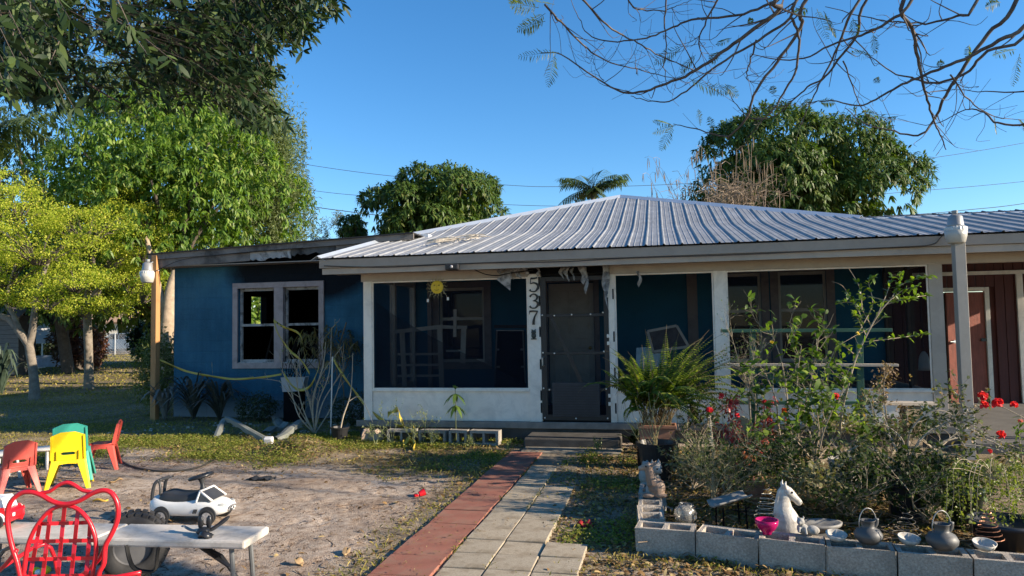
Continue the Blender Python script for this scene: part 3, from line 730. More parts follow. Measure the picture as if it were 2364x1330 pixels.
# ---- roof: ribbed metal panels, lower pitch over the porch, steeper hip behind
BR, ZB, ZE, VE = 2.2, 3.19, 2.60, -.5
S1 = (ZB - ZE) / (BR - VE); S2 = .314
def roof_z(v):
    if v <= BR: z = ZE + S1 * (v - VE)
    else: z = ZB + S2 * (v - BR)
    return z
def v_end(u):
    if u < 3.47: return BR + max(0, u + .48)
    if u < 7.42: return max(BR + (7.42 - u), 1.95)
    return 1.95
roof = MB().add([(-.47, VE + .02, ZE - .02), (12.2, VE + .02, ZE - .02), (12.2, BR, ZB - .03), (-.47, BR, ZB - .03)], [(0, 1, 2, 3)]).build("roof", mat("roof_deck", (.10, .075, .05), .9), H)
pitch = .229; k = 0; u = -.49
while u < 12.2:
    b = MB(); prof = [(0, 0), (.011, .017), (.025, .017), (.036, 0), (.085, 0), (.090, .004), (.097, .004), (.102, 0), (.165, 0), (.170, .004), (.177, .004), (.182, 0), (pitch, 0)]
    cols = []
    for (du, dz) in prof:
        ve = v_end(min(max(u + du, -.479), 12)); vs_ = [VE - .03] + [lerp(VE, min(BR - .35, ve), t) for t in (.33, .66, 1.)]
        if ve > BR - .35: vs_ += [min(x, ve) for x in (BR - .2, BR - .07, BR + .07, BR + .2, BR + .35)] + [max(lerp(BR + .35, ve, t), min(ve, BR + .35)) for t in (.5, 1.)]
        else: vs_ += [ve] * 7
        # eased bend where the pitch changes
        col = []
        for v in vs_:
            z = roof_z(v)
            if abs(v - BR) < .35: z += (S2 - S1) * (.35 - abs(v - BR)) ** 2 / (4 * .35)
            col.append((u + du, v, z + dz))
        cols.append(col)
    o = MB().sheet(cols).build("roof_panel", m_roof, roof)
    u += pitch; k += 1
A_ = (-.49, BR, ZB + .02); B_ = (3.47, BR + 3.95, 4.43 + .03); C_ = (7.42, BR, ZB + .02)
def cap(p, q_):
    p = Vector(p); q_ = Vector(q_); b = MB(); d = (q_ - p).normalized(); sx_ = d.cross(Vector((0, 0, 1))).normalized()
    g = [[p - sx_ * .12 - Vector((0, 0, .05)), p + Vector((0, 0, .022)), p + sx_ * .12 - Vector((0, 0, .05))], [q_ - sx_ * .12 - Vector((0, 0, .05)), q_ + Vector((0, 0, .022)), q_ + sx_ * .12 - Vector((0, 0, .05))]]
    return b.sheet(g).build("ridge_cap", m_cap, roof, solid=.004)
cap(A_, B_); cap(B_, C_); cap((7.42, 1.99, 3.135), (12.2, 1.99, 3.135)); cap((-.49, VE - .02, ZE + .01), A_)
D_ = (-.49, BR + 7.9, ZB + .0); E_ = (7.42, BR + 7.9, ZB)
MB().add([A_, B_, D_], [(0, 1, 2)]).build("roof_slope", m_roof, roof); MB().add([C_, B_, E_], [(0, 2, 1)]).build("roof_slope", m_roof, roof); MB().add([D_, B_, E_], [(0, 1, 2)]).build("roof_slope", m_roof, roof)
MB().bb((.05, 2.3, 2.75), (7.3, 10, 3.08)).build("attic_block", m_ceil, H)
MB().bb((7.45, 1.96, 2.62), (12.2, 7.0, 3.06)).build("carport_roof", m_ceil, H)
for (x0, x1, v0, v1) in ((.02, .16, 2.14, 10), (7.6, 7.73, 2.14, 10), (.16, 7.6, 9.86, 10)):
    MB().bb((x0, v0, 0), (x1, v1, 2.9)).build("wall", m_blue_in, H)

# ---- carport at the far end: dark red boarded wall, white frame, door ajar
m_redw = mat("oxblood_board", (.085, .022, .018), .65, .25, 3, bump=.15, stretch=(6, 6, .6))
CV = 4.0; cw0, cw1, fz = 7.73, 12.1, .27
hb("carport_floor", (7.88, -.4, -.04), (12.2, 7.0, .11), mat("carport_concrete", (.10, .095, .09), .9, .3, 4, bump=.2), bevel=.01)
d0, d1 = HP(2178, 800, CV).x - .02, HP(2278, 800, CV).x
dz1 = HP(2278, 672, CV).z
bx_ = 9.0
u = 7.74
while u < 12.1:
    if u + .14 < d0 - .06 or u > d1 + .06: hb("wall_board", (u + .004, CV + (.004 if int(u * 7) % 2 else 0), .11), (u + .146, CV + .03, 2.62), m_redw, bevel=.004)
    else: hb("wall_board", (u + .004, CV, dz1 + .07), (u + .146, CV + .03, 2.62), m_redw, bevel=.004)
    u += .15
df = MB().bb((d0 - .07, CV - .03, .11), (d0, CV + .05, dz1 + .07)).bb((d1, CV - .03, .11), (d1 + .07, CV + .05, dz1 + .07)).bb((d0, CV - .03, dz1), (d1, CV + .05, dz1 + .07)).build("door_frame", m_white, H, bevel=.003)
hb("rail", (7.74, CV - .035, 2.335), (12.1, CV - .001, 2.40), m_white)
hb("trim_post", (HP(2352, 800, CV).x, CV - .04, .11), (HP(2352, 800, CV).x + .10, CV - .001, 2.334), m_white)
hb("backing_wall", (7.74, CV + .055, .11), (d0 - .05, CV + .12, 2.62), m_redw, bevel=0); hb("backing_wall", (d1 + .05, CV + .055, .11), (12.1, CV + .12, 2.62), m_redw, bevel=0)
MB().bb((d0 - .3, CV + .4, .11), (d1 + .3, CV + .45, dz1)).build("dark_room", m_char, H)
m_redd = mat("red_plywood_door", (.22, .058, .035), .7, .35, 5, bump=.6, bscale=18, stretch=(5, 5, .8))
rd = MB().bb((0, -.04, .12), (d1 - d0 - .012, 0, dz1 - .012)).build("door", m_redd, H, bevel=.003)
rd.location = (d1 - .006, CV + .0, 0); rd.rotation_euler = (0, 0, R(196))
kn = MB().tube([(0, 0, 0), (0, .05, 0)], .03, 8).tube([(0, .05, 0), (.09, .055, .0)], .009, 6).build("handle", mat("worn_chrome", (.5,) * 3), rd); kn.location = (d1 - d0 - .10, 0, 1.18)
kn = MB().box((0, .012, 0), (.10, .02, .05)).build("latch", mat("dark_latch", (.05, .045, .04), .5, metal=.5), rd); kn.location = (.05, 0, 1.2)
for (x, v_) in ((9.9, -.1), (12.05, -.1), (12.05, 3.8)): hb("carport_post", (x, v_ - .045, .1), (x + .09, v_ + .045, 2.39), m_trim)
# ================================================================== trees
m_bark = mat("grey_bark", (.20, .17, .135), .95, .35, 9, bump=.8, bscale=25, dirt=(.08, .065, .05), dscale=5, damt=.6)
m_bark_d = mat("dark_bark", (.085, .068, .052), .95, .4, 9, bump=.8, bscale=25)
def trunk_mesh(pts, radii, m, parent, name="trunk", limbs=(), n=9):
    b = MB().tube(ss(pts, 5), list(np.interp(np.linspace(0, len(pts) - 1, (len(pts) - 1) * 5 + 1), range(len(pts)), radii)), n)
    for lp, lr in limbs:
        b.tube(ss(lp, 4), list(np.interp(np.linspace(0, len(lp) - 1, (len(lp) - 1) * 4 + 1), range(len(lp)), lr)), 6)
    return b.build(name, m, parent, smooth=True)
def lobes_surface(c, rad, n, rng, nl=26, lobe=.42, inner=.0, zmin=-.75):
    """points over a crown made of many overlapping lobes; returns points and outward directions"""
    c = np.array(c, float); rad = np.array(rad, float)
    d = rdir(nl * 3, rng); d = d[d[:, 2] > zmin][:nl]; lc = d * rng.uniform(.45, .8, (len(d), 1)); lr = rng.uniform(.7, 1.25, len(d)) * lobe
    k = rng.integers(0, len(d), n); dd = rdir(n, rng); dd[:, 2] = np.where(rng.uniform(size=n) < .6, np.abs(dd[:, 2]), dd[:, 2]); 
    p = lc[k] + dd * lr[k][:, None] * rng.uniform(.82, 1.04, (n, 1))
    # keep what is not buried in other lobes
    keep = np.ones(n, bool)
    for i in range(len(d)): keep &= (np.linalg.norm(p - lc[i], axis=1) > lr[i] * .80) | (k == i)
    keep |= rng.uniform(size=n) < inner
    return c + p[keep] * rad, nrm(dd[keep] / rad * rad.mean())
def whorls(name, pts, out, m, parent, L, W, per, rng, droop=.6, bend=.35, spread=.8):
    n = len(pts); k = np.repeat(np.arange(n), per); N = n * per
    D = nrm(out[k] * .55 + rdir(N, rng) * spread + np.array([0, 0, -droop])); U = nrm(out[k] + np.array([0, 0, .8]) + rdir(N, rng) * .4)
    return leaves(name, pts[k] + rdir(N, rng) * .03 * L[1] / .2, D, U, rng.uniform(L[0], L[1], N), rng.uniform(W[0], W[1], N), m, parent, bend=bend)
def mango(label, base, crown_c, rad, n, leafm, seed, group=None, L=(.14, .26), W=(.035, .06), per=8, trunk_r=.2, name="mango_tree", nl=30, lobe=.4, zmin=-.75):
    rng = np.random.default_rng(seed); t = thing(name, label, "tree", base, 0, group); b = Vector(base); cc = Vector(crown_c) - b
    lim = []
    for i in range(9):
        a = i * .75 + rng.uniform(0, .5); e = Vector((math.cos(a) * rad[0] * .6, math.sin(a) * rad[1] * .6, rng.uniform(-.2, .6) * rad[2]))
        lim.append(([cc * .45, cc * .75 + e * .35, cc + e], [trunk_r * .6, trunk_r * .35, .03]))
    trunk_mesh([(0, 0, -.1), cc * .3 + Vector((.1, 0, 0)), cc * .7, cc], [trunk_r * 1.2, trunk_r, trunk_r * .8, trunk_r * .4], m_bark_d, t, limbs=lim)
    p, o = lobes_surface(cc, rad, n, rng, nl, lobe, zmin=zmin); whorls("crown", p, o, leafm, t, L, W, per, rng)
    # inner, sparser foliage so that the crown is not hollow
    p2 = np.array(cc) + rdir(n // 3, rng) * rng.uniform(.25, .75, (n // 3, 1)) * np.array(rad); whorls("inner_foliage", p2, rdir(len(p2), rng), leafm, t, L, (W[0] * 1.5, W[1] * 1.5), 6, rng)
    return t
m_mango = leafmat("mango_leaf", (.032, .066, .013), (.09, .15, .026), .3, .5, .3, c3=(.15, .17, .045))
m_mango_l = leafmat("young_mango_leaf", (.055, .12, .018), (.16, .26, .035), .42, .45, .35, c3=(.27, .33, .07))
# the big light green tree behind the wing
mango("large light green mango tree behind the burnt wing", (-9.8, 21.5, 0), P(375, 440, 21.5), (3.9, 3.4, 3.2), 7600, m_mango_l, 21, L=(.11, .22), W=(.038, .062), per=9, trunk_r=.24, nl=42, lobe=.36)
mango("rounded dark green mango tree rising behind the left roof slope", (-2.6, 30, 0), P(1012, 492, 30), (3.15, 3.0, 2.15), 4600, m_mango, 22, L=(.18, .3), W=(.05, .08), nl=34, lobe=.36)
mango("tall dark mango tree behind the house's right hip", (11.3, 27, 0), P(1838, 432, 27), (4.05, 3.6, 2.8), 8800, m_mango, 23, L=(.18, .32), W=(.05, .085), nl=34, lobe=.40)
mango("dark tree filling the gap behind the wing's far corner", (-10.5, 27, 0), P(300, 640, 27), (6.0, 3.0, 2.6), 3000, m_mango, 24, L=(.2, .34), W=(.06, .1), name="shade_tree", lobe=.4, zmin=-.5)
mango("dark shade tree over the white canopy", (-19, 31, 0), P(90, 640, 31), (5.5, 3.0, 2.9), 3000, m_mango, 25, L=(.2, .36), W=(.06, .1), name="shade_tree", lobe=.4, zmin=-.5)
mango("high tree behind the yellow tree at the left edge", (-17.5, 28, 0), P(60, 400, 28), (4.5, 3.0, 5.2), 3600, leafmat("olive_leaf", (.05, .085, .025), (.12, .16, .06), .4), 26, L=(.12, .24), W=(.03, .05), name="shade_tree", lobe=.4)

# fine-leaved pale tree behind the big mango
def fine_tree(name, label, base, lobes, n, m, seed, L, W, trunk_r=.2, bend=.1, group=None, twigs=0):
    rng = np.random.default_rng(seed); t = thing(name, label, "tree", base, 0, group); b = Vector(base)
    lim = []
    for c, r in lobes:
        cl = Vector(c) - b; lim.append(([Vector((0, 0, cl.z * .35)), Vector((cl.x * .4, cl.y * .4, cl.z * .7)), cl], [trunk_r * .6, trunk_r * .3, .02]))
    top = Vector(lobes[0][0]) - b
    trunk_mesh([(0, 0, -.1), (top.x * .2, top.y * .2, top.z * .4), top], [trunk_r, trunk_r * .7, .03], m_bark_d, t, limbs=lim)
    Ps = []
    w = np.array([r[0] * r[2] for _, r in lobes]); w = (w / w.sum() * n).astype(int)
    for (c, r), k in zip(lobes, w):
        nc = max(6, k // 55); cc_ = rdir(nc, rng) * rng.uniform(.25, 1, (nc, 1)) ** .5; q = cc_[rng.integers(0, nc, k)] + rng.normal(size=(k, 3)) * np.array([.10, .10, .12])
        q = q * (1 + .18 * np.sin(q[:, [1]] * 9 + seed) + .15 * np.sin(q[:, [0]] * 11))
        Ps.append(np.array(Vector(c) - b) + q * np.array(r))
    Pn = np.concatenate(Ps); N = len(Pn); D = nrm(rdir(N, rng) + np.array([0, 0, -.35]))
    leaves("crown", Pn, D, rdir(N, rng), rng.uniform(*L, N), rng.uniform(*W, N), m, t, seg=1, bend=bend)
    return t
m_fine = leafmat("fine_pale_leaf", (.085, .12, .04), (.19, .23, .09), .45, .6)
fine_tree("feathery_tree", "pale feathery tree peeking out behind the light green mango", (-10.5, 27, 0), [(P(590, 395, 27), (1.75, 1.8, 3.3)), (P(645, 500, 27), (1.25, 1.2, 1.9)), (P(625, 430, 27), (1.4, 1.2, 1.6)), (P(540, 270, 27), (1.9, 1.6, 2.0)), (P(300, 225, 27), (2.6, 1.8, 1.5)), (P(430, 225, 27), (2.2, 1.6, 1.5)), (P(620, 345, 27), (.7, .9, 1.1))], 80000, m_fine, 31, (.11, .24), (.028, .05))
fine_tree("feathery_tree", "thin grey green tree left of the rounded mango", (-7.5, 33, 0), [(P(800, 520, 33), (.8, .7, .7)), (P(745, 545, 33), (.7, .6, .7)), (P(820, 545, 33), (.5, .5, .6))], 3800, leafmat("grey_leaf", (.10, .115, .075), (.2, .22, .16), .3), 32, (.06, .13), (.02, .04), trunk_r=.08)
mango("dark round shrub beside the rounded mango tree", (-7.4, 31.5, 0), P(815, 540, 31.5), (.75, .7, 1.0), 500, m_mango, 33, name="dark_shrub", L=(.12, .2), W=(.05, .07), trunk_r=.06)
# far band of trees so that the world does not end at the yard
frng = np.random.default_rng(40); 
fP = []
for k in range(120):
    x = -95 + k * 3.4 + frng.uniform(-1, 1); y = 95 + frng.uniform(0, 25); h = frng.uniform(2.2, 4.2)
    if k >= 60: x = (66 + frng.uniform(0, 20)) * (1 if k % 2 else -1); y = -10 + (k - 60) * 1.8
    d = rdir(420, frng); d[:, 2] = np.abs(d[:, 2]); fP.append(np.array([x, y, h * .3]) + d * frng.uniform(.6, 1, (420, 1)) * np.array([3.2, 2.5, h]))
fP = np.concatenate(fP); n = len(fP)
struct(leaves("distant_wood", fP, rdir(n), rdir(n), frng.uniform(.4, .9, n), frng.uniform(.3, .5, n), m_mango, seg=1), "distant line of trees on the horizon", "stuff")

# ---- two yellow-green small-leaved trees in the side yard
m_yel = leafmat("chartreuse_leaf", (.20, .28, .028), (.46, .49, .055), .5, .6, .2, c3=(.54, .50, .09))
def layered_tree(label, base, trunk, limbs, pads, n, seed):
    rng = np.random.default_rng(seed); t = thing("yellow_green_tree", label, "tree", base, 0); b = Vector(base)
    tp = [Vector(p) - b for p, _ in trunk]
    lim = [([Vector(p) - b for p, _ in l], [r for _, r in l]) for l in limbs]
    trunk_mesh(tp, [r for _, r in trunk], m_bark, t, limbs=lim)
    tw = MB(); Ps = []
    tot = sum(r[0] * r[1] for _, r in pads)
    for c, r in pads:
        c = Vector(c) - b; c_np = np.array(c); k = int(n * r[0] * r[1] / tot)
        ns = max(10, int(k / 85)); ctr = rdir(ns, rng); ctr = ctr * rng.uniform(.3, 1, (ns, 1)) ** .6 * np.array(r)
        for s in ctr[:int(ns * .5)]:
            e = Vector(s) + c; a = c + Vector((s[0] * .1, s[1] * .1, -r[2] * .9)); mid = (a + e) / 2 + Vector((0, 0, .12)); tw.tube([a, mid, e], [.022, .013, .004], 4, False)
        kk = rng.integers(0, ns, k); q = ctr[kk] + rng.normal(size=(k, 3)) * np.array([.15, .15, .055]); Ps.append(c_np + q)
    tw.build("twigs", m_bark_d, t)["kind"] = "stuff"
    Pn = np.concatenate(Ps); N = len(Pn); D, U = flat_dirs(N, 1.1, rng)
    leaves("crown", Pn, D, U, rng.uniform(.035, .07, N), rng.uniform(.025, .045, N), m_yel, t, seg=1, bend=.1)
    return t
DA = 16.9; DB = 21.5
tb = G(80, 922); tb.y
def a_(x, y, d=0): return P(x, y, tb.y + d)
layered_tree("yellow green tree with a pale forked trunk in the left side yard", tb,
    [(tb + Vector((0, 0, -.1)), .14), (a_(78, 870), .10), (a_(70, 815), .10), (a_(66, 792), .09)],
    [[(a_(68, 800), .09), (a_(48, 770), .09), (a_(25, 740, .2), .095), (a_(-10, 725, .4), .07), (a_(-60, 700, .5), .05)], [(a_(66, 800), .09), (a_(75, 765), .085), (a_(80, 720, -.2), .07), (a_(95, 650, -.3), .06), (a_(120, 580, -.3), .03)], [(a_(45, 762), .07), (a_(30, 725), .055), (a_(15, 690, .2), .05), (a_(40, 600, .3), .03)]],
    [(a_(40, 470), (1.3, 1.2, .55)), (a_(90, 560, -.4), (1.5, 1.3, .6)), (a_(20, 620, .3), (1.2, 1.2, .55)), (a_(175, 640, -.3), (.9, 1.0, .4)), (a_(200, 520, .3), (1.2, 1.1, .55)), (a_(-60, 540, .2), (1.1, 1.1, .6)), (a_(110, 690, -.4), (.75, .8, .28)), (a_(30, 690, .2), (.6, .7, .22)), (a_(0, 420, .6), (.7, .8, .45)), (a_(-40, 660), (.7, .7, .35))], 27000, 51)
tb2 = G(206, 872)
tb2 = Vector((tb2.x * .80, tb2.y * .80, 0))
def c_(x, y, d=0): return P(x, y, tb2.y + d)
layered_tree("yellow green tree with a straight trunk beside the house's far corner", tb2,
    [(tb2 + Vector((0, 0, -.1)), .15), (c_(205, 830), .11), (c_(203, 770), .115), (c_(200, 700), .10)],
    [[(c_(201, 730), .13), (c_(180, 660, .3), .08), (c_(140, 560, .4), .03)], [(c_(201, 715), .13), (c_(240, 650, -.3), .08), (c_(310, 560, -.5), .03)], [(c_(200, 705), .12), (c_(215, 600), .07), (c_(220, 500), .03)]],
    [(c_(240, 510), (1.7, 1.5, .7)), (c_(330, 560, -.4), (1.0, 1.2, .7)), (c_(300, 640, -.4), (1.15, 1.1, .5)), (c_(215, 600, -.6), (1.4, 1.3, .6)), (c_(150, 500, .5), (1.4, 1.2, .6)), (c_(255, 705, -.5), (.8, 1.0, .28)), (c_(330, 670, -.6), (.7, .8, .4)), (c_(190, 715, -.3), (.6, .7, .22)), (c_(160, 660, .2), (1.1, 1.1, .4)), (c_(340, 500), (.75, 1.0, .4)), (c_(270, 455, .3), (1.2, 1.1, .35))], 32000, 52)

# ---- palms
m_palm = leafmat("palm_leaf", (.05, .085, .03), (.12, .165, .065), .3, .45)
def frond_mesh(rng, a, L, lift, droop):
    pts = []
    for i in range(9):
        t = i / 8; r = L * t * math.cos(lift * (1 - t)); z = L * (math.sin(lift) * t - droop * t * t); pts.append(Vector((math.cos(a) * r * (1 - .1 * t), math.sin(a) * r * (1 - .1 * t), z)))
    Pn, D = [], []
    for i in range(1, 9):
        for s in (0, .5):
            p = pts[i - 1].lerp(pts[i], s + .25); d = (pts[i] - pts[i - 1]).normalized(); sd_ = d.cross(Vector((0, 0, 1))).normalized()
            for sg in (-1, 1):
                for q in range(2): Pn.append(p + d * .03 * q); D.append(sd_ * sg * .8 + d * .45 + Vector((0, 0, -.35 + rng.normal() * .12)))
    return pts, Pn, D
def palm(label, base, crown, L, nf, seed, tr=.14, lw=.05):
    rng = np.random.default_rng(seed); t = thing("palm_tree", label, "palm", base); cc = Vector(crown) - Vector(base)
    MB().tube([(0, 0, -.1), cc * .5 + Vector((.1, 0, 0)), cc], [tr * 1.2, tr, tr * .8], 9).build("trunk", m_bark, t, smooth=True)
    for k in range(nf):
        a = k * 2.4 + rng.uniform(-.2, .2); lift = rng.uniform(.2, 1.5); pts, Pn, D = frond_mesh(rng, a, L * rng.uniform(.85, 1.1), lift, rng.uniform(.38, .6))
        Pn = np.array([list(p + cc) for p in Pn]); D = np.array([list(d) for d in D]); n = len(Pn)
        fr = leaves("frond", Pn, D, np.tile([0, 0, 1.], (n, 1)), L * rng.uniform(.26, .36, n), np.full(n, lw), m_palm, t, bend=.25)
        MB().tube([p + cc for p in pts], [.03, .025, .022, .02, .016, .013, .01, .007, .004], 4).build("midrib", m_palm, fr)
    MB().tube([cc, cc + Vector((.05, 0, L * .75))], [.02, .004], 4).build("spear", m_palm, t)
palm("palm tree showing above the roof's left hip", (4.5, 40, 0), P(1368, 447, 40), 2.0, 19, 61, lw=.065)
palm("palm top showing over the rounded mango tree", (-2.3, 40, 0), P(1062, 425, 40), 1.3, 11, 62, lw=.07)
palm("palm fronds high at the left edge behind the oak leaves", (-19.5, 24, 0), P(-30, 330, 24), 2.2, 15, 63, lw=.06)

# ---- leafless tangle with long brown pods at the back of the roof
def pod_bush():
    rng = random.Random(71); base = Vector((7.6, 22, 0)); t = thing("pod_shrub", "leafless shrub hung with long brown seed pods behind the roof", "shrub", base)
    st = MB(); pods = MB(); root = Vector((0, 0, .0))
    ends = [(1508, 365), (1535, 400), (1520, 440), (1560, 420), (1600, 365), (1590, 410), (1625, 345), (1640, 395), (1660, 375), (1690, 400), (1720, 375), (1735, 330), (1750, 380), (1700, 350), (1770, 390), (1800, 440), (1640, 430), (1680, 440), (1570, 455), (1620, 460), (1500, 405)]
    for (x, y) in ends:
        e = P(x, y, 22 + rng.uniform(-.8, .8)) - base; m1 = Vector((lerp(root.x, e.x, .6) + rng.uniform(-.3, .3), rng.uniform(-.3, .3), e.z * .62))
        pts = ss([root + Vector((rng.uniform(-.4, .4), 0, 2)), m1, e], 5); st.tube(pts, list(np.linspace(.028, .005, len(pts))), 4, False)
        for k in range(7):
            p = pts[-1 - k % 6] + Vector((0, 0, 0)); q = p + Vector((rng.uniform(-.45, .45), rng.uniform(-.3, .3), rng.uniform(-.1, .35))); st.tube([p, (p + q) / 2 + Vector((0, 0, .06)), q], .004, 3, False)
            for j in range(2):
                w = p.lerp(q, rng.uniform(.3, 1)); L = rng.uniform(.2, .42); o = Vector((rng.uniform(-.04, .04), rng.uniform(-.04, .04), -L)); pods.tube([w, w + o * .5, w + o], [.006, .013, .004], 4, False)
    for k in range(420):
        x = rng.gauss(1690, 48); y = rng.gauss(452, 22); p = P(x, y, 21.4 + rng.uniform(-.6, .6)) - base; a = rng.uniform(0, 6.28); L = rng.uniform(.25, .7)
        st.tube([p, p + Vector((math.cos(a) * L * .5, rng.uniform(-.1, .1), math.sin(a) * L * .3 + .12)), p + Vector((math.cos(a) * L, rng.uniform(-.2, .2), math.sin(a) * L * .6))], rng.uniform(.004, .009), 3, False)
    st.build("stems", mat("dry_vine", (.30, .225, .155), .9, .3, 9), t)["kind"] = "stuff"; pods.build("seed_pods", mat("pod_brown", (.25, .18, .115), .9, .35, 7), t)["kind"] = "stuff"
pod_bush()

# ---- overhanging live oak at upper left (trunk out of view to the left)
m_oak = leafmat("oak_leaf", (.010, .024, .008), (.030, .054, .017), .2, .5, .2, c3=(.07, .105, .03))
def oak():
    rng = np.random.default_rng(81); base = Vector((-6.2, 3.0, 0)); t = thing("oak_tree", "dark oak boughs hanging into the upper left from overhead", "tree", base)
    trunk_mesh([(0, 0, -.1), (.05, .1, 1.5), (.2, .3, 3.2), (.5, .7, 5.0)], [.34, .28, .25, .2], m_bark_d, t)
    poly = [(-60, -60), (800, -60), (790, 20), (745, 62), (700, 118), (640, 130), (655, 170), (610, 215), (640, 250), (665, 290), (600, 300), (540, 290), (450, 275), (330, 250), (210, 262), (90, 235), (-60, 225)]
    def inside(x, y):
        c = False; j = len(poly) - 1
        for i in range(len(poly)):
            if (poly[i][1] > y) != (poly[j][1] > y) and x < (poly[j][0] - poly[i][0]) * (y - poly[i][1]) / (poly[j][1] - poly[i][1]) + poly[i][0]: c = not c
            j = i
        return c
    tips = []
    boughs = [[(-150, -350), (60, -120), (250, 0), (420, 120), (560, 230), (640, 280)], [(-150, -350), (200, -200), (480, -60), (620, 40), (700, 100)], [(-100, -300), (300, -220), (560, -130), (720, -30), (790, 25)], [(-200, -250), (-40, -40), (90, 90), (200, 190), (300, 250)], [(-100, -300), (200, -100), (330, 60), (400, 200), (430, 270)], [(-200, -200), (-80, 0), (-10, 120), (40, 220)], [(250, -150), (400, 0), (500, 120), (530, 250)], [(380, -150), (395, 0), (425, 100), (440, 200)]]
    dep = [6.2, 6.6, 7.0, 5.0, 5.6, 4.4, 6.0, 5.8]; bl = []
    for bp, d in zip(boughs, dep):
        pts = [Vector((.5, .7, 5.0))] + [P(x, y, d + .4 * i) - base for i, (x, y) in enumerate(bp)]; sp = ss(pts, 5); bl.append(sp)
        MB().tube(sp, list(np.linspace(.035, .005, len(sp))), 6, False).build("bough", m_bark_d, t)
    tw = MB(); LP, LD, LL, LW = [], [], [], []
    cnt = 0
    while cnt < 1250:
        x = rng.uniform(-60, 800); y = rng.uniform(-60, 300)
        if not inside(x, y): continue
        if noise2(np.array(x / 60.), np.array(y / 60.), 1.2) < -.15 and rng.uniform() < .85: continue
        d = rng.uniform(4.6, 8.2) if rng.uniform() > .05 or x > 420 else rng.uniform(2.6, 3.6); e = P(x, y, d) - base
        # twig grows back towards the nearest bough
        near = min((q for sp in bl for q in sp[6::2]), key=lambda q: (q - e).length_squared); back = (near - e); bl_ = min(back.length, rng.uniform(.35, .8)); back.normalize()
        s = e + back * bl_ + Vector((0, 0, .08)); mid = (s + e) / 2 + Vector((rng.normal() * .04, rng.normal() * .04, .05)); tw.tube([s, mid, e], [.0038, .0028, .0014], 3, False)
        cnt += 1; ax = (e - s).normalized(); nl = rng.integers(13, 21)
        for k in range(nl):
            u = rng.uniform(.25, 1.0) if k < nl - 4 else 1.0; p = s.lerp(mid, u * 2) if u < .5 else mid.lerp(e, u * 2 - 1)
            dd = ax * .7 + Vector(rng.normal(size=3)) * .75 + Vector((0, 0, -.25)); LP.append(list(p)); LD.append(list(dd)); LL.append(rng.uniform(.055, .115)); LW.append(rng.uniform(.018, .033))
    tw.build("twigs", m_bark_d, t)["kind"] = "stuff"; n = len(LP)
    leaves("foliage", np.array(LP), np.array(LD), rdir(n, rng), np.array(LL), np.array(LW), m_oak, t, bend=.1)
oak()

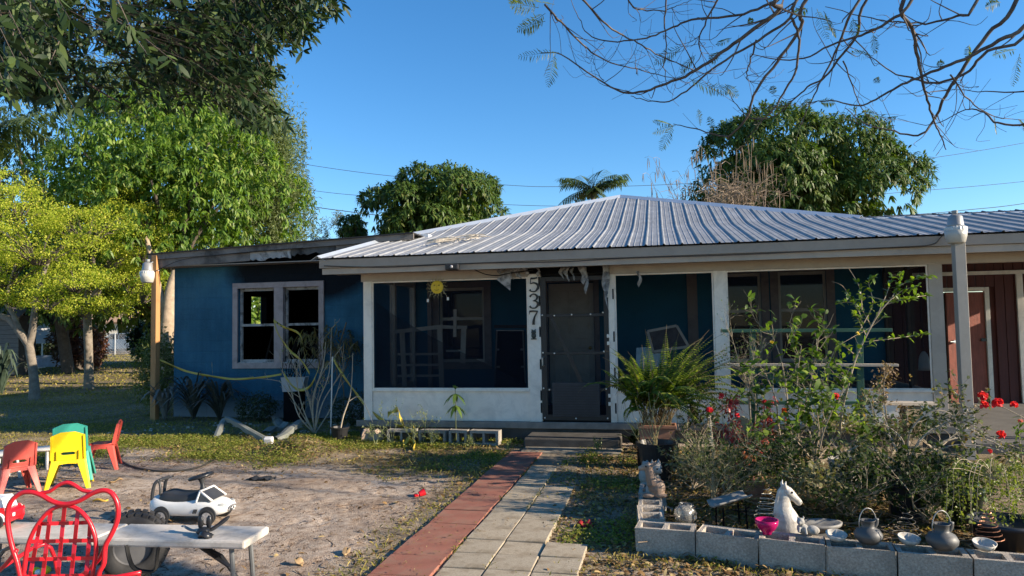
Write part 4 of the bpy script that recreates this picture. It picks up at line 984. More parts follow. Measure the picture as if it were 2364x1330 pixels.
# ---- nearly bare feathery-leaved tree overhead at right (trunk out of view to the right)
m_pbark = mat("smooth_branch_bark", (.075, .058, .047), .8, .4, 14, dirt=(.22, .19, .155), dscale=6, damt=.5)
m_feather = leafmat("feather_leaflet", (.07, .105, .025), (.15, .185, .06), .4, .5)
def bare_tree():
    rng = np.random.default_rng(91); base = Vector((7.6, .6, 0)); t = thing("flame_tree", "nearly bare branches with feathery leaves overhead at upper right", "tree", base)
    fork = P(2500, -520, 6.5) - base
    trunk_mesh([(0, 0, -.1), (-.1, .4, 1.8), (-.4, 1.6, 3.8), fork], [.22, .18, .15, .11], m_pbark, t)
    C = lambda x, y: (1140 + x / 1.931, y / 1.931)
    br = [[(1880, -30), (1780, 80), (1660, 150), (1530, 190), (1380, 260), (1240, 262), (1150, 240)],
     [(1300, -60), (1275, 40), (1130, 150), (980, 260), (850, 340), (720, 390), (600, 415), (490, 370), (300, 245), (210, 235)],
     [(1390, -50), (1320, 80), (1180, 180), (1000, 290), (880, 390), (780, 450), (690, 450), (610, 430)],
     [(1420, -40), (1370, 120), (1290, 240), (1170, 400), (1130, 520), (1060, 600), (1010, 605), (900, 575), (800, 555)],
     [(1650, -30), (1560, 140), (1520, 240), (1450, 380), (1400, 480), (1370, 560)],
     [(1680, -30), (1620, 150), (1540, 260), (1480, 340), (1400, 390), (1320, 460), (1280, 500), (1220, 530), (1160, 525)],
     [(1840, -30), (1870, 130), (1890, 260), (1920, 400), (1950, 510), (1990, 600), (2015, 665)],
     [(2340, -20), (2200, 150), (2080, 320), (2000, 450), (1960, 540), (1890, 605), (1760, 580), (1650, 550), (1570, 480)],
     [(2400, 40), (2250, 180), (2120, 250), (1980, 310), (1840, 370), (1740, 420), (1640, 470), (1500, 450), (1380, 460)],
     [(2400, 100), (2200, 230), (2100, 330), (1960, 370), (1880, 350), (1790, 330), (1690, 260), (1650, 240)],
     [(2160, -10), (2060, 70), (1950, 100), (1800, 100), (1680, 80), (1480, 30)],
     [(1010, -20), (960, 70), (915, 180), (920, 250), (870, 330)],
     [(1330, -60), (1230, 15), (1080, 70), (880, 90), (780, 130), (680, 170), (520, 185), (420, 150), (370, 60), (335, -20)],
     [(230, 20), (300, 100), (400, 200), (500, 270), (640, 310), (790, 345), (880, 380)],
     [(770, -20), (760, 100), (770, 200), (760, 300), (780, 400), (805, 425)],
     [(370, -30), (480, 90), (560, 150), (640, 190), (740, 250), (860, 300), (960, 330), (1130, 300)],
     [(590, -20), (640, 40), (760, 45), (830, 20), (910, -10)],
     [(2400, 550), (2250, 550), (2180, 500), (2100, 490), (1960, 555), (1800, 530)],
     [(2400, 410), (2190, 410), (2090, 400)],
     [(1330, 80), (1360, 180), (1350, 300), (1290, 420), (1220, 520), (1160, 530), (1080, 470), (1050, 400)],
     [(1170, 180), (1140, 280), (1130, 350), (1180, 375)],
     [(1560, 270), (1600, 390), (1650, 500), (1720, 540)],
     [(2040, 330), (2120, 450), (2240, 520), (2400, 540)],
     [(640, 330), (630, 280), (628, 235)], [(490, 360), (450, 300), (447, 250)]]
    rad = [.019, .024, .020, .024, .020, .018, .024, .024, .022, .019, .018, .014, .018, .012, .009, .012, .011, .013, .010, .017, .011, .010, .010, .006, .006]
    allp = []
    for i, bp in enumerate(br):
        d0 = 6.0 + rng.uniform(-.6, .9); pts = [P(*C(x, y), d0 + .12 * j) - base for j, (x, y) in enumerate(bp)]
        if i in (0, 1, 2, 3, 4, 5, 6, 7, 8, 9, 10, 12): 
            s0 = pts[0]; pts = [fork, fork.lerp(s0, .55) + Vector((0, 0, .35))] + pts
        sp = ss(pts, 5); r_ = list(.76 * np.linspace(rad[i] * (1.25 if len(pts) > len(bp) else 1), rad[i] * .22, len(sp)))
        jit = [p + Vector(rng.normal(size=3)) * .004 for p in sp]; MB().tube(jit, r_, 6).build("branch", m_pbark, t, smooth=True); allp.append((jit, r_, len(sp) - (len(bp) - 1) * 5))
    tw = MB()
    for k in range(230):
        sp, r_, s0 = allp[rng.integers(len(allp))]; j = rng.integers(max(2, s0), len(sp) - 1); p = sp[j]; d = (sp[j] - sp[j - 1]).normalized()
        a = (d + Vector(rng.normal(size=3)) * .8).normalized(); L = rng.uniform(.12, .55); pts = [p, p + a * L * .4 + Vector((0, 0, -.01)), p + a * L * .75 + Vector(rng.normal(size=3)) * .03, p + a * L + Vector((0, 0, .06)) + Vector(rng.normal(size=3)) * .04]
        tw.tube(ss(pts, 3), list(np.linspace(r_[j] * .5, .0015, 10)), 4, False)
    # limbs of the same crown outside the picture to the right, which dapple the yard
    for k in range(18):
        e = Vector((rng.uniform(6.8, 12.5), rng.uniform(-1.0, 5.2), rng.uniform(3.7, 5.6))) - base; mid = fork.lerp(e, .5) + Vector((0, 0, rng.uniform(.3, .9))); sp = ss([fork, mid, e], 7); MB().tube([p + Vector(rng.normal(size=3)) * .02 for p in sp], list(np.linspace(.05, .010, len(sp))), 5).build("branch", m_pbark, t, smooth=True)
        Pn, D = [], []
        for q in range(9):
            p = sp[rng.integers(7, len(sp))]; a = Vector(rng.normal(size=3)).normalized() + Vector((0, 0, -.3)); L = rng.uniform(.3, .9); tw.tube(ss([p, p + a * L * .5 + Vector((0, 0, .05)), p + a * L], 3), list(np.linspace(.011, .003, 7)), 4, False)
            for w in range(6): Pn.append(list(p + a * L * rng.uniform(.3, 1.05))); D.append(list(Vector(rng.normal(size=3))))
        n = len(Pn); leaves("foliage", np.array(Pn), np.array(D), rdir(n, rng), rng.uniform(.08, .16, n), rng.uniform(.03, .05, n), m_feather, t, seg=1)
    tw.build("twigs", m_pbark, t)["kind"] = "stuff"
    # feathery compound leaves
    spots = [(140, 20, -60, -10, 1.2), (200, 35, -110, -20, 1.2), (230, 60, -90, 60, 1.1), (230, 95, -110, 25, 1.0), (270, 20, -130, -20, 1.1), (290, 235, -160, 8, 1.0), (275, 240, -30, 120, .9), (840, 205, -110, 60, .9), (900, 245, -60, 60, .8), (870, 350, 120, 50, 1.0), (950, 380, 90, 20, .8), (1030, 375, 50, 40, .7), (800, 560, -80, -25, .7), (800, 560, -50, 90, .8), (810, 560, -90, 20, .7), (920, 560, -10, -70, .6), (980, 580, -20, -60, .5), (1440, 40, 40, 110, 1.0), (1470, 50, 50, 90, .9), (1400, 40, -50, 10, .8), (1600, 80, 10, 60, .9), (1690, 250, -90, -20, .9), (1690, 150, 10, 70, .7), (2330, 220, -90, 20, .9), (2345, 240, -30, 120, .9), (2120, 200, -10, 50, .7), (1450, 455, 60, -5, .7), (1420, 440, -50, 30, .6), (1060, 170, -60, 20, .6), (1010, 230, -40, 30, .8), (1800, 520, -60, 20, .6), (1160, 90, -25, 0, .5), (1720, 370, -20, -25, .5), (2010, 285, -30, -10, .5), (2230, 520, 10, 60, .6), (2260, 10, -60, 10, .9), (2340, 530, 20, 40, .5), (1250, 420, -10, -40, .5)]
    for (x, y, dx, dy, sc) in spots:
        d = 6.4 + rng.uniform(-.4, .5); p0 = P(*C(x, y), d) - base; p1 = P(*C(x + dx, y + dy), d + rng.uniform(-.15, .15)) - base; ax = p1 - p0; L = ax.length * 1.1; ax.normalize()
        side = ax.cross(Vector((rng.normal() * .4, 1, rng.normal() * .4))).normalized(); Pn, D = [], []
        LL = []
        for k in range(14):
            s = p0 + ax * L * (.12 + .88 * k / 13) + Vector((0, 0, -.02 * (k / 13) ** 2)); pl = .085 * sc * math.sin(math.pi * (.16 + .74 * k / 13))
            for sg in (-1, 1): Pn.append(list(s)); D.append(list((side * sg + ax * (.45 + .2 * rng.normal()) + Vector((0, 0, -.25))).normalized())); LL.append(pl * rng.uniform(.8, 1.1))
        n = len(Pn); lf = leaves("feather_leaf", np.array(Pn), np.array(D), np.tile([0, .4, 1.], (n, 1)), np.array(LL), np.full(n, .0085), m_feather, t, bend=.15)
        MB().tube([p0, p0 + ax * L * .5, p0 + ax * L + Vector((0, 0, -.02))], [.003, .002, .001], 3, False).build("rachis", m_feather, lf)
bare_tree()
# ================================================================== background at left: canopy, fence, car, houses, shrubs
def bush(name, label, base, rad, n, m, seed, L=(.05, .1), W=(.03, .05), stems=10, group=None, seg=1, hollow=.35):
    rng = np.random.default_rng(seed); t = thing(name, label, "shrub" if "shrub" in name or "hedge" in name else "plant", base, 0, group)
    s = MB()
    for k in range(stems):
        a = rng.uniform(0, 6.28); e = Vector((math.cos(a) * rad[0] * .7, math.sin(a) * rad[1] * .7, rad[2] * rng.uniform(.8, 1.7))); s.tube([(0, 0, 0), e * .5 + Vector((0, 0, .1)), e], [.02 * rad[2], .013 * rad[2], .004], 4, False)
    s.build("stem", m_bark_d, t)
    d = rdir(n, rng); q = d * rng.uniform(hollow, 1, (n, 1)) ** .5 * (1 + .2 * np.sin(d[:, [0]] * 7 + seed) + .15 * np.sin(d[:, [1]] * 9 + d[:, [2]] * 8)); q[:, 2] = q[:, 2] * .95 + 1; Pn = q * np.array(rad); Pn[:, 2] = np.maximum(Pn[:, 2], .02)
    D = nrm(d * .6 + rdir(n, rng) * .8); leaves("foliage", Pn, D, nrm(d + rdir(n, rng) * .5 + np.array([0, 0, .4])), rng.uniform(*L, n), rng.uniform(*W, n), m, t, seg=seg, bend=.15); return t
m_dkleaf = leafmat("dark_shrub_leaf", (.016, .03, .010), (.045, .065, .02), .25, .4)
m_redleaf = leafmat("copper_leaf", (.10, .045, .035), (.24, .12, .09), .3, .4)
bush("copper_shrub", "reddish copper-leaved shrub beside the white canopy", Vector((P(168, 838, 31).x, 31, 0)), (.72, .8, 1.2), 4200, m_redleaf, 1, (.10, .18), (.07, .11))
bush("copper_shrub", "small reddish shrub right behind the straight tree trunk", Vector((P(216, 830, 30).x, 30, 0)), (.35, .6, 1.0), 1800, m_redleaf, 2, (.10, .18), (.07, .11))
# dark hedge mass behind the canopy
for k, (x, d) in enumerate(((20, 40), (90, 42), (150, 40), (352, 37), (402, 33), (-60, 42))):
    bush("hedge_shrub", ["dark hedge shrub at the left edge behind the grey shed", "dark hedge shrub behind the white canopy roof", "dark hedge shrub between canopy and copper shrub", "dark hedge shrub right of the parked car", "dark hedge shrub next to the blue wall's far corner", "dark hedge shrub just outside the left edge"][k], Vector((P(x, 800, d).x, d, 0)), ((2.0, 1.4, 1.55) if k not in (3, 4) else (1.0, 1.0, 1.3)), 5000, m_dkleaf, 10 + k, (.14, .26), (.09, .16), group="dark hedge shrubs")
# white pop-up canopy with a table under it
def canopy():
    c = G(118, 843); c = Vector((c.x * .92, c.y * .92, 0)); t = thing("pop_up_canopy", "white peaked canopy tent standing in the side yard", "canopy", c); w = 1.3; h = 1.35
    m_w = mat("canopy_fabric", (.75, .76, .80), .7, .05)
    b = MB(); cs = [(-w, -w), (w, -w), (w, w), (-w, w)]
    g = []
    for i in range(4):
        a = cs[i]; e = cs[(i + 1) % 4]; rows = []
        for k in range(6):
            s = k / 5; rows.append([(a[0] * s, a[1] * s, h + .85 * (1 - s) ** 1.15), ((a[0] + e[0]) / 2 * s, (a[1] + e[1]) / 2 * s, h + .85 * (1 - s) ** 1.15 - .06 * math.sin(math.pi * s)), (e[0] * s, e[1] * s, h + .85 * (1 - s) ** 1.15)])
        b.sheet(rows); b.add([(a[0], a[1], h), (e[0], e[1], h), (e[0], e[1], h - .2), (a[0], a[1], h - .2)], [(0, 1, 2, 3)])
    b.build("roof", m_w, t)
    for (x, y) in cs: MB().box((x * .98, y * .98, h / 2 - .05), (.05, .05, h - .1)).build("leg", m_white, t)
    tt = thing("folding_table", "pale table standing under the white canopy", "table", c + Vector((.3, 0, 0))); MB().box((0, 0, .55), (1.7, .7, .05)).build("table_top", mat("pale_blue_top", (.35, .4, .5), .5), tt)
    MB().box((0, -.33, .3), (1.66, .015, .46)).build("tablecloth", mat("pale_blue_top", (.3,) * 3), tt)
    for sx in (-.75, .75): MB().box((sx, 0, .27), (.05, .5, .54)).build("leg", m_white, tt)
canopy()
# grey board shed at the left edge
sh = thing("shed", "weathered grey board shed at the left edge", "shed", Vector((P(42, 800, 27).x - 2.0, 27, 0)))
MB().bb((-2.2, .03, 0), (2.0, 1.0, 2.3)).build("wall", mat("shed_core", (.05, .05, .05), .9), sh)
for k in range(13): MB().bb((-2.2, 0, .06 + k * .17), (2.0, .028, .06 + k * .17 + .155)).build("board", mat("weathered_board", (.17, .165, .155), .9, .35, 5, stretch=(.6, 6, 6)), sh)
MB().add([(-2.4, -.25, 2.25), (2.2, -.25, 2.25), (2.2, .5, 2.7), (-2.4, .5, 2.7), (2.2, 1.2, 2.25), (-2.4, 1.2, 2.25)], [(0, 1, 2, 3), (3, 2, 4, 5)]).build("roof", mat("shed_roof", (.10, .09, .085), .9), sh, solid=.05)
# chain link fence: posts, rail and real wires
FD = 50.0
fa = P(228, 800, FD); fc = P(330, 800, FD)
fen = thing("chain_link_fence", "chain link fence with galvanised posts in front of the parked car", "fence", (fa.x - 1, FD, 0)); Lf = fc.x - fa.x + 3
mg = mat("galvanised", (.5, .52, .53), .45, .1, metal=.6)
for k in range(4): MB().tube([(k * Lf / 3 + .1, 0, 0), (k * Lf / 3 + .1, 0, 1.5)], .05, 8).build("post", mg, fen)
MB().tube([(0, 0, 1.45), (Lf, 0, 1.45)], .03, 6).build("rail", mg, fen)
w = MB(); st_ = .11; n = int((Lf + 1.5) / st_)
for k in range(n):
    for sg in (1, -1):
        x0 = k * st_ - (1.4 if sg > 0 else 0); x1 = x0 + sg * 1.4; z0, z1 = .03, 1.43
        if x0 < 0: z0 += -x0 ; x0 = 0
        if x1 > Lf: z1 -= (x1 - Lf); x1 = Lf
        if x0 > Lf: z0 += x0 - Lf; x0 = Lf
        if x1 < 0: z1 += x1; x1 = 0
        if z1 - z0 > .05: w.tube([(x0, .005 * sg, z0), (x1, .005 * sg, z1)], .007, 3, False)
o = w.build("wire_mesh", mg, fen); o["kind"] = "stuff"
# sunlit dry lawn beyond the trees is the ground itself; car behind the fence
def car(label, loc, rz, col):
    t = thing("parked_car", label, "car", loc, rz); mb = mat("car_paint_blue_grey", col, .25, .05, coat=.6)
    prof = [(-2.2, .35), (-2.22, .75), (-1.9, .95), (-1.15, 1.02), (-.55, 1.47), (.75, 1.52), (1.55, 1.42), (2.0, 1.05), (2.2, .9), (2.2, .4), (1.85, .3), (-1.8, .3)]
    MB().prism(prof, 1.7).build("body", mb, t, bevel=.07)
    for pts in ([(-.98, 1.04), (-.50, 1.41), (.0, 1.43), (.0, 1.04)], [(.07, 1.04), (.07, 1.43), (.72, 1.45), (.85, 1.04)], [(.95, 1.04), (.82, 1.45), (1.45, 1.37), (1.75, 1.04)]):
        MB().prism(pts, 1.712).build("side_window", m_glass, t)
    for x in (-1.38, 1.38):
        for y in (-.78, .78):
            w_ = MB().tube([(x, y - .11, .33), (x, y + .11, .33)], .33, 18).build("wheel", mat("tyre_rubber", (.02,) * 3, .8), t); MB().tube([(x, y - .125, .33), (x, y + .125, .33)], .19, 14).build("rim", mg, w_)
    for y in (-.6, .6): MB().box((-2.2, y, .72), (.06, .34, .14)).build("headlight", mat("lamp_glass", (.8, .8, .8), .1), t, bevel=.02)
    MB().box((-1.0, -.95, 1.0), (.12, .16, .12)).build("mirror", mb, t, bevel=.02)
car("blue grey car parked behind the chain link fence", (P(283, 790, 56).x, 56, 0), R(8), (.10, .15, .21))
# white house beyond, with a brown roof
wh = thing("neighbour_house", "cream neighbour house far behind the parked car", "house", (P(275, 790, 78).x, 78, 0))
MB().bb((-5, 0, 0), (5, 7, 2.8)).build("wall", mat("cream_wall", (.62, .58, .48), .8, .05), wh)
MB().add([(-5.6, -.6, 2.7), (5.6, -.6, 2.7), (5.6, 3.5, 4.2), (-5.6, 3.5, 4.2), (5.6, 7.6, 2.7), (-5.6, 7.6, 2.7)], [(0, 1, 2, 3), (3, 2, 4, 5)]).build("roof", mat("tan_roof", (.35, .22, .14), .9), wh, solid=.12)
for x in (-3, .5, 3.2): MB().bb((x - .6, -.03, 1.0), (x + .6, -.001, 2.1)).build("window", m_glass, wh)
rh = thing("red_roofed_shed", "small pale building with a rusty red roof past the blue wall", "shed", (P(397, 770, 60).x, 60, 0))
MB().bb((-2.5, 0, 0), (2.2, 4, 2.6)).build("wall", m_white, rh); MB().add([(-3, -.5, 2.5), (2.7, -.5, 2.5), (2.7, 2, 4.2), (-3, 2, 4.2), (2.7, 4.5, 2.5), (-3, 4.5, 2.5)], [(0, 1, 2, 3), (3, 2, 4, 5)]).build("roof", mat("rusty_roof", (.28, .08, .05), .8), rh, solid=.1)

# ---- power lines on far poles
m_wire = mat("wire_dark", (.05, .055, .07), .6)
def wire_line(label, pts, r=.018):
    t = thing("power_line", label, "wire", pts[0]); b = Vector(pts[0])
    MB().tube(ss([Vector(p) - b for p in pts], 8), r, 4, False).build("conductor", m_wire, t); return t
wire_line("uppermost power line above the rounded mango", [P(560, 350, 44), P(690, 377, 44), P(900, 406, 44), P(1180, 428, 44), P(1300, 431, 44), P(1500, 428, 44), P(1750, 412, 44), P(2070, 376, 44), P(2364, 330, 44), P(2700, 260, 44)])
wire_line("middle power line behind the palm", [P(560, 415, 44.6), P(700, 437, 44.6), P(850, 453, 44.6), P(1180, 473, 44.6), P(1400, 475, 44.6), P(1800, 465, 44.6), P(2130, 440, 44.6), P(2364, 419, 44.6), P(2700, 380, 44.6)])
wire_line("lowest thick cable at the left of the rounded mango", [P(560, 445, 36), P(710, 475, 36), P(800, 488, 36), P(900, 500, 36), P(1100, 520, 36)], .024)
wire_line("upper of the two cables by the lamp post at right", [P(2000, 500, 30), P(2130, 494, 30), P(2240, 484, 30), P(2364, 470, 30), P(2600, 430, 30)], .018)
wire_line("lower of the two cables by the lamp post at right", [P(2000, 505, 30.5), P(2130, 500, 30.5), P(2240, 495, 30.5), P(2364, 488, 30.5), P(2600, 465, 30.5)], .018)
# ================================================================== things in the left half of the yard
def gp(x, y):
    p = G(x, y); p.z = gz(p); return p
# ---- wooden post with a yard lamp at the wing's corner
pb = gp(357, 968)
wp = thing("wooden_post", "raw timber post standing at the burnt wing's corner", "post", pb, R(-14))
hgt = 3.0
MB().box((0, 0, hgt / 2 - .1), (.11, .11, hgt + .2)).build("shaft", mat("raw_timber", (.40, .205, .08), .75, .25, 3, bump=.15, bscale=20, stretch=(9, 9, .7), dirt=(.30, .14, .05), dscale=4, damt=.5), wp, bevel=.006)
def yard_lamp(name, label, loc, arm, s=1.0):
    t = thing(name, label, "lamp", loc); mh = mat("lamp_grey", (.30, .30, .295), .4, .1, metal=.4); ml = mat("frosted_lens", (.46, .445, .40), .3, .12, 12, bump=.3, bscale=60)
    MB().lathe([(.045 * s, .30 * s), (.055 * s, .335 * s), (.10 * s, .30 * s), (.115 * s, .17 * s), (.125 * s, .15 * s), (.0, .15 * s)][::-1], n=18).build("housing", mh, t, smooth=True)
    MB().lathe([(0, .345 * s), (.04 * s, .345 * s), (.045 * s, .395 * s), (0, .40 * s)], n=12).build("photocell", mat("photocell_grey", (.25, .27, .28), .5), t)
    b = MB(); N = 40
    prof = [(.125, .15), (.155, .13), (.160, .085), (.135, .07)]
    vs = []
    for (r, z) in prof:
        for j in range(N):
            q = r * (1.0 if j % 2 else .95) * s; a = 2 * math.pi * j / N; vs.append((q * math.cos(a), q * math.sin(a), z * s))
    b.add(vs, [(i * N + j, i * N + (j + 1) % N, (i + 1) * N + (j + 1) % N, (i + 1) * N + j) for i in range(3) for j in range(N)]); b.build("reflector_collar", mat("lamp_white_metal", (.50, .49, .46), .4, .08, metal=.2), t)
    MB().lathe([(.157 * s, .085 * s), (.150 * s, 0), (.125 * s, -.10 * s), (.10 * s, -.115 * s), (0, -.115 * s)], n=22).build("lens", ml, t, smooth=True)
    if arm: MB().tube([(0, 0, .25 * s), Vector(arm) * .5 + Vector((0, 0, .27 * s)), arm], .028, 8).build("arm", mat("lamp_white_metal", (.68,) * 3), t)
    return t
q = P(341, 641, pb.y - .05); yard_lamp("yard_lamp", "grey dusk-to-dawn lamp bracketed to the raw timber post", q, Vector((.17, .05, .12)), .85)
# ---- painted lamp post at right
lu = HP(2224, 800, -.85).x; lp = HW(lu, -.85, 0)
pt = thing("lamp_post", "beige painted square post carrying a lamp, right of the porch", "post", Vector((lp.x, lp.y, 0)), R(-12)); ht = P(2210, 562, lp.y).z
MB().box((0, 0, ht / 2), (.112, .112, ht)).build("shaft", mat("beige_post_paint", (.38, .34, .29), .6, .1, 3, dirt=(.30, .27, .23), dscale=3, damt=.5, bump=.1), pt, bevel=.005)
q = P(2207, 545, lp.y - .02); yard_lamp("yard_lamp", "large grey lamp with frosted lens on the beige post", q, None, .74)

# ---- stacking chairs for children
def kid_chair(label, loc, rz, col, s=1.0, dz=0.0):
    t = thing("children_chair", label, "chair", (loc[0], loc[1], loc[2] + dz), rz); m = mat("plastic_%.2f_%.2f_%.2f" % col, col, .45, .1, 8, spec=.4, bump=.05, bscale=80, dirt=dk(col, .6), dscale=6, damt=.55); t.scale = (s, s, s)
    # local: the back stands at -y side of the seat when seen from behind; back faces the viewer
    w, d, h = .30, .28, .30
    g = [[(sx * w / 2 * (1 - .06 * j / 4), lerp(-d / 2, d / 2, j / 4), h + (.016 if abs(sx) == 1 else 0) - .012 * math.sin(math.pi * j / 4) + (-.02 if j == 4 else 0)) for sx in (-1, -.6, 0, .6, 1)] for j in range(5)]
    MB().sheet(g).build("seat", m, t, smooth=True, solid=.012)
    tilt = Matrix.Translation((0, -d / 2 + .005, h + .0)) @ Matrix.Rotation(R(12), 4, 'X')
    outer = [(-.145, .0), (.145, .0), (.143, .19), (.135, .245), (.06, .275), (-.06, .275), (-.135, .245), (-.143, .19)]
    hole = [(-.07, .055), (-.045, .042), (.045, .042), (.07, .055), (.045, .072), (-.045, .072)]
    bo = MB().prism(outer, .012, tilt, [hole]).build("backrest", m, t, bevel=.003)
    for sx in (-1, 1): MB().prism([(sx * .145 - .008, 0), (sx * .145 + .008, 0), (sx * .138 + .008, .24), (sx * .138 - .008, .24)], .035, tilt).build('rib', m, bo)
    for sx in (-.095, .095): MB().prism([(sx - .004, .0), (sx + .004, .0), (sx + .002, .09), (sx - .002, .09)], .02, tilt @ Matrix.Translation((0, -.012, 0))).build('rib', m, bo)
    for sx in (-1, 1):
        for sy in (-1, 1):
            b = MB(); top = Vector((sx * w * .47, sy * d * .46, h - .005)); bot = Vector((sx * (w * .5 + .045), sy * (d * .5 + .05), 0))
            # L-section leg, wide at the top
            for (ax, k) in ((Vector((1, 0, 0)), -sx), (Vector((0, 1, 0)), -sy)):
                wt, wb = .075, .032; other = Vector((0, .007, 0)) if ax.x else Vector((.007, 0, 0))
                vs = [top, top + ax * k * wt, bot + ax * k * wb, bot]; b.add([v + other for v in vs] + [v - other for v in vs], [(0, 1, 2, 3), (7, 6, 5, 4), (0, 4, 5, 1), (1, 5, 6, 2), (2, 6, 7, 3), (3, 7, 4, 0)])
            b.build("leg", m, t, bevel=.003)
    ap = MB()
    for sy in (-1, 1):
        pts = [(-w * .47, h - .004), (w * .47, h - .004), (w * .49, h - .09), (w * .36, h - .055), (0, h - .045), (-w * .36, h - .055), (-w * .49, h - .09)]; ap.prism(pts, .012, Matrix.Translation((0, sy * d * .47, 0)))
    for sx in (-1, 1):
        pts = [(-d * .46, h - .004), (d * .46, h - .004), (d * .48, h - .10), (d * .34, h - .055), (0, h - .045), (-d * .34, h - .055), (-d * .48, h - .10)]; ap.prism(pts, .012, Matrix.Translation((sx * w * .48, 0, 0)) @ Matrix.Rotation(R(90), 4, 'Z'))
    ap.build("apron", m, t, bevel=.002); return t
red = (.62, .10, .075)
kid_chair("faded red children's chair at the left edge, seen from behind", gp(-8, 1150) + Vector((0, .25, 0)), R(50), red, .95)
c2 = gp(132, 1130) + Vector((0, .22, 0))
kid_chair("teal children's chair stacked with the yellow one, its back higher", c2 + Vector((-.02, .05, 0)), R(26), (.045, .33, .27), 1.05, 0.07)
kid_chair("yellow children's chair stacked with the teal chair, its back lower", c2 + Vector((0, -.02, .0)), R(26), (.82, .58, .012), 1.04, 0.0)
kid_chair("small red children's chair seen side-on facing left", gp(222, 1083) + Vector((0, .12, 0)), R(112), (.60, .085, .06), .98)
# white round plastic table top lying behind the red chair
tl = thing("plastic_stool", "small white plastic stool behind the faded red chair", "stool", gp(85, 1085) + Vector((.02, .15, 0)))
MB().lathe([(0, .245), (.155, .245), (.165, .232), (.15, .218), (0, .216)], n=24).build("seat", m_white, tl, smooth=True)
for k in range(4):
    a = k * 1.571 + .6; MB().tube([(.11 * math.cos(a), .11 * math.sin(a), .225), (.15 * math.cos(a), .15 * math.sin(a), 0)], .016, 6).build("leg", m_white, tl)
tl2 = thing("plastic_stool", "grey plastic stool cut off by the left edge", "stool", gp(-8, 1110) + Vector((0, .1, 0)))
MB().lathe([(0, .30), (.17, .30), (.18, .285), (.165, .265), (0, .262)], n=24).build("seat", mat("grey_plastic", (.45, .45, .44), .5), tl2, smooth=True)
for k in range(4):
    a = k * 1.571 + .3; MB().tube([(.12 * math.cos(a), .12 * math.sin(a), .27), (.16 * math.cos(a), .16 * math.sin(a), 0)], .016, 6).build("leg", mat("grey_plastic", (.4,) * 3), tl2)

# ---- white folding bench
bn0 = G(620, 1214, .43); bn1 = G(566, 1252, .43)
ax = Vector((-1, .125, 0)).normalized(); 
bench = thing("folding_bench", "stained white plastic folding bench in the foreground", "bench", Vector(((bn0.x + bn1.x) / 2, (bn0.y + bn1.y) / 2, 0)), math.atan2(ax.y, ax.x) - math.pi)
# local +x points to the right end, bench runs to -x
m_bench = mat("bench_plastic", (.58, .53, .46), .6, .12, 3, spec=.3, bump=.2, bscale=120, dirt=(.27, .24, .20), dscale=5, damt=.75)
MB().bb((-.895, -.15, .385), (0, .15, .432)).build("bench_top", m_bench, bench, bevel=.012)
MB().bb((-1.83, -.15, .385), (-.905, .15, .432)).build("bench_top", m_bench, bench, bevel=.012)
m_steel = mat("grey_steel_tube", (.16, .165, .165), .45, .2, metal=.5)
for x in (-.10, -1.73):
    for y in (-.105, .105): MB().tube([(x, y, .385), (x + (.03 if x > -1 else -.03), y * 1.05, 0)], .014, 8).build("leg", m_steel, bench)
    MB().tube([(x + .01, -.105, .08), (x + .01, .105, .08)], .011, 6).build("crossbar", m_steel, bench)
MB().tube([(-.40, .0, .385), (-.22, 0, .30), (-.10, 0, .15)], .012, 6).build("brace", _M["black_plastic"], bench); MB().beam((-.36, -.03, .375), (-.15, -.03, .25), .03, .008).build("brace", _M["black_plastic"], bench)
MB().tube([(-1.43, 0, .385), (-1.61, 0, .30), (-1.73, 0, .15)], .012, 6).build("brace", m_steel, bench)
sl_ = ss([(-.70, -.155, .40), (-.68, -.16, .33), (-.655, -.155, .275), (-.60, -.15, .255), (-.53, -.15, .262), (-.515, -.155, .33), (-.51, -.15, .39)], 4)
b = MB()
for i in range(len(sl_) - 1): b.beam(sl_[i], sl_[i + 1] + (sl_[i + 1] - sl_[i]) * .05, .006, .028, up=(0, 1, .2))
st = b.build("webbing_strap", mat("black_webbing", (.015,) * 3, .8), None); st.matrix_world = bench.matrix_world; st.location = bench.location; st.rotation_euler = bench.rotation_euler
tag(st, "black webbing strap looped under the folding bench", "strap")
# black toy lying on the bench
bw = Matrix.Translation(bench.location) @ Matrix.Rotation(bench.rotation_euler.z, 4, 'Z')
bt = thing("black_toy", "jumble of black plastic toy parts lying on the bench end", "toy", bw @ Vector((-.30, -.04, .432)), 0)
mbk = mat("glossy_black_plastic", (.02, .021, .024), .3, .2)
for dx in (-.022, .026): MB().sphere((dx, .0, .068), .02, 8, (.85, .6, 2.0)).build("fin", mbk, bt, smooth=True)
MB().sphere((0, -.02, .025), .04, 9, (1.0, .9, .55)).sphere((.03, -.05, .012), .03, 8, (1.2, 1, .4)).build("body", mbk, bt, smooth=True)
MB().tube(ss([(-.03, 0, .02), (-.09, .03, .018), (-.14, .06, .03)], 3), [.008] * 6 + [.006], 6).lathe([(.011, -.004), (.014, 0), (.011, .004)], (-.15, .065, .032), 10).build("arm", mat("dull_pewter", (.25, .25, .24), .4, .4, metal=.6), bt)
MB().tube(ss([(.03, 0, .02), (.07, .03, .045), (.12, .06, .085)], 3), [.009, .012, .013, .012, .014, .013, .006], 6).build("arm", mbk, bt)
g = [[(.0 + .09 * i / 5 - .02, -.05 - .05 * math.sin(i / 5 * 2.5) + .02 * j, .03 * math.sin(i / 5 * 3.1) + .006 - (.02 if j == 0 else 0)) for j in range(3)] for i in range(6)]
MB().sheet(g).build("flap", mbk, bt, smooth=True, solid=.003)
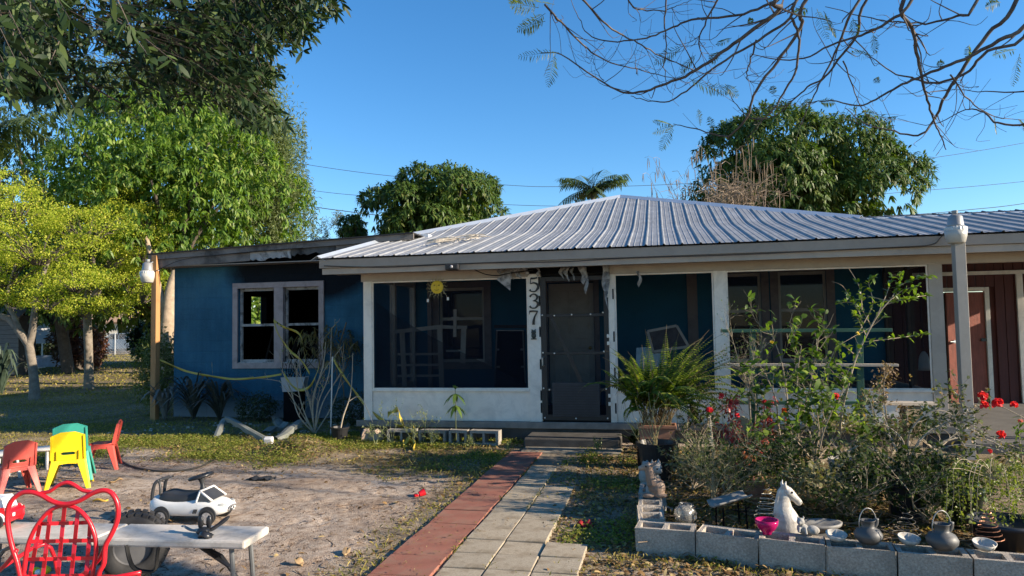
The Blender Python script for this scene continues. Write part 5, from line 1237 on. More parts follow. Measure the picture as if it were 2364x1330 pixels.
# toy fire truck at the bench's far end
ft = thing("toy_truck", "red and white toy truck with green hubs on the bench", "toy", bw @ Vector((-1.70, .02, .432)), R(4))
mr = mat("toy_red", (.62, .012, .02), .25, .05, spec=.5)
MB().prism([(-.13, .035), (.125, .035), (.135, .06), (.135, .10), (.115, .115), (-.13, .115)], .12).build("body", mr, ft, bevel=.012)
MB().prism([(-.10, .115), (.10, .115), (.085, .165), (.07, .178), (-.08, .178), (-.10, .165)], .105).build("cab", mat("toy_white", (.8, .8, .8), .3), ft, bevel=.01)
MB().prism([(-.05, .12), (.06, .12), (.045, .160), (-.04, .160)], .112).build("cab_window", mat("toy_smoke", (.10, .07, .03), .2), ft); MB().prism([(-.09, .14), (.035, .158), (.03, .168), (-.09, .152)], .118).build("stripe", mat("toy_yellow", (.85, .62, .02), .3), ft)
for y in (-.065, .065):
    for x in (-.075, .055):
        w_ = MB().tube([(x, y - .014, .045), (x, y + .014, .045)], .045, 16).build("wheel", mbk, ft, bevel=.005); MB().tube([(x, y - .018, .045), (x, y + .018, .045)], .022, 12).build("hub", mat("toy_green", (.12, .62, .08), .35), w_)
        b = MB(); pr = []
        for i in range(9): a = math.pi * i / 8; pr.append((x + .055 * math.cos(a), .045 + .055 * math.sin(a)))
        for i in range(9): a = math.pi * (8 - i) / 8; pr.append((x + .046 * math.cos(a), .045 + .046 * math.sin(a)))
        b.prism(pr, .01, Matrix.Translation((0, y, 0))).build("wheel_arch", mat("toy_white", (.8,) * 3), ft)
MB().box((.132, -.03, .085), (.012, .022, .03)).build("headlight", mat("toy_white", (.8,) * 3), ft, bevel=.003)

# ---- red wrought chair in front, seen from behind
cb = P(140, 1300, 3.12); cb = Vector((cb.x, cb.y, 0)); cdep = cb.y
rc = thing("iron_chair", "red painted iron garden chair with heart-shaped back, lower left corner", "chair", cb)
m_ri = mat("red_iron_paint", (.52, .012, .022), .3, .12, 9, spec=.5, bump=.06, bscale=60)
def L_(x, y, d=0): return P(x, y, cdep + d) - cb
heart = [(50, 1345), (40, 1300), (28, 1262), (20, 1225), (17, 1190), (24, 1160), (45, 1140), (70, 1136), (95, 1143), (120, 1157), (140, 1163), (160, 1163), (185, 1155), (215, 1138), (240, 1132), (258, 1139), (270, 1160), (273, 1185), (268, 1210), (255, 1238), (243, 1262), (240, 1300), (230, 1320), (225, 1345)]
MB().tube(ss([L_(x, y, .0) for x, y in heart], 4), .0105, 8).build("back_frame", m_ri, rc, smooth=True)
MB().tube(ss([L_(x, y, .01) for x, y in ((95, 1138), (115, 1134), (135, 1120), (155, 1114), (172, 1120), (190, 1132), (212, 1136))], 4), .0085, 8).build("crest", m_ri, rc, smooth=True)
arch = [(55, 1345), (58, 1300), (66, 1255), (84, 1215), (110, 1182), (135, 1169), (155, 1167), (180, 1176), (203, 1200), (218, 1235), (222, 1270), (216, 1310), (212, 1345)]
MB().tube(ss([L_(x, y, .01) for x, y in arch], 4), .0095, 8).build("back_arch", m_ri, rc, smooth=True)
def arch_x(y, side):
    pts = arch[:7] if side < 0 else arch[6:]; ys = [p[1] for p in pts]; xs = [p[0] for p in pts]
    return float(np.interp(y, ys[::-1], xs[::-1])) if side < 0 else float(np.interp(y, ys, xs))
for k, (xt, xb) in enumerate(((92, 66), (117, 97), (149, 132), (180, 163), (208, 198))):
    yt = [1212, 1178, 1170, 1178, 1212][k]; n = 5; pts = [L_(lerp(xt, xb, i / n), lerp(yt, 1345, i / n), .012 + .008 * (1 if (i + k) % 2 else -1)) for i in range(n + 1)]
    b = MB()
    for i in range(n): b.beam(pts[i], pts[i + 1], .017, .003, up=(0, 1, 0))
    b.build("slat", m_ri, rc)
for k, y in enumerate((1208, 1249, 1290, 1330)):
    b = MB(); xs = np.linspace(arch_x(y, -1), arch_x(y, 1), 6); pts = [L_(x, y + (i - 2.5) * -.6, .012 + .008 * (-1 if (i + k) % 2 else 1)) for i, x in enumerate(xs)]
    for i in range(5): b.beam(pts[i], pts[i + 1], .016, .003, up=(0, 1, 0))
    b.build("slat", m_ri, rc)
MB().tube(ss([L_(38, 1270), L_(20, 1295, .02), L_(-5, 1320, .05), L_(-30, 1335, .15), Vector((-.27, .30, .60)), Vector((-.24, .36, .44))], 4), .0095, 8).build("armrest", m_ri, rc, smooth=True)
MB().tube(ss([L_(243, 1262), L_(228, 1292, .08), L_(200, 1318, .2), L_(180, 1345, .3), Vector((.16, .36, .44))], 4), .0095, 8).build("armrest", m_ri, rc, smooth=True)
MB().lathe([(0, .43), (.17, .43), (.18, .422), (.17, .413), (0, .413)], (-.01, .2, 0), 24).build("seat", m_ri, rc, smooth=True)
for sx in (-1, 1):
    MB().tube(ss([(sx * .15, .04, .43), (sx * .17, -.0, .2), (sx * .2, -.03, 0)], 3), .010, 7).build("leg", m_ri, rc); MB().tube(ss([(sx * .16, .34, .43), (sx * .18, .38, .2), (sx * .2, .42, 0)], 3), .010, 7).build("leg", m_ri, rc)
for s in (L_(53, 1330), L_(222, 1330)): MB().tube([s, Vector((s.x, .04, .43))], .0095, 7).build("back_stay", m_ri, rc)
# big knobbly toy tyre standing behind the bench
ty = thing("tyre_toy", "black knobbly toy tyre standing on the sand behind the bench", "tyre", Vector((P(310, 1250, 4.72).x, 4.72, 0)), R(18))
rr_ = .205; prof = [(rr_ * .55, -.07), (rr_ * .62, -.085), (rr_ * .9, -.09), (rr_, -.065), (rr_, .065), (rr_ * .9, .09), (rr_ * .62, .085), (rr_ * .55, .07)]
Mx = Matrix.Rotation(R(90), 3, 'X'); MB().lathe(prof + [prof[0]], (0, 0, rr_), 36, Mx).build("tyre", mat("worn_rubber", (.028, .027, .027), .75, .3, 12, bump=.2), ty, smooth=True)
b = MB()
for k in range(30):
    a = k * 2 * math.pi / 30
    for sg in (-1, 1): b.box((math.cos(a + sg * .05) * rr_, sg * .045, rr_ + math.sin(a + sg * .05) * rr_), (.02, .06, .03), Matrix.Rotation(-a, 3, 'Y'))
o = b.build("tread_lugs", mat("worn_rubber", (.028,) * 3), ty); o["kind"] = "stuff"
MB().lathe([(0, -.05), (rr_ * .52, -.05), (rr_ * .56, -.065), (rr_ * .56, .065), (rr_ * .52, .05), (0, .05)], (0, 0, rr_), 28, Mx).build("rim", mat("grey_hub", (.10, .10, .105), .5), ty)
# little yellow toy half hidden behind the iron chair
yt = thing("yellow_toy", "little yellow and white toy on the sand behind the iron chair", "toy", gp(93, 1322))
MB().sphere((-.03, 0, .025), .03, 8, (1, .8, .8)).sphere((.035, 0, .028), .035, 8, (1, .8, .8)).build("body", mat("toy_yellow", (.85,) * 3), yt, smooth=True); MB().sphere((0, -.022, .02), .02, 8).build("belly", mat("toy_white", (.8,) * 3), yt, smooth=True)

# ---- white ride-on toy car
def ride_on():
    p = gp(330, 1214); q = gp(524, 1206); c = (p + q) / 2 + Vector((0, .14, 0)); t = thing("ride_on_car", "white ride-on toy sports car with black seat and steering wheel", "toy car", Vector((c.x, c.y, gz(c))), R(-6))
    mw = mat("toy_car_white", (.72, .71, .68), .3, .05, spec=.5, dirt=(.45, .42, .36), dscale=4, damt=.35); m_d = mat("toy_car_black", (.035, .037, .04), .45, .2)
    # lofted hull: x, half width, bottom z, waist z, top z, top half width
    sec = [(-.34, .07, .12, .17, .185, .05), (-.325, .115, .085, .17, .215, .085), (-.27, .135, .07, .175, .222, .10), (-.16, .140, .06, .165, .19, .115), (-.02, .140, .06, .16, .188, .118), (.09, .140, .06, .165, .20, .115), (.14, .140, .06, .17, .205, .11), (.22, .140, .065, .165, .19, .105), (.29, .130, .07, .15, .165, .095), (.335, .105, .085, .135, .145, .08), (.35, .07, .10, .125, .13, .05)]
    g = []
    for (x, w_, zb, zw, zt, wt) in sec: g.append([(x, 0, zb), (x, -w_ * .8, zb), (x, -w_, zb + .02), (x, -w_, zw), (x, -wt, zt), (x, 0, zt + .006), (x, wt, zt), (x, w_, zw), (x, w_, zb + .02), (x, w_ * .8, zb), (x, 0, zb)])
    n = len(g[0]); b = MB().sheet(g); b.f.append(tuple(range(n - 1))); b.f.append(tuple((len(g) - 1) * n + i for i in range(n - 1))[::-1]); b.build("body", mw, t, smooth=True, sub=1)
    for x in (-.20, .205):
        for y in (-1, 1):
            MB().tube([(x, y * .128, .078), (x, y * .1425, .078)], .074, 22).build("wheel_well", m_d, t)
            w_ = MB().tube([(x, y * .115, .062), (x, y * .148, .062)], .062, 22).build("wheel", mat("tyre_rubber", (.02,) * 3), t, bevel=.006); rm_ = MB().lathe([(.042, -.001), (.045, .003), (.038, .003)], (x, y * .149, .062), 18, Matrix.Rotation(R(90), 3, 'X'))
            for k in range(5): a = k * 1.2566; rm_.beam((x, y * .150, .062), (x + math.cos(a) * .042, y * .150, .062 + math.sin(a) * .042), .010, .006, up=(0, 1, 0))
            rm_.build("rim", mat("toy_chrome", (.6, .6, .6), .25, metal=.7), w_)
    # seat tub and console
    s = MB(); gg = []
    for (x, hw, z) in [(-.255, .085, .22), (-.24, .105, .255), (-.19, .112, .262), (-.14, .112, .248), (-.06, .112, .243), (.02, .108, .245), (.06, .095, .262), (.10, .075, .278), (.135, .05, .27)]: gg.append([(x, -hw, .165), (x, -hw, z - .025), (x, -hw * .75, z), (x, 0, z + .004 - (.012 if -.2 < x < .0 else 0)), (x, hw * .75, z), (x, hw, z - .025), (x, hw, .165)])
    s.sheet(gg).build("seat", m_d, t, smooth=True, sub=1)
    # rear push handle
    for sy in (-1, 1): MB().tube(ss([(-.315, sy * .085, .19), (-.305, sy * .085, .28), (-.285, sy * .08, .335), (-.262, sy * .07, .35)], 3), .014, 8).build("push_handle", m_d, t, smooth=True)
    MB().tube(ss([(-.262, -.07, .35), (-.255, 0, .353), (-.262, .07, .35)], 3), .014, 8).build("push_handle", m_d, t, smooth=True); MB().tube(ss([(-.24, -.085, .23), (-.245, -.08, .30), (-.262, -.07, .345)], 3), .010, 8).build("push_handle", m_d, t, smooth=True)
    # steering column and wheel
    MB().tube(ss([(.09, 0, .26), (.085, 0, .31), (.075, 0, .355)], 3), [.030, .024, .020, .018, .020, .026, .032], 10).build("steering_column", m_d, t, smooth=True)
    Ms = Matrix.Rotation(R(-14), 3, 'Y'); cc = Vector((.072, 0, .372)); wl_ = [cc + Ms @ Vector((.092 * math.cos(a), .092 * math.sin(a), 0)) for a in np.linspace(0, 2 * math.pi, 26)[:-1]]
    sw = MB().loop(wl_, .014, 8).build("steering_wheel", mbk, t, smooth=True); b = MB()
    for a in (.4, 2.7, 4.7): b.beam(cc, cc + Ms @ Vector((.085 * math.cos(a), .085 * math.sin(a), .0)), .028, .012)
    b.sphere(cc, .032, 8, (1, 1, .4)).build("hub", mbk, sw)
    # windscreen frame
    ws = [(.125, -.118, .19), (.09, -.10, .275), (.09, .10, .275), (.125, .118, .19)]; 
    MB().tube([(.235, -.112, .192), (.125, -.108, .268), (.125, .108, .268), (.235, .112, .192)], .011, 6).build("windscreen_frame", mw, t, smooth=True); MB().tube([(.10, -.125, .185), (.125, -.108, .268)], .010, 6).build("windscreen_frame", mw, t)
    MB().add([(.23, -.105, .195), (.13, -.102, .262), (.13, .102, .262), (.23, .105, .195)], [(0, 1, 2, 3)]).add([(.115, -.122, .190), (.128, -.110, .258), (.215, -.116, .195)], [(0, 1, 2)]).build("windscreen", mat("toy_windscreen", (.06, .062, .066), .25), t, solid=.004)
    for sy in (-1, 1): MB().sphere((.30, sy * .092, .150), .03, 8, (1.3, .55, .6), Matrix.Rotation(R(-25 * sy), 3, 'Z')).build("headlight", mat("toy_headlight", (.30, .31, .30), .2), t, smooth=True)
    gl = MB().sphere((.345, 0, .108), .03, 8, (.35, 1.7, .75)).build("grille", m_d, t, smooth=True); MB().loop([(.358, .018 * math.cos(a), .108 + .018 * math.sin(a)) for a in np.linspace(0, 6.283, 17)[:-1]], .0022, 5).tube([(.359, 0, .108), (.359, 0, .126)], .002, 4).tube([(.359, 0, .108), (.359, .015, .099)], .002, 4).tube([(.359, 0, .108), (.359, -.015, .099)], .002, 4).build("emblem", mat("toy_chrome", (.6,) * 3), gl)
    for k in range(3): MB().prism([(.075 + k * .012, .095), (.083 + k * .012, .095), (.098 + k * .012, .13), (.090 + k * .012, .13)], .004, Matrix.Translation((0, -.1415, 0))).build("side_vent", m_d, t)
ride_on()

# ---- garden hose lying in a wide loop
hs = [gp(x, y) + Vector((0, 0, .014)) for x, y in ((285, 1052), (278, 1062), (300, 1075), (345, 1085), (400, 1087), (455, 1080), (492, 1064), (503, 1053), (490, 1046), (460, 1038), (425, 1030))]
o = MB().tube(ss(hs, 6), .011, 7).build("garden_hose", mat("old_hose", (.045, .04, .032), .6, .4, 6), smooth=True); tag(o, "dark garden hose lying in a wide loop on the ground", "hose")
# ---- bent strips of pale vinyl gutter torn off the house
m_vin = mat("grey_green_vinyl", (.17, .18, .16), .5, .15, 5, dirt=(.12, .12, .11), dscale=6, damt=.6)
def gutter(label, pts, w, m=m_vin, name="gutter_strip"):
    b = Vector(pts[0]); b.z = 0; t = thing(name, label, "debris", b); sp = ss([Vector(p) - b for p in pts], 5); g = []
    for i, p in enumerate(sp):
        d = (sp[min(i + 1, len(sp) - 1)] - sp[max(i - 1, 0)]).normalized(); s = d.cross(Vector((0, 0, 1))); s = s.normalized() if s.length > 1e-3 else Vector((0, 1, 0)); u_ = s.cross(d)
        wob = .012 * math.sin(i * 1.7); g.append([p - s * w + u_ * (-.05 + wob), p - s * w, p + u_ * .012, p + s * w, p + s * w + u_ * (-.06 - wob)])
    MB().sheet(g).build("sheet", m, t, solid=.003); return t
def W_(x, y, d): return P(x, y, d)
gutter("long bent strip of pale gutter propped up before the wing", [W_(498, 1010, 10.55), W_(508, 985, 10.75), W_(521, 964, 10.9), W_(545, 972, 10.8), W_(575, 990, 10.6), W_(612, 1010, 10.25)], .038)
gutter("curled strip of pale gutter leaning right of the long bent one", [W_(636, 1010, 10.2), W_(655, 1000, 10.3), W_(672, 985, 10.5), W_(694, 970, 10.7)], .06)
gutter("crumpled pale vinyl sheet between the two gutter strips", [W_(615, 996, 10.9), W_(630, 985, 11.1), W_(645, 988, 11.2), W_(660, 975, 11.3)], .07, name="vinyl_sheet")
gutter("torn upright flap of pale vinyl beside the dark planter", [W_(632, 962, 11.6), W_(640, 968, 11.6), W_(650, 985, 11.4), W_(662, 1003, 11.2)], .06, name="vinyl_sheet")
o = thing("plastic_scrap", "clear scrap of plastic at the end of the bent gutter", "debris", gp(620, 1024)); MB().box((0, 0, .05), (.13, .09, .10), Matrix.Rotation(.3, 3, 'X')).build("scrap", mat("clear_scrap", (.55, .55, .55), .15), o, bevel=.02)

# ---- row of concrete blocks along the porch
m_blk = mat("weathered_block", (.29, .265, .23), .95, .2, 9, spec=.1, bump=.6, bscale=70, dirt=(.13, .125, .115), dscale=4, damt=.6)
m_blk2 = mat("grey_block", (.40, .35, .29), .95, .42, 75, spec=.08, bump=1.0, bscale=95, dirt=(.17, .155, .13), dscale=5, damt=.75)
def block_mesh(holes='y', L=.395, D=.19, Hh=.19, rng=random):
    """two-core block, cores running along the given axis"""
    b = MB(); t = .032
    if holes == 'y':
        cw = (L - 3 * t) / 2; hl = [[(-L / 2 + t, -Hh / 2 + t), (-t / 2, -Hh / 2 + t), (-t / 2, Hh / 2 - t), (-L / 2 + t, Hh / 2 - t)], [(t / 2, -Hh / 2 + t), (L / 2 - t, -Hh / 2 + t), (L / 2 - t, Hh / 2 - t), (t / 2, Hh / 2 - t)]]
        b.prism([(-L / 2, -Hh / 2), (L / 2, -Hh / 2), (L / 2, Hh / 2), (-L / 2, Hh / 2)], D, Matrix.Translation((0, 0, Hh / 2)), hl)
    else:
        hl = [[(-L / 2 + t, -D / 2 + t), (-t * .6, -D / 2 + t), (-t * .6, D / 2 - t), (-L / 2 + t, D / 2 - t)], [(t * .6, -D / 2 + t), (L / 2 - t, -D / 2 + t), (L / 2 - t, D / 2 - t), (t * .6, D / 2 - t)]]
        b.prism([(-L / 2, -D / 2), (L / 2, -D / 2), (L / 2, D / 2), (-L / 2, D / 2)], Hh, Matrix.Translation((0, 0, Hh / 2)) @ Matrix.Rotation(R(90), 4, 'X'), hl)
    b.v = [(x + random.uniform(-.004, .004), y + random.uniform(-.004, .004), z + random.uniform(-.003, .003)) for x, y, z in b.v]
    return b
row_ = [(930, 1008, "whole concrete block right of the broken pieces, behind the tangled caution tape", 1.0), (1003, 1006, "second whole concrete block along the porch, under the thin weeds", 1.0), (1060, 1017, "short half concrete block between two whole ones by the porch", .62), (1121, 1022, "concrete block nearest the porch step, cores facing the yard", 1.0)]
for (x, y, lab, k) in row_:
    p = HW(HP(x, 1000, -.36).x, -.36, 0); o = block_mesh('y', .395 * k).build("concrete_block", m_blk, bevel=.006); o.location = p + Vector((0, 0, gz(p))); o.rotation_euler = (R(random.uniform(-1, 1)), 0, -HANG + R(random.uniform(-6, 6))); tag(o, lab, "block", "concrete blocks along the porch")
for (x, y, lab, rz) in ((843, 1014, "broken tan block fragment, left one of the pair", 15), (868, 1014, "broken tan block fragment, right one of the pair", -20)):
    p = HW(HP(x, 1000, -.4).x, -.4, 0); b = MB().prism([(-.07, 0), (.07, 0), (.07, .11), (.02, .165), (-.05, .15), (-.07, .10)], .12); o = b.build("block_fragment", mat("tan_fragment", (.46, .34, .25), .95, .2, 10, bump=.6, bscale=60), bevel=.008); o.location = p + Vector((0, .08, 0)); o.rotation_euler = (R(8), R(5 if rz > 0 else -10), R(rz)); tag(o, lab, "block", "broken block pieces")
# ---- black nursery pot with a bare young stem, metal stake
np_ = thing("nursery_pot", "small black nursery pot holding a bare twig near the blocks", "pot", gp(781, 1018) + Vector((0, .1, 0)))
MB().lathe([(.0, .0), (.095, 0), (.125, .17), (.135, .17), (.138, .195), (.122, .195), (.112, .15), (0, .14)], n=24).build("pot", mat("black_pot_plastic", (.016, .016, .017), .45, .2), np_, smooth=False)
b = MB(); b.tube(ss([(0, 0, .13), (.05, 0, .35), (.14, .02, .62), (.17, .03, .9), (.19, 0, 1.25)], 4), list(np.linspace(.014, .004, 17)), 6); b.tube(ss([(.12, 0, .55), (.28, .02, .62), (.40, 0, .42), (.47, 0, .25)], 3), list(np.linspace(.008, .003, 10)), 5); b.build("stem", mat("pale_twig", (.36, .30, .22), .85, .3, 15), np_)
sk = MB().tube([(0, 0, -.1), (.03, .02, 1.18)], .011, 7).build("metal_stake", mat("galvanised", (.5,) * 3)); sk.location = gp(763, 1006); tag(sk, "thin grey metal stake standing beside the bare shrub", "stake")
# ---- shrub generator: forked bare stems, returns tips
def forked(b, p, d, L, r, depth, rng, tips, curl=.35, up=.15, kids=(2, 3), shrink=.68, n=5):
    pts = [Vector(p)]; d = Vector(d).normalized()
    for i in range(n):
        d = (d + Vector((rng.gauss(0, curl), rng.gauss(0, curl), rng.gauss(0, curl) * .6 + up)) * .35).normalized(); pts.append(pts[-1] + d * L / n)
    b.tube(pts, list(np.linspace(r, r * .55, n + 1)), 5 if depth > 1 else 4, False)
    if depth <= 0: tips.append((pts[-1], d)); return
    for k in range(rng.randint(*kids)):
        s = pts[rng.randint(max(1, n // 2), n)]; dd = (d + Vector((rng.gauss(0, .6), rng.gauss(0, .6), rng.gauss(.1, .4)))).normalized(); forked(b, s, dd, L * shrink * rng.uniform(.75, 1.2), r * .55, depth - 1, rng, tips, curl, up, kids, shrink, n)
def leaf_at(tips, per, L, W, m, parent, rng, name="foliage", spread=.9, bend=.25, along=.12, lift=.2):
    Pn, D = [], []
    for (p, d) in tips:
        for k in range(per): Pn.append(list(p - d * rng.uniform(0, along))); D.append(list(d * .6 + Vector((rng.gauss(0, spread), rng.gauss(0, spread), rng.gauss(0, spread * .7) + lift))))
    n = len(Pn); r2 = np.random.default_rng(rng.randint(0, 9999)); U = nrm(rdir(n, r2) * .6 + np.array([.15, -.2, 1.]))
    return leaves(name, np.array(Pn), np.array(D), U, r2.uniform(*L, n), r2.uniform(*W, n), m, parent, bend=bend)
# bare shrub before the wing, with withered leaves at the top
bs = thing("bare_shrub", "bare pale-stemmed shrub growing from the leaf heap", "shrub", gp(727, 1004)); b = MB(); bb_ = Vector(bs.location); rg = random.Random(4)
cur = [[(725, 1000), (690, 960), (672, 905), (650, 855)], [(725, 1000), (700, 945), (685, 880), (688, 840)], [(727, 1000), (722, 940), (740, 870), (790, 800)], [(727, 1000), (722, 920), (745, 850), (752, 790)], [(728, 1000), (760, 950), (780, 900), (790, 860)], [(727, 1000), (700, 960), (662, 900), (645, 880)], [(726, 990), (715, 930), (695, 870), (690, 810)], [(728, 990), (745, 930), (775, 880), (792, 850), (790, 830)], [(727, 1000), (735, 930), (760, 860), (765, 760)]]
tips = []
for c in cur:
    pts = ss([P(x, y, bb_.y + rg.uniform(-.25, .25) * (i > 0)) - bb_ for i, (x, y) in enumerate(c)], 5); b.tube(pts, list(np.linspace(.013, .004, len(pts))), 5, False); tips.append((pts[-1], (pts[-1] - pts[-2]).normalized()))
    for k in range(3): j = rg.randint(4, len(pts) - 1); forked(b, pts[j], (pts[j] - pts[j - 1]) + Vector((rg.gauss(0, .05), rg.gauss(0, .05), .02)), rg.uniform(.15, .4), .005, 1, rg, tips)
b.build("stem", mat("pale_twig", (.36, .30, .22)), bs)
leaf_at(tips[::2], 3, (.03, .06), (.012, .022), leafmat("sparse_pale_leaf", (.16, .19, .08), (.30, .32, .16), .4), bs, rg)
# withered climber against the wall, dead leaves hanging
wc = thing("withered_vine", "withered brown climber hanging right of the burnt window", "plant", Vector(HW(-1.25, 1.75, 0))); b = MB(); tips = []; wb_ = Vector(wc.location)
for k in range(9):
    x = rg.uniform(735, 790); forked(b, P(x, 880, wb_.y - .1) - wb_, (rg.gauss(0, .3), 0, 1), .55, .009, 2, rg, tips, .5, .25)
b.tube(ss([(0.05, 0, 0), (.1, -.05, .5), (.0, -.05, 1.1), (.15, -.05, 1.7)], 4), .012, 5); b.build("stem", mat("withered_stem", (.15, .12, .075), .9, .3, 8), wc)
leaf_at(tips, 6, (.06, .14), (.018, .035), leafmat("withered_leaf", (.10, .08, .03), (.24, .20, .08), .3), wc, rg, bend=.9, lift=-.4)
vn = thing("wall_vine", "thin dark vine creeping on the blue wall beside the porch", "plant", Vector(HW(-.75, 1.96, 0))); b = MB(); tips = []
for k in range(7): forked(b, (rg.uniform(-.35, .4), -.02, rg.uniform(.2, .9)), (rg.gauss(0, .4), -.02, 1), .6, .005, 2, rg, tips, .5, .3)
b.build("stem", m_bark_d, vn); leaf_at(tips, 5, (.03, .06), (.02, .035), m_dkleaf, vn, rg)
# ---- caution tape
def tape_mat():
    m, nt, b = _nt("caution_tape"); n = _tex(nt, 26, 2); c = _ramp(nt, n.outputs["Fac"], [(.38, (.02, .018, .01)), (.42, (.42, .31, .035))]).outputs["Color"]; nt.links.new(c, b.inputs["Base Color"]); b.inputs["Roughness"].default_value = .35; return m
m_tape = tape_mat(); m_tape2 = mat("plain_yellow_tape", (.44, .33, .05), .35, .15, 8)
def tape_(label, pts, w=.035, m=m_tape2, twist=.6):
    b0 = Vector(pts[0]); t = thing("caution_tape", label, "tape", b0); sp = ss([Vector(p) - b0 for p in pts], 8); g = []
    for i, p in enumerate(sp):
        a = twist * math.sin(i * .45); s = Vector((0, math.sin(a), math.cos(a))) * w; g.append([p - s, p, p + s])
    MB().sheet(g).build("ribbon", m, t, smooth=True, solid=.0012)
tape_("yellow caution tape sagging from the timber post across the wall", [P(352, 822, 13.3), P(385, 838, 13.25), P(430, 857, 13.0), P(490, 869, 12.7), P(540, 875, 12.5), P(600, 872, 12.3), P(650, 864, 12.2)], .02)
tape_("yellow tape dropping from the burnt window frame", [P(632, 738, 12.2), P(642, 770, 12.1), P(668, 808, 12.0), P(695, 832, 11.9), P(715, 862, 11.8)], .025)
tape_("loop of yellow tape hanging below the window by the planter", [P(655, 862, 12.0), P(670, 885, 11.9), P(690, 900, 11.8), P(715, 893, 11.7), P(732, 860, 11.6), P(738, 835, 11.6)], .025)
tape_("dark printed tape stretched over the window's mullion", [P(632, 740, 12.15), P(655, 755, 12.1), P(690, 770, 12.05), P(700, 800, 12.0), P(706, 835, 12.0)], .022, m_tape)
tape_("yellow tape running down from the shrub to the blocks", [P(770, 830, 11.0), P(800, 878, 10.8), P(835, 925, 10.5), P(858, 950, 10.4), P(890, 975, 10.3), P(930, 985, 10.2)], .03, m_tape)
tape_("tangled end of yellow tape standing among the weeds", [P(895, 958, 10.1), P(918, 945, 10.1), P(922, 960, 10.05), P(935, 985, 10.0), P(950, 1000, 9.9), P(955, 985, 9.9), P(945, 1010, 9.85)], .045, m_tape2, 1.2)
tape_("crumpled scrap of yellow tape on the grass", [gp(930, 1032) + Vector((0, 0, .05)), gp(945, 1030) + Vector((0, 0, .09)), gp(958, 1034) + Vector((0, 0, .05)), gp(955, 1040) + Vector((0, 0, .02))], .05, m_tape2, 1.0)
tape_("short yellow flag of tape on a stick before the wall", [P(489, 838, 12.6), P(490, 850, 12.6), P(491, 862, 12.6)], .02, m_tape2, .3)
# ---- dark planter with burnt stems on a stand
pl_ = thing("planter_box", "pale planter box with burnt stems below the right window", "planter", Vector(HW(-2.0, 1.6, 0))); lb = Vector(pl_.location)
pz = P(665, 902, lb.y).z
MB().prism([(-.17, pz), (.15, pz), (.20, pz + .23), (-.20, pz + .23)], .24).build("box", mat("pale_planter", (.40, .40, .40), .6, .15), pl_, bevel=.01)
MB().bb((-.17, -.10, 0), (.15, .10, pz - .002)).build("stand", m_char, pl_)
b = MB(); tips = []
for k in range(16): forked(b, (rg.uniform(-.15, .15), rg.uniform(-.08, .08), pz + .2), (rg.gauss(0, .35), rg.gauss(0, .2), 1), .3, .008, 1, rg, tips, .4, .2)
b.build("burnt_stem", m_char, pl_)
# ---- strappy plants along the foot of the wing
def strappy(label, loc, n, L, spread, m, seed, name="strap_plant", w=(.02, .035)):
    r2 = random.Random(seed); t = thing(name, label, "plant", loc); b = MB()
    for k in range(n):
        a = r2.uniform(0, 6.28); l = r2.uniform(*L); s = r2.uniform(.15, 1) * spread; sp = ss([(0, 0, 0), (math.cos(a) * s * .25, math.sin(a) * s * .25, l * .55), (math.cos(a) * s * .7, math.sin(a) * s * .7, l * (.95 - .2 * s)), (math.cos(a) * s * 1.15, math.sin(a) * s * 1.15, l * (1.0 - .75 * s))], 3); sd_ = Vector((-math.sin(a), math.cos(a), 0)); ww = r2.uniform(*w)
        b.sheet([[p - sd_ * ww * wq, p + sd_ * ww * wq] for p, wq in zip(sp, (.6, .9, 1, 1, 1, .9, .8, .6, .35, .05))])
    b.build("blades", m, t, solid=.002); return t
m_strap = leafmat("grey_strap_leaf", (.025, .03, .022), (.07, .075, .06), .15)
strappy("pale drooping strap-leaved plant beside the timber post", Vector(HW(-4.55, 1.55, 0)), 30, (.4, .75), .6, leafmat("pale_strap_leaf", (.11, .115, .10), (.20, .20, .18), .2), 1)
strappy("dark strap-leaved clump left under the burnt window", Vector(HW(-3.95, 1.55, 0)), 40, (.5, .95), .75, m_strap, 2)
strappy("dark strap-leaved clump directly under the burnt window", Vector(HW(-3.4, 1.5, 0)), 34, (.45, .85), .75, m_strap, 3)
strappy("spiky dark plant at the left edge near the grey shed", P(8, 905, 15.5) * Vector((1, 1, 0)) if False else Vector((P(5, 830, 19).x, 19, 0)), 30, (.8, 1.5), .9, leafmat("blue_green_blade", (.03, .05, .035), (.07, .10, .065), .2), 4, w=(.025, .045))
bush("dark_shrub", "low dark shrub at the wall foot left of the planter", Vector(HW(-2.7, 1.55, 0)), (.38, .28, .25), 1500, m_dkleaf, 31, (.03, .06), (.02, .03))
bush("dark_shrub", "dark shrub in the corner between wall and porch", Vector(HW(-.7, 1.2, 0)), (.4, .3, .27), 1400, m_dkleaf, 32, (.03, .06), (.02, .03))
bush("viny_shrub", "loose green vine growing up around the timber post", Vector((pb.x - .30, pb.y + .7, 0)), (.46, .4, .85), 3600, leafmat("vine_leaf", (.07, .095, .025), (.17, .19, .06), .4), 33, (.05, .1), (.018, .035), hollow=.15)
bush("viny_shrub", "dry brushy undergrowth behind the timber post", Vector((pb.x + .1, pb.y + 2.6, 0)), (1.2, .7, .55), 4200, leafmat("brush_leaf", (.10, .09, .04), (.24, .20, .10), .3), 34, (.05, .12), (.015, .03), hollow=.15)
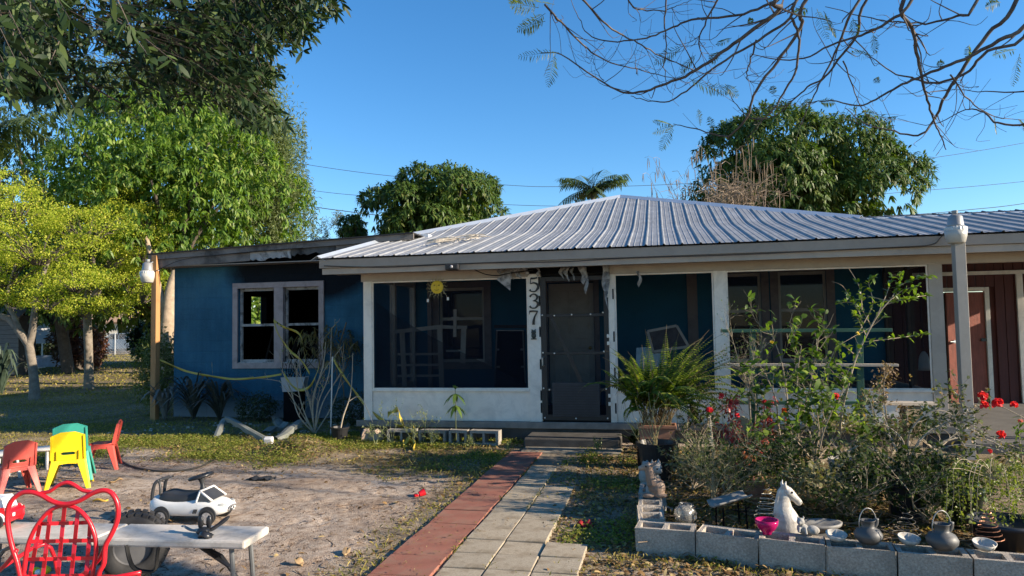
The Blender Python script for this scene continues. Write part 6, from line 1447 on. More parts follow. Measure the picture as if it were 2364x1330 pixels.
# tree trunk showing between post and wall
tk = thing("leaning_tree", "light barked tree trunk seen between post and blue wall", "tree", Vector((P(385, 880, 19).x, 19, 0))); MB().tube(ss([(0, 0, -.1), (-.02, 0, 1.2), (.02, 0, 2.0), (.05, .1, 2.7), (.1, .3, 3.2)], 4), list(np.linspace(.2, .14, 17)), 10).tube(ss([(0, 0, 2.0), (-.3, .1, 2.8), (-.7, .2, 4.2)], 4), list(np.linspace(.13, .06, 9)), 8).build("trunk", mat("pale_trunk_bark", (.34, .26, .18), .9, .35, 6, bump=.8, bscale=20), tk, smooth=True)
# ---- young mango seedling and weeds before the kick panel
sdl = thing("mango_seedling", "young green seedling in front of the white porch panel", "plant", HW(HP(1052, 930, -.2).x, -.2, 0)); sb_ = Vector(sdl.location); top = P(1051, 900, sb_.y) - sb_
MB().tube([(0, 0, 0), top * .5, top], [.008, .006, .004], 5).build("stem", mat("green_stem", (.09, .11, .04), .7), sdl)
Pn, D = [], []
for (z, n_) in ((.93, 6), (.70, 7), (1.0, 2)):
    for k in range(n_): a = k * 2 * math.pi / n_ + z * 5; Pn.append(list(top * z)); D.append([math.cos(a), math.sin(a), -.45 if z < .98 else 1.])
leaves("leaf", np.array(Pn), np.array(D), np.tile([0, 0, 1.], (len(Pn), 1)), RNG.uniform(.15, .21, len(Pn)), RNG.uniform(.045, .06, len(Pn)), leafmat("seedling_leaf", (.05, .10, .02), (.13, .20, .045), .35, .3), sdl, bend=.45)
wd = [(905, 1000, .55, "tall thin weed among the caution tape"), (960, 1000, .42, "wispy weed right of the caution tape"), (880, 1000, .38, "leafy weed by the broken block pieces"), (975, 995, .5, "pale wispy weed before the white panel"), (1000, 1015, .25, "low weed in front of the second block"), (1380, 1042, .2, "small weed at the corner of the porch step"), (1085, 1030, .16, "tiny weed in front of the half block"), (1175, 1040, .14, "broad weed at the path's upper end")]
for i, (x, y, h, lab) in enumerate(wd):
    t = thing("weed", lab, "plant", HW(HP(x, 960, -.5).x, -.5 - .1 * (i % 3), 0) if x < 1010 else gp(x, y)); b = MB(); tips = []; r2 = random.Random(100 + i)
    for k in range(4): forked(b, (0, 0, 0), (r2.gauss(0, .3), r2.gauss(0, .3), 1), h * .55, .004, 2, r2, tips, .3, .2)
    b.build("stem", mat("weed_stem", (.20, .22, .10), .8), t); leaf_at(tips, 4, (.02, .045), (.008, .016), leafmat("weed_leaf", (.12, .15, .05), (.24, .27, .11), .4), t, r2, bend=.1)
# ---- small scraps on the sand
sc = thing("toy_cup", "small red plastic toy cup lying on the sand", "toy", gp(967, 1144) + Vector((0, .02, .02)), .4); MB().lathe([(.0, 0), (.026, 0), (.034, .055), (.036, .06), (.030, .055), (.022, .006), (0, .006)], n=16, M=Matrix.Rotation(R(70), 3, 'Y')).build("cup", mr, sc); MB().box((-.03, 0, -.005), (.04, .05, .02)).build("flap", mr, sc, bevel=.004)
sc = thing("black_rag", "crumpled black rag lying on the bare sand", "cloth", gp(605, 1108)); g = [[(.26 * (i / 9 - .5), .12 * (j / 5 - .5), .02 + .022 * math.sin(i * 1.9 + j) * math.cos(j * 1.3 + i * .4)) for j in range(6)] for i in range(10)]; MB().sheet(g).build("cloth", mat("black_rag_cloth", (.03, .032, .035), .8, .8, 30), sc, smooth=True, solid=.004)
sc = thing("red_rag", "crumpled red cloth in the shaded grass right of the path", "cloth", gp(1350, 1212)); g = [[(.12 * (i / 7 - .5), .10 * (j / 5 - .5), .02 + .02 * math.sin(i * 1.6 + j) * math.cos(j * 1.3)) for j in range(6)] for i in range(8)]; MB().sheet(g).build("cloth", mat("red_cloth", (.40, .02, .025), .8), sc, smooth=True, solid=.004)
for i, (x, y, lab) in enumerate(((232, 1158, "yellow fallen leaf behind the iron chair"), (268, 1110, "curled brown leaf right of the stacked chairs"), (800, 1278, "curled tan leaf near the path's left edge"), (690, 1300, "small tan leaf near the bottom edge"))):
    t = thing("fallen_leaf", lab, "leaf", gp(x, y) + Vector((0, 0, .012)), random.uniform(0, 6)); g = [[((i_ / 6 - .5) * .13, (j - 1) * .028 * math.sin(math.pi * (i_ + .3) / 6.6), .018 * abs(j - 1) + .012 * math.sin(i_)) for j in range(3)] for i_ in range(7)]; MB().sheet(g).build("blade", mat("tan_leaf_%d" % (i == 0), (.55, .36, .06) if i == 0 else (.42, .28, .14), .7, .3, 30), t, smooth=True, solid=.001)

# ================================================================== things inside the screened porch
pr_ = thing("porch_railing", "white slatted wooden railing piece leaning inside the porch", "railing", HW(.95, .75, .257), -HANG)
def ip(x, y, v): q = HP(x, y, v); return Vector((q.x - .95, v - .75, q.z - .257))
vv = .75
for (x0, y0, x1, y1) in ((928, 765, 935, 893), (1015, 752, 1020, 895), (1071, 755, 1068, 838)):
    MB().beam(ip(x0, y0, vv), ip(x1, y1, vv), .075, .03, up=(0, 1, 0)).build("upright", m_white, pr_)
MB().beam(ip(905, 767, vv - .03), ip(1022, 754, vv - .03), .04, .06).build("top_rail", m_white, pr_); MB().beam(ip(1022, 755, vv - .02), ip(1078, 756, vv - .02), .04, .05).build("top_rail", m_white, pr_)
for y in (818, 843, 868): MB().beam(ip(918, y, vv - .03), ip(1022, y - 1, vv - .03), .02, .035).build("slat", m_white, pr_)
MB().beam(ip(1030, 810, vv), ip(1066, 810, vv), .02, .03).build("slat", m_white, pr_)
o = MB().beam((0, 0, 0), (.012, 0, .42), .045, .03, up=(0, 1, 0)).box((.01, -.0, .29), (.12, .025, .03)).build("wooden_cross", m_white); q = HP(1050, 778, .6); o.location = HW(q.x, .6, q.z); o.rotation_euler = (0, 0, -HANG); tag(o, "white wooden cross standing above the porch railing piece", "cross")
# sun ornament
so = thing("sun_ornament", "yellow sun-face ornament with wavy rays hanging in the porch", "ornament", HW(HP(1009, 663, -.06).x, -.06, HP(1009, 663, -.06).z), -HANG); m_so = mat("sun_yellow", (.72, .50, .035), .5, .15, 14); 
MB().sphere((0, 0, 0), .095, 12, (1, .25, 1)).sphere((0, -.022, -.005), .018, 8, (.6, 1, 1.4)).build("face", m_so, so, smooth=True)
for sx in (-1, 1): MB().sphere((sx * .034, -.022, .025), .012, 6).build("eye", mat("sun_eye", (.35, .22, .02), .5), so)
MB().tube(ss([(-.035, -.02, -.035), (0, -.026, -.048), (.035, -.02, -.035)], 3), .005, 5).build("mouth", mat("sun_eye", (.3,) * 3), so)
for k in range(16):
    a = k * math.pi / 8 + .1; MB().tube(ss([(math.cos(a + w) * r_, 0, math.sin(a + w) * r_) for r_, w in ((.09, 0), (.115, .12), (.14, -.08), (.165, .06))], 3), list(np.linspace(.006, .002, 10)), 5).build("ray", mat("sun_wire", (.40, .34, .16), .5), so)
for (x, z) in ((-.14, -.19), (.16, -.17)): MB().box((x, 0, z), (.028, .012, .045)).tube([(x, 0, z), (x * .6, 0, -.05)], .0015, 3).build("pendant", m_white, so)
# folded treadmill-like machine
fm = thing("folded_machine", "black upright folded exercise machine inside the porch", "machine", HW(2.1, 1.0, .257), -HANG)
def im(x, y, v): q = HP(x, y, v); return Vector((q.x - 2.1, v - 1.0, q.z - .257))
MB().prism([(im(1143, 885, 1.).x, 0), (im(1212, 885, 1.).x, 0), (im(1208, 760, 1.).x, im(1208, 765, 1.).z), (im(1147, 760, 1.).x, im(1147, 765, 1.).z)], .10).build("deck", m_char, fm, bevel=.01)
for (x0, x1) in ((1142, 1147), (1213, 1207)): MB().beam(im(x0, 886, .92), im(x1, 762, .92), .02, .02).build("side_rail", mat("grey_steel_tube", (.16,) * 3), fm)
MB().beam(im(1142, 754, .95), im(1214, 754, .95), .07, .05).build("crossbar", m_alu, fm); MB().beam(im(1146, 763, .90), im(1208, 763, .90), .01, .012).build("trim_strip", mat("galvanised", (.5,) * 3), fm)
for (x, y) in ((1149, 807), (1205, 807), (1150, 847), (1206, 847)): MB().box(im(x, y, .90), (.045, .02, .03)).build("bracket", mat("grey_steel_tube", (.16,) * 3), fm)
# brown box and frame behind the second bay
bx = thing("brown_cabinet", "low brown cabinet inside the porch left of the fern", "cabinet", HW(HP(1440, 860, .5).x, .5, .257), -HANG); MB().bb((-.20, -.2, 0), (.9, .2, .62)).build("carcass", mat("brown_wood", (.11, .06, .035), .6, .3, 4, stretch=(.8, 4, 6)), bx, bevel=.006); MB().bb((-.22, -.22, .62), (.92, .22, .65)).build("top", mat("brown_wood_top", (.18, .115, .075), .6), bx, bevel=.004)
for x in (.13, .60): MB().bb((x - .28, -.212, .06), (x + .16, -.201, .56)).build("drawer_front", mat("brown_wood", (.11,) * 3), bx, bevel=.004)
pf = thing("picture_frame", "tilted white picture frame resting on the brown cabinet", "picture frame", HW(HP(1530, 800, .45).x, .45, .91), -HANG); b = MB()
c4 = [HP(x, y, .45) for x, y in ((1495, 765), (1562, 752), (1590, 800), (1508, 812))]; c4 = [Vector((c.x - HP(1530, 800, .45).x, 0, c.z - .91)) for c in c4]
for i in range(4): b.beam(c4[i], c4[(i + 1) % 4], .035, .03, up=(0, 1, 0))
b.build("frame", m_white, pf); MB().add([c + Vector((0, .01, 0)) for c in c4], [(0, 1, 2, 3)]).build("picture", mat("dim_print", (.10, .09, .10), .4, .5, 8), pf, solid=.004)
gp_ = thing("leaning_mirror", "pale reflecting pane propped behind the cabinet", "pane", HW(HP(1485, 790, .6).x, .6, .91), -HANG); c4 = [(-.12, 0, 0), (.35, 0, 0), (.30, .03, .36), (-.10, .03, .33)]; MB().add(c4, [(0, 1, 2, 3)]).build("pane", mat("misty_mirror", (.42, .47, .52), .15, .3, 5, metal=.5), gp_, solid=.005)
# dim furniture on the right of the porch
dk1 = thing("porch_table", "dim low table inside the right end of the porch", "table", HW(6.9, 1.0, .257), -HANG); MB().bb((-.75, -.3, .42), (.45, .3, .46)).build("table_top", mat("brown_wood_top", (.1,) * 3), dk1, bevel=.004)
for sx in (-.7, .4):
    for sy in (-.26, .26): MB().bb((sx - .025, sy - .025, 0), (sx + .025, sy + .025, .419)).build("leg", mat("brown_wood", (.1,) * 3), dk1)
lt = thing("hanging_lantern", "pale bell-shaped lantern hanging at the right end of the porch", "lantern", HW(HP(2134, 850, .25).x, .25, HP(2134, 855, .25).z), -HANG); MB().lathe([(.075, 0), (.07, .05), (.06, .14), (.045, .20), (.02, .24), (.0, .245)], n=16).build("shade", mat("pale_shade", (.42, .42, .40), .6), lt, smooth=True); MB().tube([(0, 0, .24), (0, 0, 1.35)], .004, 4).build("cord", _M["black_cable"], lt)

# chips of plaster and board below the burnt wing
ch = MB(); r2 = random.Random(77)
for k in range(90):
    p = HW(r2.uniform(-4.4, -.3), r2.uniform(-.1, 1.5), 0); p.z = gz(p) + .01; a = r2.uniform(.02, .07); ch.box(p, (a, a * r2.uniform(.4, 1.2), r2.uniform(.01, .035)), Matrix.Rotation(r2.uniform(0, 3), 3, 'Z') @ Matrix.Rotation(r2.uniform(-.5, .5), 3, 'X'))
struct(ch.build("plaster_chips", mat("plaster_chip", (.34, .32, .29), .9, .6, 3)), "chips of plaster and charred board strewn below the wing", "stuff")
# ================================================================== the walled flower bed at right
tops = [(.83, 5.03), (1.22, 4.90), (1.575, 4.70), (1.95, 4.545), (2.325, 4.405), (2.70, 4.27), (3.08, 4.13)]
front_lab = ["corner concrete block where the garden border meets the path side", "front border block second from the corner, beside the pink bowl", "front border block under the horse bust", "front border block under the first jug", "front border block under the second jug", "front border block at the right edge of the picture"]
for k in range(6):
    a = Vector((*tops[k], 0)); c = Vector((*tops[k + 1], 0)); d = (c - a).normalized(); nn = Vector((-d.y, d.x, 0))
    o = block_mesh('z', (c - a).length - .010).build("concrete_block", m_blk2, bevel=.005); ce = (a + c) / 2 + nn * .095; o.location = (ce.x, ce.y, gz(ce) - .005); o.rotation_euler = (R(random.uniform(-.6, .6)), R(random.uniform(-.8, .8)), math.atan2(d.y, d.x)); tag(o, front_lab[k], "block", "concrete blocks of the garden border")
side_lab = ["border block next behind the corner block along the walk", "border block in the middle of the side row", "border block farthest back in the side row, under the deer figurine"]
d = Vector((.19, .98, 0)).normalized(); nn = Vector((d.y, -d.x, 0)); s0 = Vector((.885, 5.235, 0))
for k in range(3):
    ce = s0 + d * (.2 + k * .402) + nn * .095; o = block_mesh('z', .392).build("concrete_block", m_blk2, bevel=.005); o.location = (ce.x, ce.y, gz(ce) - .005); o.rotation_euler = (0, R(random.uniform(-1, 1)), math.atan2(d.y, d.x) + R(random.uniform(-2, 2))); tag(o, side_lab[k], "block", "concrete blocks of the garden border")
# dark hose in front of the border
hs = [gp(x, y) + Vector((0, 0, .012)) for x, y in ((1690, 1296), (1740, 1297), (1790, 1298), (1815, 1310), (1840, 1325), (1880, 1350))]
o = MB().tube(ss(hs, 5), .010, 6).build("garden_hose", mat("old_hose", (.04,) * 3), smooth=True); tag(o, "black hose end on the leaves before the border blocks", "hose")
rg = random.Random(12)
def S(x, y, d): p = P(x, y, d); p.z = 0; return p
m_black = _M["black_pot_plastic"]; m_terra = mat("terracotta", (.36, .17, .105), .8, .2, 6, dirt=(.22, .13, .09), dscale=4, damt=.5)
m_stone = mat("grey_stone", (.34, .325, .295), .85, .15, 8, spec=.25, dirt=(.20, .19, .17), dscale=8, damt=.7, bump=.3, bscale=60)
m_wht = mat("glazed_white", (.47, .445, .395), .5, .15, 14, spec=.4, dirt=(.25, .22, .18), dscale=16, damt=.8, bump=.25, bscale=50)
m_pew = mat("dark_pewter", (.10, .10, .098), .55, .25, 10, metal=.35, bump=.15, bscale=40)
# ---- big fern in a terracotta trough on a dark crate, black pot in front
cr = thing("dark_crate", "dark crate under the terracotta trough of the fern", "crate", S(1518, 1030, 7.95), -HANG); cz = P(1520, 1018, 7.95).z
for k in range(3): MB().bb((-.22, -.13, k * cz / 3 + .004), (.22, .13, (k + 1) * cz / 3 - .006)).build("board", m_char, cr)
tr = thing("terracotta_trough", "terracotta trough holding the large fern by the porch step", "planter", S(1518, 1030, 7.95) + Vector((0, 0, cz)), -HANG)
b = MB(); b.prism([(-.17, 0), (.17, 0), (.195, .15), (-.195, .15)], .22); b.build("trough", m_terra, tr, bevel=.006); MB().bb((-.21, -.125, .15), (.21, -.10, .185)).bb((-.21, .10, .15), (.21, .125, .185)).bb((-.21, -.10, .15), (-.19, .10, .185)).bb((.19, -.10, .15), (.21, .10, .185)).build("rim", m_terra, tr, bevel=.004)
def fern(label, loc, n, L, m, seed, lean=(0, 0), pin=.075, name="fern", cat="plant", pw=.017, droop=.75):
    r2 = random.Random(seed); t = thing(name, label, cat, loc); st = MB(); Pn, D, LL = [], [], []
    for k in range(n):
        a = r2.uniform(0, 6.283); l = r2.uniform(*L); th = r2.uniform(1.05, 1.55); bend_ = r2.uniform(.3, 2.5) * droop; o0 = Vector((r2.uniform(-.15, .15), r2.uniform(-.08, .08), 0)) * min(1, l * 1.4); sp = [o0]
        for i in range(1, 13):
            q = i / 12; e = th - bend_ * q ** 1.4; sp.append(sp[-1] + Vector((math.cos(a) * math.cos(e) + lean[0] * q, math.sin(a) * math.cos(e) + lean[1] * q, math.sin(e))) * l / 12)
        st.tube(sp, list(np.linspace(.0045, .0012, 13)), 4, False)
        for i in range(5, 13):
            for h in (0, .25, .5, .75):
                p = sp[i - 1].lerp(sp[i], h); d_ = (sp[i] - sp[i - 1]).normalized(); s_ = d_.cross(Vector((0, 0, 1))).normalized(); ll = pin * math.sin(math.pi * min(1, (i - 2.2 + h) / 11 + .12)) ** .7
                for sg in (-1, 1): Pn.append(list(p)); D.append(list(s_ * sg + d_ * .3 + Vector((0, 0, -.18)))); LL.append(ll)
    st.build("stalks", mat("fern_stalk", (.16, .12, .06), .8), t); n_ = len(Pn)
    leaves("fronds", np.array(Pn), np.array(D), np.tile([.1, -.2, 1.], (n_, 1)), np.array(LL), np.full(n_, pw), m, t, bend=.25, seg=1); return t
m_fern = leafmat("fern_leaf", (.045, .09, .012), (.14, .20, .028), .45, .45, .25, c3=(.30, .33, .06))
fern("large arching green fern in front of the porch", tr.location + Vector((0, 0, .16)), 105, (.8, 1.3), m_fern, 5, lean=(.34, -.06), pin=.072, droop=.95, pw=.026)
bp = thing("black_pot", "large black pot with dry twigs in front of the fern", "pot", gp(1522, 1112) + Vector((0, .10, 0)))
MB().lathe([(0, 0), (.135, 0), (.185, .36), (.205, .36), (.21, .40), (.19, .40), (.175, .35), (.16, .30), (0, .29)], n=28).build("pot", m_black, bp, smooth=False)
b = MB(); tips = []
for k in range(9): forked(b, (rg.uniform(-.1, .1), rg.uniform(-.1, .1), .28), (rg.gauss(-.25, .35), rg.gauss(0, .2), 1), .40, .006, 1, rg, tips, .35, .12)
b.build("dry_twig", mat("dry_yellow_twig", (.36, .29, .13), .8, .3, 10), bp); leaf_at(tips[:3], 2, (.12, .2), (.018, .03), leafmat("yellowed_leaf", (.35, .30, .06), (.45, .38, .08), .3), bp, rg, bend=.9, lift=-.3)
fern("small dark fern at the corner of the porch step", HW(3.95, -.55, 0), 16, (.2, .4), leafmat("dark_fern", (.02, .045, .012), (.05, .08, .02), .3), 6, pin=.04)
# small brick pile beside the step
for k in range(3):
    o = MB().box((0, 0, .03), (.20, .095, .058)).build("brick", mat("dark_brick", (.085, .06, .05), .9, .3, 9, bump=.4)); o.location = HW(4.05, -.35, .0 + k * .06); o.rotation_euler = (0, 0, -HANG + R((-8, 5, -3)[k])); tag(o, ("lowest dark brick of the small pile by the step", "middle dark brick of the small pile by the step", "topmost dark brick of the small pile by the step")[k], "brick", "dark bricks by the step")
# ---- figurines
dp = G(1512, 1150, .19)
ca = thing("cat_statue", "white sitting cat statue behind the deer figurine", "statue", Vector((dp.x + .06, dp.y + .30, .0)), R(20)); cz = P(1512, 1058, dp.y + .3).z
k = cz / .46
b = MB().lathe([(0, 0), (.085, 0), (.095, .06), (.085, .15), (.062, .25), (.045, .31), (0, .33)], n=16, sy=1.15).sphere((0, -.03, .375), .055, 10, (1, .95, .95)).sphere((0, -.08, .365), .026, 8).lathe([(.024, 0), (.0, .055)], (-.032, -.02, .41), 8).lathe([(.024, 0), (.0, .055)], (.032, -.02, .41), 8).tube(ss([(.05, .08, .02), (.12, .05, .02), (.13, -.06, .02)], 4), .016, 7).tube([(-.03, -.08, 0), (-.03, -.065, .2)], .022, 7).tube([(.03, -.08, 0), (.03, -.065, .2)], .022, 7)
o = b.build("body", m_stone, ca, remesh=.006); o.scale = (k, k, k)
MB().sphere((-.022 * k, -.082 * k, .385 * k), .007, 6).sphere((.022 * k, -.082 * k, .385 * k), .007, 6).build("eye", m_char, ca)
de = thing("deer_figurine", "brown deer figurine lying on the border block, head turned left", "statue", Vector((dp.x, dp.y + .06, .185)), R(-8))
b = MB().sphere((.03, 0, .075), .075, 10, (.95, .75, 1)).tube(ss([(.0, 0, .10), (-.02, 0, .17), (-.035, 0, .235)], 4), [.055, .05, .046, .043, .04, .038, .036, .034, .033], 10).tube(ss([(-.02, 0, .245), (-.06, 0, .24), (-.115, 0, .225)], 4), [.034, .036, .034, .031, .028, .025, .022, .019, .017], 10).tube([(-.01, .02, .25), (.035, .045, .285)], [.013, .004], 6).tube([(-.01, -.02, .25), (.045, -.035, .285)], [.013, .004], 6).sphere((-.04, -.03, .02), .03, 8, (1.8, .7, .7)).sphere((.06, -.03, .02), .03, 8, (1.8, .7, .7))
b.build("body", mat("deer_brown", (.22, .145, .10), .6, .3, 12, dirt=(.5, .42, .34), dscale=7, damt=.5), de, remesh=.006); MB().sphere((-.055, -.033, .25), .007, 6).sphere((-.125, 0, .222), .008, 6).build("eye", m_char, de)
ra = thing("stone_figurine", "small weathered grey animal figurine left of the deer", "statue", gp(1490, 1125) + Vector((.03, .12, 0)), R(30)); MB().sphere((0, 0, .10), .075, 10, (.9, 1.1, 1.2)).sphere((-.03, -.05, .21), .05, 9).sphere((-.05, -.095, .20), .022, 7).lathe([(.016, 0), (0, .03)], (-.055, -.03, .245), 7).lathe([(.016, 0), (0, .03)], (-.005, -.03, .25), 7).build("body", m_stone, ra, remesh=.009)
def horse():
    D_ = 4.98; px = D_ / FPX; base = S(1818, 1200, D_); zb = P(1818, 1240, D_).z; t = thing("horse_bust", "white horse head bust standing behind the front border", "statue", base, R(4)); b = MB()
    X = lambda x: (x - 1818) * px
    Z = lambda y: zb + (1240 - y) * px
    rows = [(1240 + zb / px, 1788, 1848), (1232, 1787, 1849), (1215, 1786, 1850), (1200, 1788, 1847), (1185, 1790, 1838), (1172, 1793, 1829), (1160, 1796, 1826), (1148, 1799, 1827), (1138, 1803, 1828), (1128, 1808, 1825), (1124, 1812, 1821)]
    n = 18; vs = []
    for (y, xl, xr) in rows:
        c, w = (X(xl) + X(xr)) / 2, (X(xr) - X(xl)) / 2; d_ = w * (.8 if y > 1180 else .62)
        for j in range(n): a = 2 * math.pi * j / n; vs.append((c + w * math.cos(a), d_ * math.sin(a), Z(y)))
    k = len(rows); b.add(vs, [(i * n + j, i * n + (j + 1) % n, (i + 1) * n + (j + 1) % n, (i + 1) * n + j) for i in range(k - 1) for j in range(n)] + [tuple(range(n))[::-1], tuple((k - 1) * n + j for j in range(n))])
    hp = [(1812, 1131, 8), (1820, 1138, 12.5), (1830, 1147, 10.5), (1839, 1156, 8.5), (1846, 1163, 8.2), (1850, 1167, 6)]; pts = ss([(X(x), 0, Z(y)) for x, y, _ in hp], 4); b.tube(pts, list(np.interp(np.linspace(0, 5, 21), range(6), [r * px for *_, r in hp])), 12)
    b.sphere((X(1822), 0, Z(1147)), 10 * px, 10, (1, .75, 1.1)).sphere((X(1836), 0, Z(1215)), 17 * px, 10, (.8, .95, 1.2))
    b.tube(ss([(X(1812), 0, Z(1122)), (X(1802), 0, Z(1136)), (X(1795), 0, Z(1160)), (X(1789), 0, Z(1190))], 4), [3.5 * px] * 4 + [5 * px] * 9, 7)
    for sy in (-1, 1): b.tube([(X(1813) , sy * .022, Z(1128)), (X(1811), sy * .026, Z(1120)), (X(1814), sy * .026, Z(1112))], [.013, .011, .003], 7)
    b.build("bust", m_wht, t, remesh=.0055)
    for sy in (-1, 1): MB().sphere((X(1826), sy * .032, Z(1138)), .0085, 7).sphere((X(1848), sy * .017, Z(1162)), .006, 6).build("eye", m_char, t)
horse()
sq = thing("squirrel_figurine", "grey squirrel figurine sitting on the border in front of the horse", "statue", G(1860, 1236, .19) + Vector((0, .045, 0)), R(-20)); sq.location.z = .186
MB().sphere((0, 0, .035), .035, 9, (1.1, .9, 1)).sphere((-.012, -.02, .085), .026, 9, (1, 1, .95)).sphere((-.02, -.042, .08), .012, 7).lathe([(.009, 0), (0, .022)], (-.026, -.012, .104), 7).lathe([(.009, 0), (0, .022)], (.006, -.012, .106), 7).sphere((.06, .0, .03), .038, 8, (1.2, .9, .8)).tube([(-.02, -.03, .05), (-.025, -.045, .02)], .010, 6).tube([(.015, -.03, .05), (.02, -.045, .01)], .010, 6).build("body", m_stone, sq, remesh=.004)
# ---- bowls and jugs on the blocks
def on_block(x, y, dy=.07): p = G(x, y, .19) + Vector((0, dy, 0)); p.z = .187; return p
pk = thing("glass_bowl", "pink glass bowl standing on the border left of the horse", "bowl", on_block(1781, 1240, .08))
def glassy(name, col, tr_=.5, rough=.08):
    m, nt, b = _nt(name); b.inputs["Base Color"].default_value = (*col, 1); b.inputs["Roughness"].default_value = rough; b.inputs["Transmission Weight"].default_value = tr_; b.inputs["IOR"].default_value = 1.35; return m
MB().lathe([(0, 0), (.03, .0), (.03, .012), (.055, .035), (.072, .065), (.075, .095), (.067, .095), (.062, .065), (.045, .04), (0, .022)], n=28).build("bowl", glassy("pink_glass", (.52, .015, .14), .35), pk, smooth=True)
def bowl(label, p, r, tilt):
    t = thing("ceramic_bowl", label, "bowl", p, R(tilt)); M_ = Matrix.Rotation(R(10), 3, 'X')
    MB().lathe([(0, .002), (r * .5, .002), (r * .82, r * .28), (r, r * .72), (r * .93, r * .72), (r * .75, r * .34), (0, r * .12)], n=26, M=M_).build("bowl", m_wht, t, smooth=True)
    MB().sphere((r * .35, -r * .80, r * .48), r * .22, 8, (.8, .8, 1.2)).build("knob", m_wht, t, smooth=True)
bowl("white bowl on the border left of the first jug", on_block(1942, 1254), .065, 0); bowl("white bowl between the two jugs on the border", on_block(2112, 1263), .066, 12); bowl("white bowl right of the second jug on the border", on_block(2290, 1276), .066, -8)
def jug(label, p, s):
    t = thing("pewter_jug", label, "jug", p, R(10)); t.scale = (s, s, s); MB().lathe([(0, 0), (.055, .0), (.088, .035), (.092, .06), (.075, .09), (.045, .105), (.040, .115), (.043, .15), (.050, .155), (.043, .155), (.036, .118), (0, .112)], n=26).build("body", m_pew, t, smooth=True)
    MB().tube(ss([(.04, 0, .105), (.055, -.01, .13), (.058, -.012, .165)], 3), [.018, .017, .017, .016, .016, .016, .017], 8).build("spout", m_pew, t, smooth=True)
    MB().tube([(.066 * math.cos(a) , 0, .135 + .10 * math.sin(a)) for a in np.linspace(-.3, math.pi + .3, 18)], .0035, 6).build("bail_handle", mat("jug_wire", (.30, .30, .29), .4, metal=.5), t, smooth=True)
jug("dark pewter jug with wire handle on the border, nearer the horse", on_block(2021, 1262, .085), .92); jug("dark pewter jug with wire handle on the border, farther right", on_block(2196, 1276, .085), .98)
st_ = thing("stone_dish", "dark oval stone dish lying behind the front border", "dish", S(1895, 1215, 5.05) + Vector((0, 0, .13)), .2); MB().lathe([(0, 0), (.08, 0), (.12, .03), (.125, .05), (.11, .05), (.08, .035), (0, .03)], n=22, sx=1.25, sy=.85).build("dish", mat("dark_stone_mottled", (.17, .165, .155), .6, .5, 14), st_, smooth=True); MB().box((0, 0, -.06), (.14, .10, .12)).build("plinth", m_pew, st_)
# wire cones
def cone(label, p, r0, h, turns, m, wr=.0018, name="wire_cone"):
    t = thing(name, label, "ornament", p); pts = []
    for i in range(turns * 14 + 1): q = i / (turns * 14); a = q * turns * 2 * math.pi; rr = r0 * (1 - .8 * q); pts.append((rr * math.cos(a), rr * math.sin(a), h * q + .01))
    MB().tube(pts, wr, 5, False).build("coil", m, t)
cone("spiral wire cone behind the pink bowl", S(1772, 1190, 5.25) + Vector((0, 0, P(1772, 1200, 5.25).z)), .10, P(1772, 1128, 5.25).z - P(1772, 1200, 5.25).z, 7, mat("pale_wire", (.42, .40, .33), .5, metal=.4)); MB
cone("copper spiral at the right end of the border", S(2283, 1250, 4.85) + Vector((0, 0, P(2283, 1252, 4.85).z)), .10, P(2283, 1185, 4.85).z - P(2283, 1252, 4.85).z, 7, mat("copper_wire", (.42, .20, .12), .4, metal=.7), .003)
cone("dark wire spiral between the two jugs", S(2095, 1230, 5.0) + Vector((0, 0, P(2095, 1240, 5.0).z)), .10, .17, 5, mat("dark_wire", (.20, .18, .15), .5, metal=.4))
# clear glass vessels and curved grey tray near the corner
def gv(label, p, s, tilt): 
    t = thing("glass_vessel", label, "vessel", p, .3); MB().lathe([(0, 0), (.05, 0), (.075, .03), (.07, .075), (.045, .10), (.05, .115), (.044, .115), (.04, .10), (.062, .07), (.066, .035), (0, .01)], n=20, M=Matrix.Rotation(R(tilt), 3, 'Y') * s).build("vessel", glassy("cloudy_glass", (.62, .60, .55), .85, .18), t, smooth=True)
gv("cloudy glass vessel lying in the border's corner", Vector((1.17, 5.16, .19)), 1.0, 60); gv("cloudy glass vessel standing behind the lying one", Vector((1.27, 5.42, .10)), 1.15, 8)
ty_ = thing("metal_tray", "curved grey tray on an iron stand inside the border", "tray", S(1685, 1180, 5.5), R(10)); tz = P(1685, 1160, 5.5).z
g = [[(.30 * (i / 8 - .5), .16 * (j / 4 - .5), tz + .05 * (2 * (i / 8) - 1) * .6 + .03 * (2 * j / 4 - 1) ** 2) for j in range(5)] for i in range(9)]; MB().sheet(g).build("tray", mat("grey_tray", (.24, .23, .21), .6, .2), ty_, smooth=True, solid=.012)
for (x, y) in ((-.08, -.06), (.10, -.06), (-.08, .06), (.10, .06)): MB().tube([(x, y, tz - .02), (x * 1.1, y, 0)], .007, 6).build("leg", m_char, ty_)
MB().tube(ss([(-.02, -.07, tz - .03), (.06, -.09, tz - .05), (.12, -.08, tz - .02)], 4), .006, 5).build("scroll", m_char, ty_)
ts = thing("terracotta_pot", "reddish clay pot tipped over behind the wiry shrub", "pot", S(1700, 1110, 6.5), R(-25)); MB().lathe([(0, 0), (.07, 0), (.12, .20), (.135, .20), (.135, .235), (.115, .235), (.10, .19), (0, .17)], (0, 0, .14), 22, Matrix.Rotation(R(105), 3, 'Y')).build("pot", m_terra, ts)
